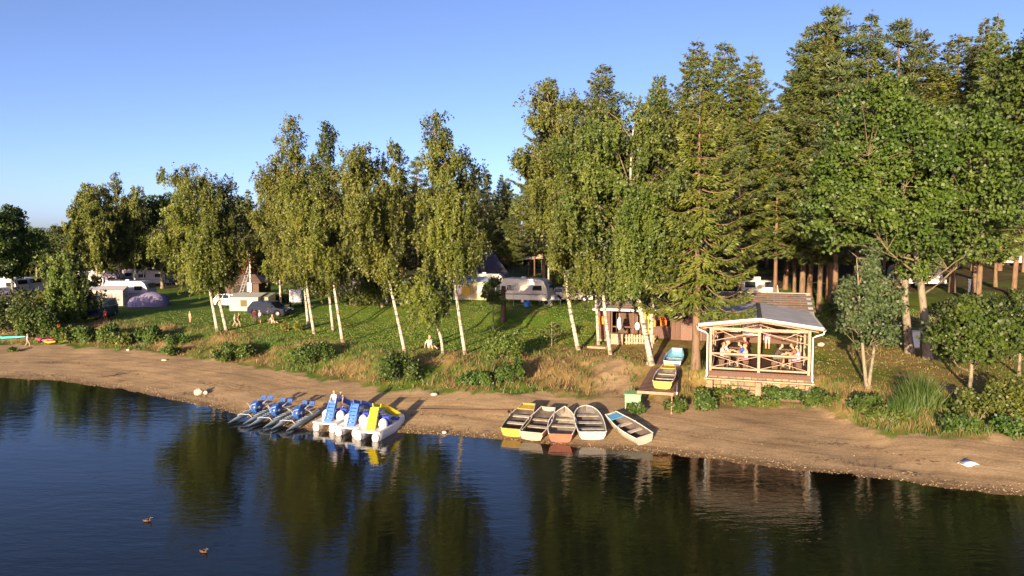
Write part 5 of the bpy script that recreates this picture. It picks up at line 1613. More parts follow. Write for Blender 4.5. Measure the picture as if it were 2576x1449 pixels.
q = on_ground(1592, 1030)
gb = thing("green_winch_box", "green metal box on short legs beside the jetty's front end", "box", q, YR + 0.1)
GREEN = mat("pale_green_paint", (0.16, 0.30, 0.16), 0.5, 0.2, 4, dirt=0.35)
MB().box((0, 0, 0.62), (0.85, 0.5, 0.44), bev=0.02).build("body", GREEN, gb)
MB().prism([(-0.28, 0.85), (0.28, 0.93), (0.28, 0.96), (-0.28, 0.88)], -0.47, 0.47, 'x').build("lid", GREEN, gb)
for sx in (-1, 1):
    for sy in (-1, 1):
        MB().box((sx * 0.38, sy * 0.2, 0.15), (0.05, 0.05, 0.52)).build("leg", GREEN, gb)

# ------------------------------------------------------------------ rowing boats
def row_boat(label, base, heading, L, B, bow, hull_c, in_c, deck=None, rim=None, tilt=(0, 0), thw=(0.34, 0.62), trans=None, group="rowing boats", keelz=0.0, Hs=0.42):
    """local +y runs from the square stern to the bow; bow is flat, pointed or round"""
    t = thing("rowing_boat", label, "rowing boat", base, heading, group)
    t.rotation_euler = (tilt[0], tilt[1], heading)
    ns = 15
    def hb(s):
        if bow == 'flat': return B / 2 * (0.86 + 0.14 * math.sin(math.pi * min(1, s * 1.15 + .1))) * (1 - 0.34 * max(0, (s - .55) / .45) ** 1.6)
        if bow == 'pointed': return B / 2 * (0.74 + 0.26 * math.sin(math.pi * min(.5, s * 1.0 + .08))) * max(0.02, (1 - max(0, (s - .35) / .65) ** 2.3))
        return B / 2 * (0.88 + 0.12 * math.sin(math.pi * min(.5, s + .1))) * max(0.03, math.sqrt(max(0, 1 - max(0, (s - .42) / .58) ** 2.4)))
    def shz(s): return Hs + 0.20 * s ** 2
    def bz(s): return 0.30 * max(0, (s - .5) / .5) ** 2.2 * (1.25 if bow == 'flat' else 1)
    S = [1 - (1 - i / (ns - 1)) ** 1.25 for i in range(ns)]
    def rows(off):
        out = []
        for s in S:
            b = max(0.012, hb(s) - off); zb = bz(s) + off * 0.8; zt = shz(s)
            y = off + s * (L - 2 * off) if bow == 'flat' else off + s * (L - 1.6 * off)
            out.append([(-b, y, zt), (-b * .97, y, zb + (zt - zb) * .55), (-b * .80, y, zb + 0.035), (-b * .4, y, zb), (0, y, zb - .01), (b * .4, y, zb), (b * .80, y, zb + .035), (b * .97, y, zb + (zt - zb) * .55), (b, y, zt)])
        return out
    ro_, ri_ = rows(0), rows(0.03)
    hm = mat("boat_paint_" + "_".join("%02d" % int(c * 99) for c in hull_c), hull_c, 0.55, 0.25, 3, dirt=0.75)
    im = mat("boat_inside_" + "_".join("%02d" % int(c * 99) for c in in_c), in_c, 0.7, 0.35, 4, dirt=0.8)
    MB().sheet(ro_).build("hull", hm, t)
    MB().sheet(ri_).build("inside", im, t)
    tm = mat("boat_paint_" + "_".join("%02d" % int(c * 99) for c in (trans or hull_c)), trans or hull_c, 0.55, 0.25, 3, dirt=0.65)
    def plate(row, y0, y1, nm):
        V = [(p[0], y0, p[2]) for p in row] + [(p[0], y1, p[2]) for p in row]
        k = len(row)
        Fc = [tuple(range(k)), tuple(range(2 * k - 1, k - 1, -1))] + [(i, (i + 1) % k, k + (i + 1) % k, k + i) for i in range(k)]
        MB().add(V, Fc).build(nm, tm, t)
    plate(ro_[0], -0.02, 0.028, "transom")
    if bow == 'flat': plate(ro_[-1], L - 0.028, L + 0.015, "bow_board")
    rm = mat("boat_rim_" + "_".join("%02d" % int(c * 99) for c in (rim or hull_c)), rim or hull_c, 0.5, 0.15, 4, dirt=0.35)
    for k in (0, 8):
        MB().tube([(r_[k][0] + (0.004 if k else -0.004), r_[k][1], r_[k][2]) for r_ in ro_], 0.028, 6).build("gunwale", rm, t)
    for s in thw:
        b = hb(s) - 0.035
        MB().box((0, s * L, bz(s) + (shz(s) - bz(s)) * .66), (2 * b * .98, 0.24, 0.03)).build("thwart", mat("thwart_wood", (0.35, 0.30, 0.235), 0.7, 0.35, 5, dirt=0.6) if not deck else mat("thwart_grey", (0.42, 0.36, 0.30), 0.7, 0.25, 5, dirt=.3), t)
    MB().box((0, 0.17, Hs * .62), (2 * hb(0.05) * .95, 0.28, 0.03)).build("stern_seat", im, t)
    if deck:
        s0 = 0.78
        pl = [(-hb(s0) + .02, s0 * L), (hb(s0) - .02, s0 * L), (hb(0.9) - .02, 0.9 * L), (hb(.99), .985 * L), (-hb(.99), .985 * L), (-hb(.9) + .02, .9 * L)]
        MB().prism(pl, shz(.85) - 0.05, shz(.85) - 0.01, 'z').build("bow_deck", mat("boat_deck_" + "_".join("%02d" % int(c * 99) for c in deck), deck, 0.5, 0.15, 4, dirt=.25), t)
    for s in (-1, 1):
        MB().tube([(s * (hb(.5) - .02), .5 * L, shz(.5)), (s * (hb(.5) - .02), .5 * L, shz(.5) + .1)], 0.018, 6).build("rowlock", STEEL_GREY, t)
    return t
def beach_boat(label, stern, heading, L, B, *a, **k):
    b = on_ground(*stern)
    dx, dy = -math.sin(heading) * L, math.cos(heading) * L
    pitch = math.atan2(hgt(b.x + dx, b.y + dy) - b.z, L)
    tl = k.pop('roll', 0.0)
    b.z += k.pop('up', 0.02)
    return row_boat(label, b, heading, L, B, *a, tilt=(pitch, tl), group="rowing boats pulled up on the beach", **k)
YEL, CRM, RED_, WHT, BLU = (0.46, 0.29, 0.05), (0.38, 0.32, 0.235), (0.38, 0.105, 0.06), (0.42, 0.39, 0.34), (0.08, 0.27, 0.50)
beach_boat("yellow rowing boat with yellow bow deck, first in the row on the beach", (1288, 1099), -R(19), 2.9, 1.22, 'flat', YEL, (0.11, 0.09, 0.08), deck=YEL, rim=(0.45, 0.36, 0.24))
beach_boat("cream flat-bowed rowing boat, second in the row on the beach", (1337, 1108), -R(20), 2.9, 1.3, 'flat', CRM, (0.09, 0.07, 0.06), rim=(0.58, 0.52, 0.48))
beach_boat("rowing boat with pointed bow and red stern, third in the row", (1410, 1113), -R(8), 3.1, 1.4, 'pointed', RED_, (0.30, 0.26, 0.21), rim=(0.70, 0.64, 0.58), thw=(0.40, 0.66))
beach_boat("white round-bowed rowing boat with grey inside, fourth in the row", (1490, 1107), R(1), 3.0, 1.45, 'round', WHT, (0.13, 0.12, 0.11), rim=(0.62, 0.58, 0.52), thw=(0.22, 0.48, 0.74))
beach_boat("slanting rowing boat with blue bow inside and pale rim, last in the row", (1622, 1117), R(26), 2.8, 1.1, 'flat', (0.38, 0.36, 0.30), (0.10, 0.08, 0.07), deck=BLU, rim=(0.58, 0.56, 0.48), roll=-0.16)
def jetty_boat(label, v, L, B, *a, **k):
    p = yard(JU + 0.30, v, jz(v) + 0.024)
    pitch = math.atan2(ZH - 1.76, JV1 - JV0)
    return row_boat(label, p, YR, L, B, *a, tilt=(pitch, 0), group="rowing boats on the jetty", **k)
jetty_boat("yellow rowing boat with grey inside lying on the jetty's front half", -3.6, 3.4, 1.12, 'flat', YEL, (0.22, 0.18, 0.16), deck=YEL, rim=(0.55, 0.48, 0.38))
jetty_boat("light blue rowing boat with white stern board lying behind the yellow one on the jetty", 1.6, 3.1, 1.1, 'flat', (0.78, 0.74, 0.62), (0.20, 0.50, 0.72), rim=(0.30, 0.55, 0.72), thw=(0.5,))

# ------------------------------------------------------------------ pedal boats with slides
GRP = mat("white_plastic", (0.80, 0.78, 0.75), 0.35, 0.08, 2, dirt=0.18)
def pedal_boat(label, p, heading, slide_c, seat_c):
    t = thing("pedal_boat", label, "pedal boat", p, heading, "pedal boats with slides")
    sm_ = mat("slide_" + "_".join("%02d" % int(c * 99) for c in slide_c), slide_c, 0.35, 0.08, 3)
    st_ = mat("seat_" + "_".join("%02d" % int(c * 99) for c in seat_c), seat_c, 0.4, 0.08, 3)
    L = 3.25
    for s in (-1, 1):
        rows = []
        for i in range(15):
            q = i / 14
            w = 0.215 * (1 - 0.75 * max(0, (q - .6) / .4) ** 2) * (0.72 + 0.28 * min(1, q / .06))
            hb_, ht = -0.12 + 0.30 * max(0, (q - .65) / .35) ** 2, 0.36 + 0.12 * q
            c = (hb_ + ht) / 2; hh = (ht - hb_) / 2 * (0.86 + .14 * min(1, q / .06))
            rows.append([(s * 0.47 + w * math.copysign(abs(math.cos(a)) ** .6, math.cos(a)), q * L, c + hh * math.copysign(abs(math.sin(a)) ** .7, math.sin(a))) for a in np.linspace(0, 2 * math.pi, 17)])
        m_ = MB().sheet(rows); m_.ell((s * 0.47, 0.03, 0.13), (0.19, 0.10, 0.25), 14, 8)
        m_.build("pontoon", GRP, t)
    rows = []
    for i in range(11):
        q = i / 10
        wd = 0.70 * (1 - 0.22 * max(0, (q - .7) / .3) ** 2)
        z = 0.40 + 0.10 * q
        rows.append([(-wd, .06 + q * (L - .1), z - .05), (-wd + .04, .06 + q * (L - .1), z + .03), (-wd * .55, .06 + q * (L - .1), z), (-.16, .06 + q * (L - .1), z - (0.16 if .35 < q < .85 else .02)), (.16, .06 + q * (L - .1), z - (0.16 if .35 < q < .85 else .02)), (wd * .55, .06 + q * (L - .1), z), (wd - .04, .06 + q * (L - .1), z + .03), (wd, .06 + q * (L - .1), z - .05)])
    MB().sheet(rows, 0.05).build("deck", GRP, t)
    for s in (-1, 1):
        MB().ell((s * 0.42, 0.98, 0.58), (0.23, 0.27, 0.30), 14, 9).build("seat_back_pod", GRP, t)
        MB().box((s * 0.40, 1.45, 0.52), (0.42, 0.42, 0.10), bev=0.04).build("seat", st_, t)
        MB().box((s * 0.40, 1.24, 0.72), (0.42, 0.09, 0.42), bev=0.04).build("backrest", st_, t)
        MB().box((s * 0.40, 2.35, 0.56), (0.40, 0.40, 0.10), bev=0.04).build("seat", st_, t)
        MB().ell((s * 0.46, 2.95, 0.54), (0.16, 0.22, 0.10), 12, 6).build("bow_pod", GRP, t)
    # ladder
    a, b = Vector((0, 0.42, 0.40)), Vector((0, 0.95, 1.38))
    lad = MB()
    for s in (-1, 1):
        lad.bar(a + Vector((s * .19, 0, 0)), b + Vector((s * .19, 0, 0)), 0.06, 0.14)
    lad.build("ladder_side", sm_, t)
    for i in range(6):
        q = a + (b - a) * ((i + .4) / 6)
        MB().box(q + Vector((0, 0.02, -.015)), (0.32, 0.13, 0.14), Matrix.Rotation(-0.45, 3, 'X')).build("step", sm_, t)
    MB().box((0, 1.04, 1.39), (0.44, 0.22, 0.05), bev=.015).build("platform", sm_, t)
    # chute runs forward and swings out at the foot
    rows = []
    for i in range(12):
        q = i / 11
        y = 1.12 + q * 1.85; z = 1.40 - 0.88 * (q ** 1.15) + 0.05 * math.sin(math.pi * q); x = 0.22 * q ** 2
        rows.append([(x - .22, y, z + .17), (x - .20, y, z + .03), (x - .12, y, z), (x + .12, y, z), (x + .20, y, z + .03), (x + .22, y, z + .17)])
    MB().sheet(rows, 0.025).build("chute", sm_, t)
    MB().tube([(-.16, 1.5, 0.36), (-.14, 1.5, 1.20)], 0.025, 6).tube([(.16, 1.5, 0.36), (.14, 1.5, 1.2)], 0.025, 6).build("chute_stand", STEEL_GREY, t)
    MB().tube([(0, 2.1, .42), (0, 2.0, .72)], 0.02, 6).ell((0, 2.0, .75), (.04, .04, .05), 8, 6).build("steering_lever", mat("red_plastic", (0.55, 0.05, 0.06), 0.4), t)
    return t
BLUE_S, YEL_S, BLUE_SEAT = (0.06, 0.17, 0.62), (0.86, 0.70, 0.02), (0.03, 0.06, 0.42)
PB = []
for (px, py), c, lab in (((815, 1084), BLUE_S, "left white pedal boat with blue slide, next to the water cycles"), ((872, 1096), BLUE_S, "middle white pedal boat with blue slide"),
                         ((922, 1107), YEL_S, "right white pedal boat with yellow ladder and slide")):
    p = at_z(px, py, 0.02)
    PB.append(pedal_boat(lab, p, -R(17), c, BLUE_SEAT))

# ------------------------------------------------------------------ water cycles: twin floats, blue wheel
BG = mat("blue_grey_paint", (0.26, 0.33, 0.38), 0.5, 0.2, 3, dirt=0.45)
BW = mat("deep_blue_paint", (0.025, 0.09, 0.33), 0.4, 0.15, 4, dirt=0.15)
def water_cycle(label, p, heading):
    t = thing("water_cycle", label, "water cycle", p, heading, "twin-float water cycles")
    for s in (-1, 1):
        rows = []
        for i in range(13):
            q = i / 12
            w = 0.11 * min(1, 0.12 + q / .40) * min(1, 0.25 + (1 - q) / .12)
            hh = 0.10 * min(1, 0.2 + q / .36)
            rows.append([(s * 0.46 + w * math.copysign(abs(math.cos(a)) ** .45, math.cos(a)), 0.3 + q * 3.2, 0.10 + 0.03 * q + hh * math.copysign(abs(math.sin(a)) ** .45, math.sin(a))) for a in np.linspace(0, 2 * math.pi, 13)])
        f = MB().sheet(rows).build("float", BG, t)
        for k in range(5):
            MB().box((s * 0.46, 1.3 + k * 0.22, 0.262), (0.26, 0.05, 0.02)).build("foot_grip", BG, f)
    for y in (1.1, 2.75):
        MB().tube([(-0.46, y, 0.24), (-.3, y, 0.36), (.3, y, .36), (0.46, y, 0.24)], 0.028, 6).build("crossbar", STEEL_GREY, t)
    for s in (-1, 1):
        MB().tube([(s * .14, 1.1, .36), (s * .20, 1.9, .46), (s * .14, 2.75, .36)], 0.024, 6).build("frame_rail", BG, t)
        MB().tube([(s * .24, 2.75, .36), (s * .26, 2.35, .62), (s * .26, 2.9, .72)], 0.02, 6).build("seat_stay", STEEL_GREY, t)
    wh = MB().lathe([(0.0, -.18), (.31, -.18), (.35, -.14), (.35, .14), (.31, .18), (0, .18)], (0, 2.15, .44), 22, 'x').build("wheel_cover", BW, t)
    MB().lathe([(0.0, -.21), (.09, -.21), (.09, .21), (0, .21)], (0, 2.15, .44), 12, 'x').build("hub", STEEL_GREY, wh)
    for k in range(8):
        a = k * math.pi / 4
        MB().box((0, 2.15 + .35 * math.cos(a), .44 + .35 * math.sin(a)), (.34, .03, .10), Matrix.Rotation(a, 3, 'X')).build("paddle", BW, wh)
    for s in (-1, 1):
        MB().box((s * .22, 2.95, 0.52), (.30, .32, .05), bev=.02).build("seat", BW, t)
        MB().box((s * .22, 3.14, 0.70), (.30, .05, .20), Matrix.Rotation(-.5, 3, "X")).build("backrest", BW, t)
        MB().tube([(s * .22, 2.75, .36), (s * .22, 2.95, .50)], 0.022, 6).build("seat_post", STEEL_GREY, t)
    MB().tube([(-.3, 1.72, .78), (-.1, 1.62, .74), (0, 1.6, .6), (0, 1.65, .45)], 0.018, 6).tube([(0, 1.6, .62), (.1, 1.62, .74), (.3, 1.72, .78)], 0.018, 6).build("handlebar", STEEL_GREY, t)
    return t
for (px, py), lab in (((583, 1075), "outermost blue water cycle, farthest from the pedal boats"), ((634, 1084), "middle blue water cycle of the three"), ((692, 1092), "blue water cycle lying against the pedal boats")):
    p = at_z(px, py, 0.0)
    t = water_cycle(lab, p, -R(17))
    t.rotation_euler.x = 0.075

# ------------------------------------------------------------------ odds and ends on the beach
def rock(label, px, py, s, c=(0.5, 0.42, 0.32), seed=1, name="stone"):
    r = np.random.default_rng(seed)
    m_ = MB().ell((0, 0, 0), s, 12, 8)
    m_.v = [tuple(np.array(v) * (1 + 0.16 * math.sin(v[0] * 9 / s[0] + seed) * math.cos(v[1] * 4 / s[1] + v[2] * 5 / s[2]) + r.normal() * .02)) for v in m_.v]
    p = on_ground(px, py); p.z += s[2] * .55
    o = m_.build(name, mat("beach_stone", c, 0.9, 0.35, 6, 0.5))
    o.location = p
    return tag(o, label, "stone")
rock("pale boulder alone at the waterline, left of the water cycles", 500, 992, (0.30, 0.24, 0.24))
rock("smaller brown stone leaning on the pale boulder at the waterline", 518, 991, (0.15, 0.14, 0.14), (0.3, 0.22, 0.15), 2)
rock("small white stone on the left sand", 322, 882, (0.14, 0.1, 0.09), (0.6, 0.52, 0.44), 3)
rock("flat pale stone on the middle of the left beach", 413, 907, (0.22, 0.14, 0.07), (0.5, 0.38, 0.28), 4)
rock("pale stone on the sand above the yellow slide", 1092, 994, (0.2, 0.13, 0.09), (0.55, 0.42, 0.32), 5)
rock("light stone at the waterline between pedal boats and rowing boats", 1118, 1090, (0.13, 0.1, 0.08), (0.62, 0.5, 0.36), 6)
rock("pale rock in the slope right of the pavilion", 2065, 870, (0.25, 0.2, 0.16), (0.6, 0.5, 0.38), 7)
drf = thing("driftwood", "dark driftwood branch on the left sand near the water", "driftwood", on_ground(275, 948), R(20))
MB().tube([(-0.7, 0, .05), (-.2, .05, .1), (.3, -.03, .16), (.9, .1, .28)], [.04, .06, .05, .02], 7).build("branch", TIMBER_DARK, drf)
MB().tube([(.2, 0, .12), (.5, -.25, .22)], [.03, .012], 6).build("twig", TIMBER_DARK, drf)
a, b = on_ground(1052, 1033), on_ground(1288, 1035)
pol = thing("mooring_pole", "long thin dark pole lying across the sand between pedal boats and rowing boats", "pole", a)
d = b - a
MB().tube([(0, 0, .06), tuple(d * .5 + Vector((0, 0, .05))), tuple(d + Vector((0, 0, .06)))], 0.055, 8).build("pole_shaft", TIMBER_DARK, pol)
MB().tube([tuple(d + Vector((-.18, 0, .05))), tuple(d + Vector((-.24, -.42, .03)))], 0.04, 6).build("stub", TIMBER_DARK, pol)
tw = thing("towel", "white and blue crumpled towel alone on the sand at the right", "towel", on_ground(2434, 1168), R(-6))
rows = [[(x, y, 0.05 + 0.05 * math.sin(x * 9 + y * 5) + 0.03 * math.cos(y * 13)) for x in np.linspace(-.36, .36, 13)] for y in np.linspace(-.22, .22, 9)]
MB().sheet(rows, 0.012).build("cloth", mat("towel_white", (0.70, 0.72, 0.78), 0.9, 0.1, 5), tw)
rows = [[(x, y, 0.10 + 0.04 * math.sin(x * 12)) for x in np.linspace(-.18, .2, 9)] for y in np.linspace(.14, .30, 6)]
MB().sheet(rows, 0.012).build("blue_fold", mat("towel_blue", (0.05, 0.09, 0.20), 0.9), tw)
def kayak(label, px, py, L, c, heading, group="boats on the left beach"):
    t = thing("kayak", label, "kayak", on_ground(px, py), heading, group)
    rows = []
    for i in range(15):
        q = i / 14
        w = 0.34 * math.sin(math.pi * min(.999, max(.001, q))) ** .6 + 0.01
        rows.append([(w * math.cos(a_), (q - .5) * L, 0.17 + 0.10 * abs(q - .5) * 2 + (.15 if math.sin(a_) < 0 else .11) * math.sin(a_) * (.4 + .6 * math.sin(math.pi * q))) for a_ in np.linspace(0, 2 * math.pi, 13)])
    MB().sheet(rows).build("hull", mat("kayak_" + "_".join("%02d" % int(x * 99) for x in c), c, 0.4, 0.1, 3), t)
    MB().lathe([(.30, .0), (.27, .05), (.24, .03)], (0, -0.1, .26), 14).build("cockpit_rim", mat("black_rubber", (0.02, 0.02, 0.02), 0.6), t)
    MB().ell((0, -0.1, .255), (.24, .24, .03), 12, 6).build("cockpit", mat("black_rubber", (0.02, 0.02, 0.02), 0.6), t)
    return t
kayak("turquoise kayak at the left edge of the beach", 12, 853, 4.2, (0.10, 0.52, 0.52), R(80))
kayak("pink kayak lying below the small orange sign", 112, 860, 2.1, (0.62, 0.08, 0.16), R(70))
kayak("orange-yellow kayak next to the pink one", 126, 865, 1.7, (0.85, 0.36, 0.04), R(60))
sg = thing("warning_sign", "small orange sign on a post at the beach bushes", "sign", on_ground(150, 850), R(-25))
MB().tube([(0, 0, -.2), (0, 0, 1.0)], .03, 6).build("post", PINEWOOD, sg)
MB().box((0, -.04, 1.05), (.42, .02, .34), bev=.005).build("panel", mat("orange_sheet", (0.75, 0.16, 0.04), 0.5), sg)
# ------------------------------------------------------------------ people: one continuous body per pose
def body_mesh(name, joints, seated=False, grip=0.25):
    """grow a body from a posed skeleton; returns mesh with slots skin, shirt, trousers, shoes"""
    J = {k: Vector(v) for k, v in joints.items()}
    caps = []   # (a, b, ra, rb, slot)
    def c(a, b, ra, rb, s):
        caps.append((Vector(a), Vector(b), ra, rb, s))
    pel, che, nek, hed = J['pelvis'], J['chest'], J['neck'], J['head']
    side = J['side'].normalized()
    fwd = J['fwd'].normalized()
    for s in (-1, 1):
        c(pel + side * s * .07, che + side * s * .09, .115, .125, 1)
        c(pel + side * s * .06, pel + side * s * .085 - (che - pel).normalized() * .03, .12, .115, 2)
    c(che - side * .13, che + side * .13, .10, .10, 1)
    c(che, nek, .07, .055, 0)
    c(nek, hed, .055, .06, 0)
    up = (hed - nek).normalized()
    c(hed + up * .02 - fwd * .015, hed + up * .12 - fwd * .02, .085, .095, 0)
    c(hed - up * .02 + fwd * .025, hed + up * .05 + fwd * .03, .062, .072, 0)
    c(hed + up * .035 + fwd * .105, hed + up * .01 + fwd * .12, .014, .018, 0)     # nose
    for s in (-1, 1):
        c(hed + up * .05 + side * s * .092, hed + up * .015 + side * s * .092, .018, .014, 0)   # ear
        n = 'l' if s < 0 else 'r'
        sh, el, wr = J['sh_' + n], J['el_' + n], J['wr_' + n]
        c(sh, el, .055, .042, 1); c(sh + (el - sh) * .55, el, .044, .041, 0)
        c(el, wr, .042, .028, 0)
        d = (wr - el).normalized()
        lat = d.cross(fwd)
        lat = lat.normalized() if lat.length > .1 else side
        nrm = d.cross(lat)
        palm = wr + d * .085
        for k in (-1, 0, 1):
            c(wr + lat * .008 * k, palm + lat * .026 * k, .022, .020, 0)
        for k, L_ in ((-1.5, .062), (-.5, .075), (.5, .070), (1.5, .055)):
            a = palm + lat * .018 * k
            m = a + d * L_ * .55
            c(a, m, .0115, .0105, 0); c(m, m + (d * (1 - grip) + nrm * grip * 1.6).normalized() * L_ * .5, .0105, .0095, 0)
        tb = wr + d * .025 - lat * .028
        c(tb, tb + (d * .75 - lat * .65).normalized() * .045, .014, .012, 0); c(tb + (d * .75 - lat * .65).normalized() * .045, tb + (d * .95 - lat * .35).normalized() * .075, .012, .010, 0)
        hp, kn, an = J['hp_' + n], J['kn_' + n], J['an_' + n]
        c(hp, kn, .088, .058, 2); c(kn, an, .058, .036, 3 if False else 4)
        f = Vector((fwd.x, fwd.y, 0)).normalized()
        c(an - f * .03 - Vector((0, 0, .03)), an + f * .15 - Vector((0, 0, .045)), .042, .034, 3)
    m_ = MB()
    for a, b, ra, rb, s in caps:
        ax = b - a
        if ax.length < .01: ax = Vector((0, 0, .01))
        axn = ax.normalized()
        pts = [a - axn * ra * .85, a - axn * ra * .5, a, b, b + axn * rb * .5, b + axn * rb * .85]
        m_.tube(pts, [ra * .5, ra * .86, ra, rb, rb * .86, rb * .5], 10)
    me = m_.mesh(name, mat("skin", (0.52, 0.30, 0.20), 0.6, 0.08, 8))
    o = bpy.data.objects.new(name, me); COL.objects.link(o)
    md = o.modifiers.new("r", 'REMESH'); md.mode = 'VOXEL'; md.voxel_size = 0.0125; md.use_smooth_shade = True
    sm = o.modifiers.new("s", 'SMOOTH'); sm.factor = 0.4; sm.iterations = 2
    dc = o.modifiers.new("d", 'DECIMATE'); dc.ratio = 0.22
    dg = bpy.context.evaluated_depsgraph_get()
    ev = o.evaluated_get(dg)
    out = bpy.data.meshes.new_from_object(ev)
    bpy.data.objects.remove(o)
    out.name = name
    out.materials.clear()
    C = np.zeros(len(out.polygons) * 3); out.polygons.foreach_get("center", C); C = C.reshape(-1, 3)
    best = np.full(len(C), 9.0); slot = np.zeros(len(C), int)
    for a, b, ra, rb, s in caps:
        a_, b_ = np.array(a), np.array(b)
        t = np.clip(((C - a_) @ (b_ - a_)) / max(1e-6, (b_ - a_) @ (b_ - a_)), 0, 1)
        dd = np.linalg.norm(C - (a_ + t[:, None] * (b_ - a_)), axis=1) - (ra + (rb - ra) * t)
        u = dd < best
        best[u] = dd[u]; slot[u] = s
    for k in range(5):
        out.materials.append(mat("skin", (0.52, 0.30, 0.20), 0.6, 0.08, 8))
    out.polygons.foreach_set("material_index", slot.astype(np.int32))
    out.polygons.foreach_set("use_smooth", np.ones(len(out.polygons), bool))
    out.update()
    return out, J
def pose_stand(sp=0.0, arm=0.0):
    return dict(side=(1, 0, 0), fwd=(0, -1, 0), pelvis=(0, 0, .93), chest=(0, -.01, 1.30), neck=(0, 0, 1.46), head=(0, -.02, 1.56),
                sh_l=(-.18, 0, 1.38), sh_r=(.18, 0, 1.38), el_l=(-.25, .03, 1.10), el_r=(.26, -.04 - arm * .15, 1.12), wr_l=(-.26, -.06, .86), wr_r=(.22, -.22 - arm * .12, 1.0 + arm * .2),
                hp_l=(-.09, 0, .90), hp_r=(.09, 0, .90), kn_l=(-.10, -.03 - sp * .16, .50), kn_r=(.10, -.02 + sp * .10, .50), an_l=(-.10, -sp * .26, .075), an_r=(.10, .02 + sp * .30, .075 + sp * .05))
def pose_sit(h=.45, lean=.0):
    return dict(side=(1, 0, 0), fwd=(0, -1, 0), pelvis=(0, .05, h + .12), chest=(0, .02 - lean, h + .50), neck=(0, -.01 - lean * 1.3, h + .65), head=(0, -.04 - lean * 1.5, h + .75),
                sh_l=(-.18, -lean, h + .57), sh_r=(.18, -lean, h + .57), el_l=(-.24, -.14 - lean, h + .33), el_r=(.24, -.14 - lean, h + .33), wr_l=(-.12, -.36 - lean, h + .36), wr_r=(.14, -.36 - lean, h + .36),
                hp_l=(-.10, .03, h + .10), hp_r=(.10, .03, h + .10), kn_l=(-.12, -.40, h + .10), kn_r=(.12, -.40, h + .10), an_l=(-.12, -.42, .075), an_r=(.12, -.44, .075))
def pose_ground():
    return dict(side=(1, 0, 0), fwd=(0, -1, 0), pelvis=(0, 0, .13), chest=(0, .08, .50), neck=(0, .10, .65), head=(0, .07, .75),
                sh_l=(-.18, .09, .58), sh_r=(.18, .09, .58), el_l=(-.27, .22, .34), el_r=(.27, .22, .34), wr_l=(-.25, .32, .10), wr_r=(.25, .32, .10),
                hp_l=(-.09, -.03, .12), hp_r=(.09, -.03, .12), kn_l=(-.12, -.36, .36), kn_r=(.13, -.40, .20), an_l=(-.12, -.62, .075), an_r=(.14, -.80, .075))
BODY = {k: body_mesh("body", v) for k, v in dict(stand=pose_stand(), talk=pose_stand(0, 1), walk=pose_stand(1), sit=pose_sit(), lean=pose_sit(.45, .16), low=pose_ground()).items()}
HAIRC = dict(dark=(0.035, 0.022, 0.015), brown=(0.13, 0.07, 0.035), blond=(0.45, 0.30, 0.13), grey=(0.35, 0.33, 0.30))
def cmat(kind, c):
    return mat("%s_%s" % (kind, "_".join("%02d" % int(x * 99) for x in c)), c, 0.85, 0.15, 9)
def person(label, base, rotz, pose, shirt, trousers, scale=1.0, hair='brown', shoes=(0.08, 0.07, 0.06), bare=True, group="people on the campsite"):
    t = thing("person", label, "person", base, rotz, group)
    t.scale = (scale,) * 3
    me, J = BODY[pose]
    o = link("body", me, t)
    skin = mat("skin", (0.52, 0.30, 0.20), 0.6, 0.08, 8)
    cols = [skin, cmat("cloth", shirt), cmat("cloth", trousers), cmat("shoe", shoes), skin if bare else cmat("cloth", trousers)]
    for sl_, m_ in zip(o.material_slots, cols):
        sl_.link = 'OBJECT'; sl_.material = m_
    h = J['head']
    hr = MB().ell((h.x, h.y + .022, h.z + .085), (.108, .118, .105), 14, 9)
    hr.v = [(x, y + (.012 if z < h.z + .06 and y < h.y - .03 else 0), z if not (z < h.z + .09 and y < h.y - .02) else h.z + .10) for x, y, z in hr.v]
    hr.build("hair", mat("hair_" + hair, HAIRC[hair], 0.7, .2, 20), t)
    for s in (-1, 1):
        MB().ell((h.x + s * .034, h.y - .094, h.z + .052), (.013, .008, .009), 8, 6).build("eye", mat("eye_dark", (.02, .015, .01), .2), t)
    return t
pz = ZF + 0.002
PG = "people in the pavilion"
person("person in blue shirt seated at the pavilion's left front table", yard(-0.75, 2.35, pz), YR - R(90), 'lean', (.03, .09, .42), (.16, .13, .12), group=PG, hair='dark')
person("person in checked pale shirt seated by the left railing", yard(-2.02, 1.9, pz), YR + R(90), 'sit', (.48, .36, .34), (.2, .17, .15), group=PG)
person("person in pink top seated left, in front of the poster board", yard(-0.72, 1.55, pz), YR - R(90), 'sit', (.62, .34, .32), (.35, .12, .12), group=PG, hair='blond')
person("person in dark red top at the middle table's left side", yard(-0.75, 5.0, pz), YR - R(60), 'sit', (.40, .06, .08), (.14, .10, .10), group=PG)
person("person in white shirt beside the left railing, behind the checked one", yard(-2.02, 2.7, pz), YR + R(90), 'lean', (.66, .6, .56), (.13, .13, .2), group=PG, hair='grey')
person("person in purple top and pale shorts standing at the pavilion's back wall", yard(0.65, 8.6, pz), YR, 'talk', (.34, .20, .30), (.62, .45, .42), group=PG, hair='brown')
person("person in dark shirt seated at the right front table", yard(0.98, 2.3, pz), YR + R(80), 'lean', (.07, .05, .045), (.12, .10, .09), group=PG, hair='dark')
person("person in lilac top seated against the right railing", yard(2.15, 1.75, pz), YR - R(90), 'sit', (.42, .30, .42), (.35, .25, .35), group=PG, hair='dark')
person("person in brown shirt behind the lilac one at the right railing", yard(2.15, 2.6, pz), YR - R(90), 'lean', (.22, .11, .07), (.1, .1, .12), group=PG, hair='brown')
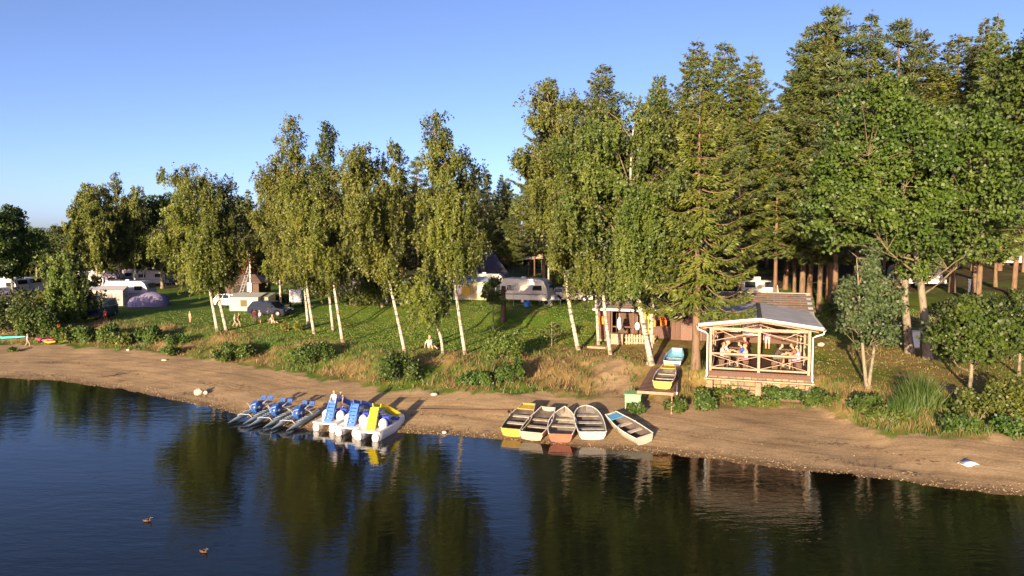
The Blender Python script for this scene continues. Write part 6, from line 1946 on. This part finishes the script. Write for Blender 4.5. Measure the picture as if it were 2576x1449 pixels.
# children on the pedal boats' slides
def on_boat(b, x, y, z):
    M = Matrix.Rotation(b.rotation_euler.z, 4, 'Z')
    return Vector(b.location) + M @ Vector((x, y, z))
person("child in white shirt sitting on top of the left pedal boat's slide", on_boat(PB[0], .02, 1.07, 1.42 - .10), -R(17) + R(180), 'low', (.72, .66, .62), (.66, .6, .58), .62, 'blond', group="children on the pedal boats")
person("child in peach shirt sitting on the blue chute of the left pedal boat", on_boat(PB[0], .10, 1.62, 1.17), -R(17) + R(180), 'low', (.70, .46, .34), (.6, .4, .3), .62, 'blond', group="children on the pedal boats")
# lawn and beach
person("person in mint top sitting on the grass at the lawn edge", on_ground(1082, 876), R(35), 'low', (.34, .48, .36), (.48, .26, .24), 1.0, 'brown')
person("person in red and white standing left of the blue car", on_ground(641, 815), R(20), 'stand', (.60, .10, .10), (.55, .45, .40), .78, 'dark')
person("person in dark shorts standing next to the one in red", on_ground(654, 814), R(-30), 'stand', (.5, .42, .42), (.06, .07, .12), .72, 'brown')
person("person in pale shirt bending over the grass behind the group", on_ground(676, 806), R(60), 'talk', (.66, .58, .52), (.4, .3, .25), .7, 'blond')
person("child crouching on the lawn right of the group", on_ground(686, 813), R(50), 'low', (.40, .28, .22), (.4, .3, .25), .85, 'brown')
person("child walking alone left of the group on the lawn", on_ground(591, 822), R(100), 'walk', (.58, .48, .46), (.40, .28, .26), .66, 'brown')
person("child in dark top walking close behind the lone child", on_ground(601, 821), R(80), 'walk', (.22, .07, .07), (.5, .36, .3), .68, 'dark')
person("small child with bare back on the lawn right of the first big birch's crown", on_ground(478, 812), R(150), 'stand', (.55, .34, .24), (.5, .3, .24), .62, 'blond')
person("person in red standing at the dark van", on_ground(265, 806), R(10), 'stand', (.66, .06, .06), (.5, .06, .06), .62, 'brown')
person("child in white hat and pink trousers walking on the left beach", on_ground(70, 872), R(120), 'walk', (.72, .68, .64), (.62, .24, .26), .62, 'blond')

# ------------------------------------------------------------------ vehicles
GLS = glass("dark_glass")
TYRE = mat("tyre_rubber", (0.02, 0.02, 0.022), 0.8)
RIM = mat("wheel_rim", (0.45, 0.45, 0.47), 0.35, metal=0.6)
CHROME_L = mat("lamp_lens", (0.75, 0.75, 0.72), 0.15)
REDL = mat("red_lens", (0.5, 0.02, 0.02), 0.2)
def wheel(par, x, y, r_=0.31, w=0.2):
    wh = MB().lathe([(r_ * .62, -w / 2), (r_ * .96, -w / 2), (r_, -w * .3), (r_, w * .3), (r_ * .96, w / 2), (r_ * .62, w / 2)], (x, y, r_), 18, 'x').build("tyre", TYRE, par)
    MB().lathe([(0, -w * .42), (r_ * .2, -w * .45), (r_ * .63, -w * .36), (r_ * .63, w * .36), (r_ * .2, w * .45), (0, w * .42)], (x, y, r_), 14, 'x').build("rim", RIM, wh)
def car(label, base, rotz, c, L=4.4, W=1.74, estate=True, H=1.46, group="cars on the campsite", van=False):
    t = thing("parked_car", label, "car" if not van else "van", base, rotz, group)
    paint = mat("car_paint_" + "_".join("%02d" % int(x * 99) for x in c), c, 0.25, 0.06, 2, spec=.6)
    y0, y1 = -L / 2, L / 2
    # side outline: front at -y
    low = [(y0 + .05, .30), (y0 + .02, .55), (y0 + .10, .74), (y0 + 1.15, .90)] if not van else [(y0 + .05, .35), (y0, .7), (y0 + .12, 1.0), (y0 + .75, 1.15)]
    belt = .93 if not van else 1.15
    low += [(y1 - .10, belt), (y1 - .02, .80), (y1, .45), (y1 - .06, .28)]
    arches = []
    for cy in (y1 - .82, y0 + .86):
        arches += [(cy + .40 * math.cos(a), .27 + .42 * math.sin(a)) for a in np.linspace(0, math.pi, 8)]
    out = low + arches
    MB().prism(out, -W / 2, W / 2, 'x').build("body", paint, t)
    if van:
        cab = [(y0 + .70, belt), (y0 + 1.15, H - .06), (y0 + 1.4, H), (y1 - .12, H), (y1 - .02, belt)]
    else:
        cab = [(y0 + 1.10, belt - .03), (y0 + 1.75, H - .05), (y0 + 2.05, H), (y1 - (.55 if estate else 1.1), H - .02), (y1 - (.12 if estate else .45), belt)]
    n = len(cab)
    V = []
    for sx, q in ((-1, 0), (1, 0)):
        for i, (y, z) in enumerate(cab):
            inset = .02 + .16 * (z - belt) / (H - belt) if z > belt else .02
            V.append((sx * (W / 2 - inset), y, z))
    Fc = [tuple(range(n)), tuple(range(2 * n - 1, n - 1, -1))] + [(i, n + i, n + (i + 1) % n, (i + 1) % n) for i in range(n)]
    MB().add(V, Fc).build("cabin", paint, t)
    def xin(z): return W / 2 - (.02 + .16 * (z - belt) / (H - belt)) + .006
    zl, zh = belt + .05, H - .12
    ys = ([cab[0][0] + .42, cab[0][0] + 1.12, cab[0][0] + 2.0, cab[-1][0] - .28] if not van else [cab[0][0] + .32, cab[0][0] + 1.1, cab[0][0] + 2.0, cab[-1][0] - .35])
    for s in (-1, 1):
        for k in range(3):
            a, b = ys[k] + .04, ys[k + 1] - .04
            sh = .22 if k == 0 else 0
            V = [(s * xin(zl), a - sh * .4, zl), (s * xin(zl), b, zl), (s * xin(zh), b - (.12 if k == 2 else 0), zh), (s * xin(zh), a + sh, zh)]
            V += [(v[0] - s * .02, v[1], v[2]) for v in V]
            MB().add(V, [(0, 1, 2, 3), (7, 6, 5, 4), (0, 4, 5, 1), (1, 5, 6, 2), (2, 6, 7, 3), (3, 7, 4, 0)]).build("window", GLS, t)
        for cy in (y1 - .82, y0 + .86):
            wheel(t, s * (W / 2 - .10), cy)
        MB().box((s * (W / 2 - .28), y0 + .05, .63), (.34, .06, .14), bev=.02).build("headlight", CHROME_L, t)
        MB().box((s * (W / 2 - .16), y1 - .03, .74), (.2, .06, .22), bev=.02).build("tail_light", REDL, t)
        MB().box((s * (W / 2 + .07), y0 + 1.45, belt + .06), (.14, .10, .12), bev=.03).build("mirror", paint, t)
    # screens
    for (ya, za), (yb, zb), nm in ((cab[0], cab[1], "windscreen"), (cab[-1], cab[-2], "rear_window")):
        s_ = -1 if nm == "windscreen" else 1
        a = (ya + (yb - ya) * .12, za + (zb - za) * .12); b = (ya + (yb - ya) * .92, za + (zb - za) * .92)
        V = []
        for (y, z), wd in ((a, W / 2 - .10), (b, W / 2 - .22)):
            V += [(-wd, y + s_ * .012, z + .008), (wd, y + s_ * .012, z + .008)]
        V = [V[0], V[1], V[3], V[2]]
        V += [(v[0], v[1] - s_ * .02, v[2] - .01) for v in V]
        MB().add(V, [(0, 1, 2, 3), (7, 6, 5, 4), (0, 4, 5, 1), (1, 5, 6, 2), (2, 6, 7, 3), (3, 7, 4, 0)]).build(nm, GLS, t)
    for s, y in ((-1, y0), (1, y1)):
        MB().box((0, y - s * .03, .40), (W - .12, .12, .20), bev=.04).build("bumper", mat("bumper_grey", (.06, .06, .065), .6), t)
    return t
def caravan(label, base, rotz, L=4.8, W=2.1, H=2.5, c=(0.74, 0.70, 0.62), stripe=(0.35, 0.30, 0.28), group="caravans on the campsite", roofc=None):
    t = thing("caravan", label, "caravan", base, rotz, group)
    z0 = .45
    pr = [(-L / 2 + .10, z0), (-L / 2, z0 + .35), (-L / 2 + .12, z0 + 1.15), (-L / 2 + .45, H - .22), (-L / 2 + .75, H - .06), (L / 2 - .6, H), (L / 2 - .25, H - .10), (L / 2 - .05, H - .55), (L / 2, z0 + .3), (L / 2 - .06, z0)]
    shell = MB().prism(pr, -W / 2, W / 2, 'x').build("shell", mat("caravan_" + "_".join("%02d" % int(x * 99) for x in c), c, .45, .06, 2, dirt=.15), t)
    MB().prism([(-L / 2 + .72, H - .055), (L / 2 - .6, H + .004), (L / 2 - .6, H + .03), (-L / 2 + .72, H - .03)], -W / 2 + .05, W / 2 - .05, 'x').build("roof_skin", mat("caravan_roof", roofc or (0.42, 0.42, 0.45), .6, .15, 2), t)
    MB().box((0, .3, H + .08), (.45, .45, .16), bev=.05).build("roof_vent", WHITE, t)
    for s in (-1, 1):
        for k, y in enumerate((-L * .28, L * .24)):
            MB().box((s * (W / 2 + .006), y, z0 + 1.18), (.03, .95, .52), bev=.008).build("window", GLS, t)
        MB().box((s * (W / 2 + .004), 0, z0 + .55), (.018, L - .3, .13)).build("stripe", mat("caravan_stripe", stripe, .5), t)
        wheel(t, s * (W / 2 - .10), .15, .30, .17)
        MB().box((s * (W / 2 - .15), L / 2 - .01, z0 + .35), (.14, .03, .2)).build("tail_light", REDL, t)
    MB().box((0, -L / 2 + .05, z0 + 1.45), (W - .5, .03, .55), Matrix.Rotation(-.28, 3, 'X')).build("front_window", GLS, t)
    MB().box((W / 2 + .012, L * -.02, z0 + .92), (.03, .62, 1.75), bev=.01).build("door", WHITE, t)
    dr = MB()
    for s in (-1, 1): dr.bar((s * .5, -L / 2 + .1, .47), (0, -L / 2 - 1.1, .45), .06, .09)
    dr.build("drawbar", STEEL_GREY, t)
    MB().tube([(0, -L / 2 - 1.0, .44), (0, -L / 2 - 1.0, .0)], .03, 6).build("jockey_stand", STEEL_GREY, t)
    MB().box((0, -L / 2 - .35, .68), (1.0, .45, .42), bev=.06).build("gas_box", WHITE, t)
    return t
def awning(label, base, rotz, W=3.4, D=2.4, H=2.3, c=(0.66, 0.60, 0.52), roof=(0.30, 0.32, 0.40), group="awnings and tents", panel=None):
    """house-shaped tent: sloping roof, cloth walls with clear panels, zip door and guy poles"""
    t = thing("awning_tent", label, "tent", base, rotz, group)
    cl = cmat("tent", c); rf = cmat("tent", roof)
    he = H * .80
    MB().prism([(-D / 2 - .08, he), (D / 2, H), (D / 2, H + .03), (-D / 2 - .08, he + .03)], -W / 2 - .08, W / 2 + .08, 'x').build("roof_cloth", rf, t)
    for s in (-1, 1):
        MB().prism([(-D / 2, .02), (D / 2, .02), (D / 2, H - .01), (-D / 2, he - .01)], s * W / 2 - .012, s * W / 2 + .012, 'x').build("side_wall", cl, t)
        MB().prism([(-D * .3, .9), (D * .3, .9), (D * .3, he - .2), (-D * .3, he - .25)], s * (W / 2 + .016) - .006, s * (W / 2 + .016) + .006, 'x').build("side_window", mat("clear_foil", (.30, .30, .28), .2), t)
        MB().tube([(s * (W / 2 + .03), -D / 2 - .03, 0), (s * (W / 2 + .03), -D / 2 - .03, he)], .02, 6).build("pole", STEEL_GREY, t)
        MB().tube([(s * (W / 2 + .03), -D / 2 - .03, he), (s * (W / 2 + .3), -D / 2 - 1.0, 0)], .006, 4).build("guy_rope", mat("rope", (0.5, 0.4, 0.25), 0.9), t)
    MB().box((0, -D / 2, he / 2), (W - .03, .02, he - .02)).build("front_wall", cl, t)
    for k in (-1, 0, 1):
        MB().box((k * W * .31, -D / 2 - .016, he * .58), (W * .24, .012, he * .5)).build("front_window" if k else "door_flap", (mat("clear_foil", (.30, .30, .28), .2) if k else cmat("tent", panel or tuple(x * .55 for x in c))), t)
    return t
def dome_tent(label, base, rotz, W=3.0, D=2.6, H=1.6, c=(0.22, 0.19, 0.34), group="awnings and tents"):
    t = thing("dome_tent", label, "tent", base, rotz, group)
    rows = []
    for i in range(11):
        a = math.pi * i / 10
        rows.append([(-W / 2 * math.cos(a) * (1 - .0 * b), D / 2 * math.cos(b) * (.35 + .65 * math.sin(a)) * 1.0, max(0.0, H * math.sin(a) ** .75 * math.sin(b) ** .75)) for b in np.linspace(0, math.pi, 11)])
    MB().sheet(rows, .012).build("cloth", cmat("tent", c), t)
    for s in (-1, 1):
        pts = [(-W / 2 * math.cos(a) * 1.01, s * D / 2 * math.cos(a) * .9, H * 1.015 * math.sin(a) ** .75) for a in np.linspace(0, math.pi, 13)]
        MB().tube(pts, .018, 5).build("pole", cmat("tent", (.10, .10, .14)), t)
    rows = [[(x, -D * .40 - .14 + .30 * (z / 1.0) ** 2 * .8, z) for x in np.linspace(-.45 * (1 - z * .4), .45 * (1 - z * .4), 5)] for z in np.linspace(.03, 1.0, 6)]
    MB().sheet(rows, .008).build("door_flap", cmat("tent", tuple(x * .8 for x in c)), t)
    return t

def G(px, py): return on_ground(px, py)
caravan("cream caravan with grey roof and leaning awning cloth, right of the notice post", G(1325, 763), R(72), 5.0, 2.2, 2.55, (0.78, 0.72, 0.58), roofc=(.5, .5, .52))
aw = thing("sun_sail", "cream awning cloth hanging slack from the caravan by the notice post", "awning", G(1322, 768), R(-18))
rows = [[(x, -1.1 * q, 2.05 - 0.75 * q ** 1.5 - .10 * math.sin(math.pi * (x + .9) / 1.8)) for x in np.linspace(-.9, .9, 9)] for q in np.linspace(0, 1, 6)]
MB().sheet(rows, .01).build("cloth", cmat("tent", (0.72, 0.62, 0.46)), aw)
for s in (-1, 1): MB().tube([(s * .88, -1.1, 0), (s * .88, -1.1, 1.32)], .02, 6).build("pole", STEEL_GREY, aw)
bk = thing("water_tub", "blue plastic tub on the grass before the cream caravan", "tub", G(1325, 772))
MB().lathe([(0.0, .03), (.24, .03), (.24, 0), (.28, .5), (.30, .5), (.26, .03)], n=16).build("tub_body", mat("blue_plastic", (.05, .22, .62), .4), bk)
MB().tube([(-.29, 0, .48), (-.2, 0, .62), (.2, 0, .62), (.29, 0, .48)], .015, 6).build("handle", STEEL_GREY, bk)
for i, (px, py, lab) in enumerate(((1362, 767, "folding chair left of two beside the caravan's shaded end"), (1383, 768, "folding chair at the caravan's drawbar"))):
    t = thing("folding_chair", lab, "chair", G(px, py), R(30 + 40 * i), "folding chairs by the caravan")
    for s in (-1, 1):
        MB().tube([(s * .24, -.22, 0), (s * .24, .2, .45), (s * .24, .28, .95)], .016, 6).build("frame", STEEL_GREY, t); MB().tube([(s * .24, .25, 0), (s * .24, -.22, .45)], .016, 6).build("leg", STEEL_GREY, t)
    MB().box((0, 0, .44), (.46, .42, .025)).build("seat", cmat("cloth", (.5, .48, .5)), t); MB().box((0, .26, .74), (.46, .03, .36), Matrix.Rotation(-.15, 3, 'X')).build("backrest", cmat("cloth", (.5, .48, .5)), t)
car("beige estate car parked right of the cream caravan", G(1440, 758), R(78), (0.42, 0.36, 0.29))
caravan("pale green-white caravan half behind the leaning birch", G(985, 764), R(80), 4.4, 2.1, 2.35, (0.62, 0.60, 0.46))
awning("grey-fronted awning tent at the right end of the pale green caravan", G(1022, 762), R(-8), 2.0, 2.0, 2.1, (0.36, 0.31, 0.32), (0.40, 0.40, 0.42))
awning("awning tent with blue-grey roof behind the wispy birch", G(1190, 752), R(-10), 3.6, 2.4, 2.3, (0.42, 0.36, 0.22), (0.30, 0.36, 0.46), panel=(.4, .3, .1))
yb = thing("yellow_windbreak", "bright yellow cloth windbreak beside the blue-roofed awning tent", "windbreak", G(1173, 756), R(-10))
MB().box((0, 0, 1.1), (.9, .02, .9)).build("cloth", cmat("tent", (.55, .34, .04)), yb)
for s in (-1, 1): MB().tube([(s * .55, 0, 0), (s * .55, 0, 1.7)], .02, 6).build("pole", STEEL_GREY, yb)
caravan("caravan with white front lamp behind the sapling by the notice post", G(1225, 742), R(85), 4.4, 2.1, 2.4, (0.50, 0.47, 0.40), roofc=(.36, .38, .36))
# left camp: whites darkened and tinted to paint in the shade they stand in
awning("white awning tent with clear windows at the left tent row", G(285, 768), R(12), 2.7, 2.3, 2.2, (0.50, 0.43, 0.38), (0.52, 0.49, 0.47))
caravan("long white caravan roof between white awning and purple dome", G(330, 757), R(88), 5.4, 2.2, 2.45, (0.46, 0.42, 0.44), roofc=(.5, .48, .5))
dome_tent("large purple dome tent at the right of the tent row", G(382, 770), R(10), 3.4, 2.8, 1.6, (0.20, 0.17, 0.27))
dome_tent("small lilac dome tent in front of the large purple one", G(346, 771), R(20), 2.0, 1.8, 1.15, (0.30, 0.25, 0.42))
dome_tent("dark blue tent end sticking out right of the large purple dome", G(404, 768), R(-10), 1.6, 2.0, 1.3, (0.08, 0.08, 0.26))
awning("beige awning at the left end of the tent row", G(250, 766), R(8), 2.0, 2.0, 2.1, (0.50, 0.38, 0.30), (0.45, 0.42, 0.42))
car("dark van with pale blue roof among the shrubs by the lawn", G(252, 800), R(8), (0.025, 0.035, 0.06), 4.6, 1.8, True, 1.85, van=True)
caravan("white caravan at the picture's left edge", G(18, 745), R(82), 4.8, 2.1, 2.4, (0.66, 0.62, 0.58)); caravan("second far-left caravan beside the pale birch stem", G(62, 740), R(75), 4.2, 2.1, 2.3, (0.52, 0.50, 0.52))
car("purple-dark car before the far-left caravans", G(38, 750), R(80), (0.07, 0.05, 0.11))
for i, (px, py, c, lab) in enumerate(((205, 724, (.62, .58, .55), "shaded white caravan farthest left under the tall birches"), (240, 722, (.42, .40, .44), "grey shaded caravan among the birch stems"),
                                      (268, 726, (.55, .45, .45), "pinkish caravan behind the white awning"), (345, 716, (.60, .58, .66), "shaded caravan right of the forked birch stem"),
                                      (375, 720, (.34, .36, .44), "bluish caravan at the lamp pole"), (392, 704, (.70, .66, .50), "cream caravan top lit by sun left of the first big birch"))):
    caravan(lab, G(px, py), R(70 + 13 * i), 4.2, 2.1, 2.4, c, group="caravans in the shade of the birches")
car("blue-grey car standing under the forked birch", G(310, 728), R(60), (0.16, 0.18, 0.26)); car("silver car in the shade behind the left tent row", G(222, 735), R(85), (0.30, 0.30, 0.34))
# middle left
car("white estate car beside the brown-roofed kiosk", G(590, 772), R(68), (0.66, 0.68, 0.74))
awning("white awning tent with yellow door in front of the white estate car", G(625, 780), R(-4), 3.0, 2.2, 1.75, (0.50, 0.45, 0.34), (0.36, 0.36, 0.30), panel=(.11, .10, .06))
awning("olive tent adjoining the white awning on the right", G(662, 776), R(-4), 1.9, 2.0, 1.6, (0.30, 0.28, 0.16), (0.24, 0.24, 0.15))
car("dark blue car with shining roof beside the picnic group", G(682, 794), R(74), (0.010, 0.014, 0.035), 4.3)
tr = thing("box_trailer", "small white box trailer left of the close white birch pair", "trailer", G(746, 772), R(10))
MB().box((0, 0, 1.25), (1.2, 1.9, 1.15), bev=.04).build("box_body", WHITE, tr); MB().box((0, -.97, 1.25), (1.0, .02, .95)).build("door", WHITE, tr)
for s in (-1, 1): wheel(tr, s * .62, .1, .28, .15)
MB().bar((0, -.9, .55), (0, -1.9, .5), .08, .08).build("drawbar", STEEL_GREY, tr)
MB().box((0, 0, .62), (1.22, 1.92, .1)).build("chassis", STEEL_GREY, tr)
caravan("sunlit cream caravan glimpsed high between the birches", G(905, 735), R(85), 4.4, 2.1, 2.5, (0.70, 0.62, 0.46)); car("dark car parked in the shade behind the hedge bush", G(1015, 735), R(80), (0.03, 0.03, 0.035))
def lamp(label, px, py, h):
    t = thing("lamp_post", label, "lamp post", G(px, py), 0, "campsite lamp posts")
    MB().tube([(0, 0, 0), (0, 0, h)], [.05, .035], 8).build("pole", STEEL_GREY, t)
    MB().ell((0, 0, h + .18), (.24, .24, .24), 14, 9).build("globe", WHITE, t)
    MB().lathe([(.05, h - .1), (.09, h), (.09, h + .03)], n=10).build("collar", STEEL_GREY, t)
lamp("lamp post with white globe behind the dark sapling", 1247, 752, 2.0); lamp("slim lamp post left of the first big birch", 362, 722, 3.2)
nt_ = thing("notice_post", "thick dark wooden post with a white notice on the lawn", "post", G(1266, 808), R(-4))
MB().tube([(0, 0, -.1), (0.02, 0, 1.2), (-.02, 0, 2.4), (.03, 0, 3.1)], [.27, .23, .22, .19], 12).build("trunk_post", TIMBER_DARK, nt_)
MB().box((-.12, -.28, 1.85), (.34, .03, .5), bev=.006).build("notice", WHITE, nt_)
MB().tube([(.2, 0, 2.6), (.42, -.05, 2.95)], [.07, .05], 7).build("limb_stub", TIMBER_DARK, nt_)
# kiosk with white mast
ki = thing("kiosk", "small kiosk with brown pyramid roof left of the close white birch pair", "kiosk", G(625, 752), R(-8))
MB().box((0, 0, 1.05), (4.2, 3.0, 2.1)).build("wall", TIMBER_DARK, ki)
MB().add([(-2.7, -2.0, 2.05), (2.7, -2.0, 2.05), (2.7, 2.0, 2.05), (-2.7, 2.0, 2.05), (-.9, 0, 2.95), (.9, 0, 2.95)], [(0, 1, 5, 4), (1, 2, 5), (2, 3, 4, 5), (3, 0, 4), (3, 2, 1, 0)]).build("roof", mat("brown_roof", (.13, .08, .058), .8, .3, 3, .3), ki)
MB().box((0, -1.52, 1.25), (2.2, .06, .9)).build("hatch", mat("painted_opening_shade", (.03, .025, .02), .9), ki)  # dark sheet on the closed wall paints the shade inside a hatch
MB().box((0, -1.65, .78), (2.5, .3, .05)).build("counter", PINEWOOD, ki)
MB().box((0, -2.02, 2.06), (5.4, .05, .12)).build("fascia", TIMBER_DARK, ki)
q = G(631, 764)
ms = thing("white_mast", "tall white mast with a white box at half height by the kiosk", "mast", q, 0)
mh = at_y(629, 640, q.y).z - q.z
MB().tube([(0, 0, 0), (0, 0, mh)], [.085, .06], 10).build("pole", WHITE, ms)
MB().box((0, -.2, mh * .34), (.5, .35, 1.0), bev=.03).build("box_body", WHITE, ms)
for k in range(4): MB().lathe([(.085, mh * (.5 + k * .1)), (.088, mh * (.5 + k * .1) + .1)], n=10).build("dark_band", TIMBER_DARK, ms)
ld = thing("ladder", "ladder leaning against the kiosk roof left of the white mast", "ladder", G(606, 764), R(-20))
for s in (-1, 1): MB().bar((s * .2, -.6, 0), (s * .2 + .9, .5, 4.2), .05, .07).build("rail", STEEL_GREY, ld)
for k in range(12):
    f = (k + .6) / 12.5
    MB().bar((-.2 + .9 * f, -.6 + 1.1 * f, 4.2 * f), (.2 + .9 * f, -.6 + 1.1 * f, 4.2 * f), .03, .03).build("rung", STEEL_GREY, ld)
for i, (px, lab) in enumerate(((716, "yellow flowering plant left of two on the lawn"), (750, "yellow flowering plant right of two on the lawn"))):
    bush(px, 832, 14, 20, lab, leaf=leaf_mat("yellow_flowers", (.10, .14, .02), (.22, .22, .04), (.50, .42, .08)), name="flowering_plant", cat="plant", group="yellow plants on the lawn")
# steep-roofed cabin and canopies at the wood's edge
q = G(1215, 712)
cb = thing("steep_roof_cabin", "dark cabin with steep blue-grey roof at the edge of the wood", "cabin", q, R(8))
MB().box((0, 0, .9), (5.4, 4.6, 1.8)).build("wall", TIMBER_DARK, cb)
MB().add([(-3.6, -3.0, .75), (3.6, -3.0, .75), (3.6, 3.0, .75), (-3.6, 3.0, .75), (-.9, 0, 4.4), (1.3, 0, 4.4)], [(0, 1, 5, 4), (1, 2, 5), (2, 3, 4, 5), (3, 0, 4), (3, 2, 1, 0)]).build("roof", mat("slate_blue_roof", (.04, .042, .075), .8, .3, 2, .2), cb)
MB().box((.2, 0, 4.45), (2.3, .3, .14)).build("ridge_cap", mat("roof_pale", (.3, .27, .27), .8), cb)
MB().box((-1.0, -2.33, .95), (.9, .05, 1.7)).build("door", mat("painted_opening_shade", (.03, .025, .02), .9), cb)  # dark sheet on the wall paints the shade of a doorway
def canopy(label, px, py, w, c, h=2.5):
    t = thing("parasol_canopy", label, "parasol", G(px, py), R(5), "canopies at the wood's edge")
    n = 8
    rim = [(w / 2 * math.cos(k * 2 * math.pi / n + .39), w / 2 * math.sin(k * 2 * math.pi / n + .39), h) for k in range(n)]
    for k in range(n):
        a, b = rim[k], rim[(k + 1) % n]
        MB().sheet([[a, b], [tuple((0.5 * x + 0.5 * y) * .5 for x, y in zip(a[:2], a[:2])) + (h + .42,), tuple(.5 * x for x in b[:2]) + (h + .42,)], [(0, 0, h + .75), (0, 0.001, h + .75)]], .012, False).build("cloth_panel", cmat("tent", c), t)
    MB().tube([(0, 0, 0), (0, 0, h + .75)], .035, 8).build("pole", PINEWOOD, t)
    MB().lathe([(0, 0), (.35, 0), (.35, .08), (.06, .12)], n=12).build("foot", CONCRETE, t)
canopy("red canopy at the wood's edge right of the steep-roofed cabin", 1292, 694, 4.4, (.50, .06, .07)); canopy("grey-beige canopy next to the red one", 1330, 693, 3.4, (.36, .30, .28)); canopy("pale brown canopy at the right end of the canopies", 1362, 692, 3.2, (.45, .36, .28))
# right side
caravan("white caravan roof peeping over the hut's shingle roof", ground_pt(at_y(1906, 740, 68).x, 68), R(80), 3.4, 1.9, 2.0, (.66, .60, .52))
caravan("white caravan in deep shade at the right edge of the wood", G(2548, 668), R(85), 4.6, 2.1, 2.4, (.62, .58, .54)); caravan("white caravan behind the huge tree's crown foot", G(2300, 722), R(80), 5.0, 2.1, 2.4, (.72, .66, .54))
bd = thing("white_board", "white upright board beside a bare stem at the dark road", "board", G(2446, 742), R(-10))
MB().box((0, 0, .95), (.8, .05, 1.3), bev=.01).build("panel", WHITE, bd)
for s in (-1, 1): MB().box((s * .35, .05, .5), (.06, .05, 1.0)).build("post", STEEL_GREY, bd)
wb = thing("white_cabinet", "white metal cabinet between the huge tree's two stems", "cabinet", G(2300, 876), R(-12))
MB().box((0, 0, .6), (.55, .4, 1.1), bev=.02).build("body", WHITE, wb); MB().box((-.0, -.21, .62), (.46, .02, .9)).build("door", WHITE, wb); MB().box((0, 0, .03), (.6, .45, .1)).build("plinth", CONCRETE, wb); MB().box((0, -.02, 1.17), (.62, .48, .05)).build("top_cover", WHITE, wb)

# ------------------------------------------------------------------ ducks on the water
def duck(label, px, py, rotz):
    p = at_z(px, py, 0.0)
    t = thing("duck", label, "duck", p, rotz, "ducks on the lake")
    t.scale = (.62,) * 3
    m_ = MB()
    rows = []
    for i in range(11):
        q = i / 10
        w = .105 * math.sin(math.pi * min(.98, max(.03, q ** .8))) ** .7 + .006
        z = .06 + .07 * max(0, (q - .75) / .25) ** 1.5 * -0 + (.06 * (1 - q / .2) if q < .2 else 0)
        rows.append([(w * math.cos(a), .24 - q * .48 if False else -.24 + (1 - q) * .48, z + .075 * math.sin(a) * (w / .11)) for a in np.linspace(0, 2 * math.pi, 11)])
    m_.sheet(rows)
    m_.tube([(0, -.15, .09), (0, -.19, .17), (0, -.20, .22)], [.05, .035, .038], 9)
    m_.ell((0, -.215, .235), (.042, .055, .042), 10, 7)
    m_.build("body", mat("duck_brown", (.075, .042, .028), .7, .35, 25), t)
    MB().ell((0, -.285, .225), (.02, .035, .010), 8, 5).build("bill", mat("bill_yellow", (.5, .33, .06), .5), t)
    for s in (-1, 1):
        MB().ell((s * .085, .02, .095), (.028, .14, .05), 10, 6).build("wing", mat("duck_wing", (.09, .055, .04), .7, .3, 25), t)
duck("brown duck swimming nearest the picture's bottom", 512, 1390, R(70)); duck("brown duck swimming farther out, left of the other", 370, 1312, R(95))
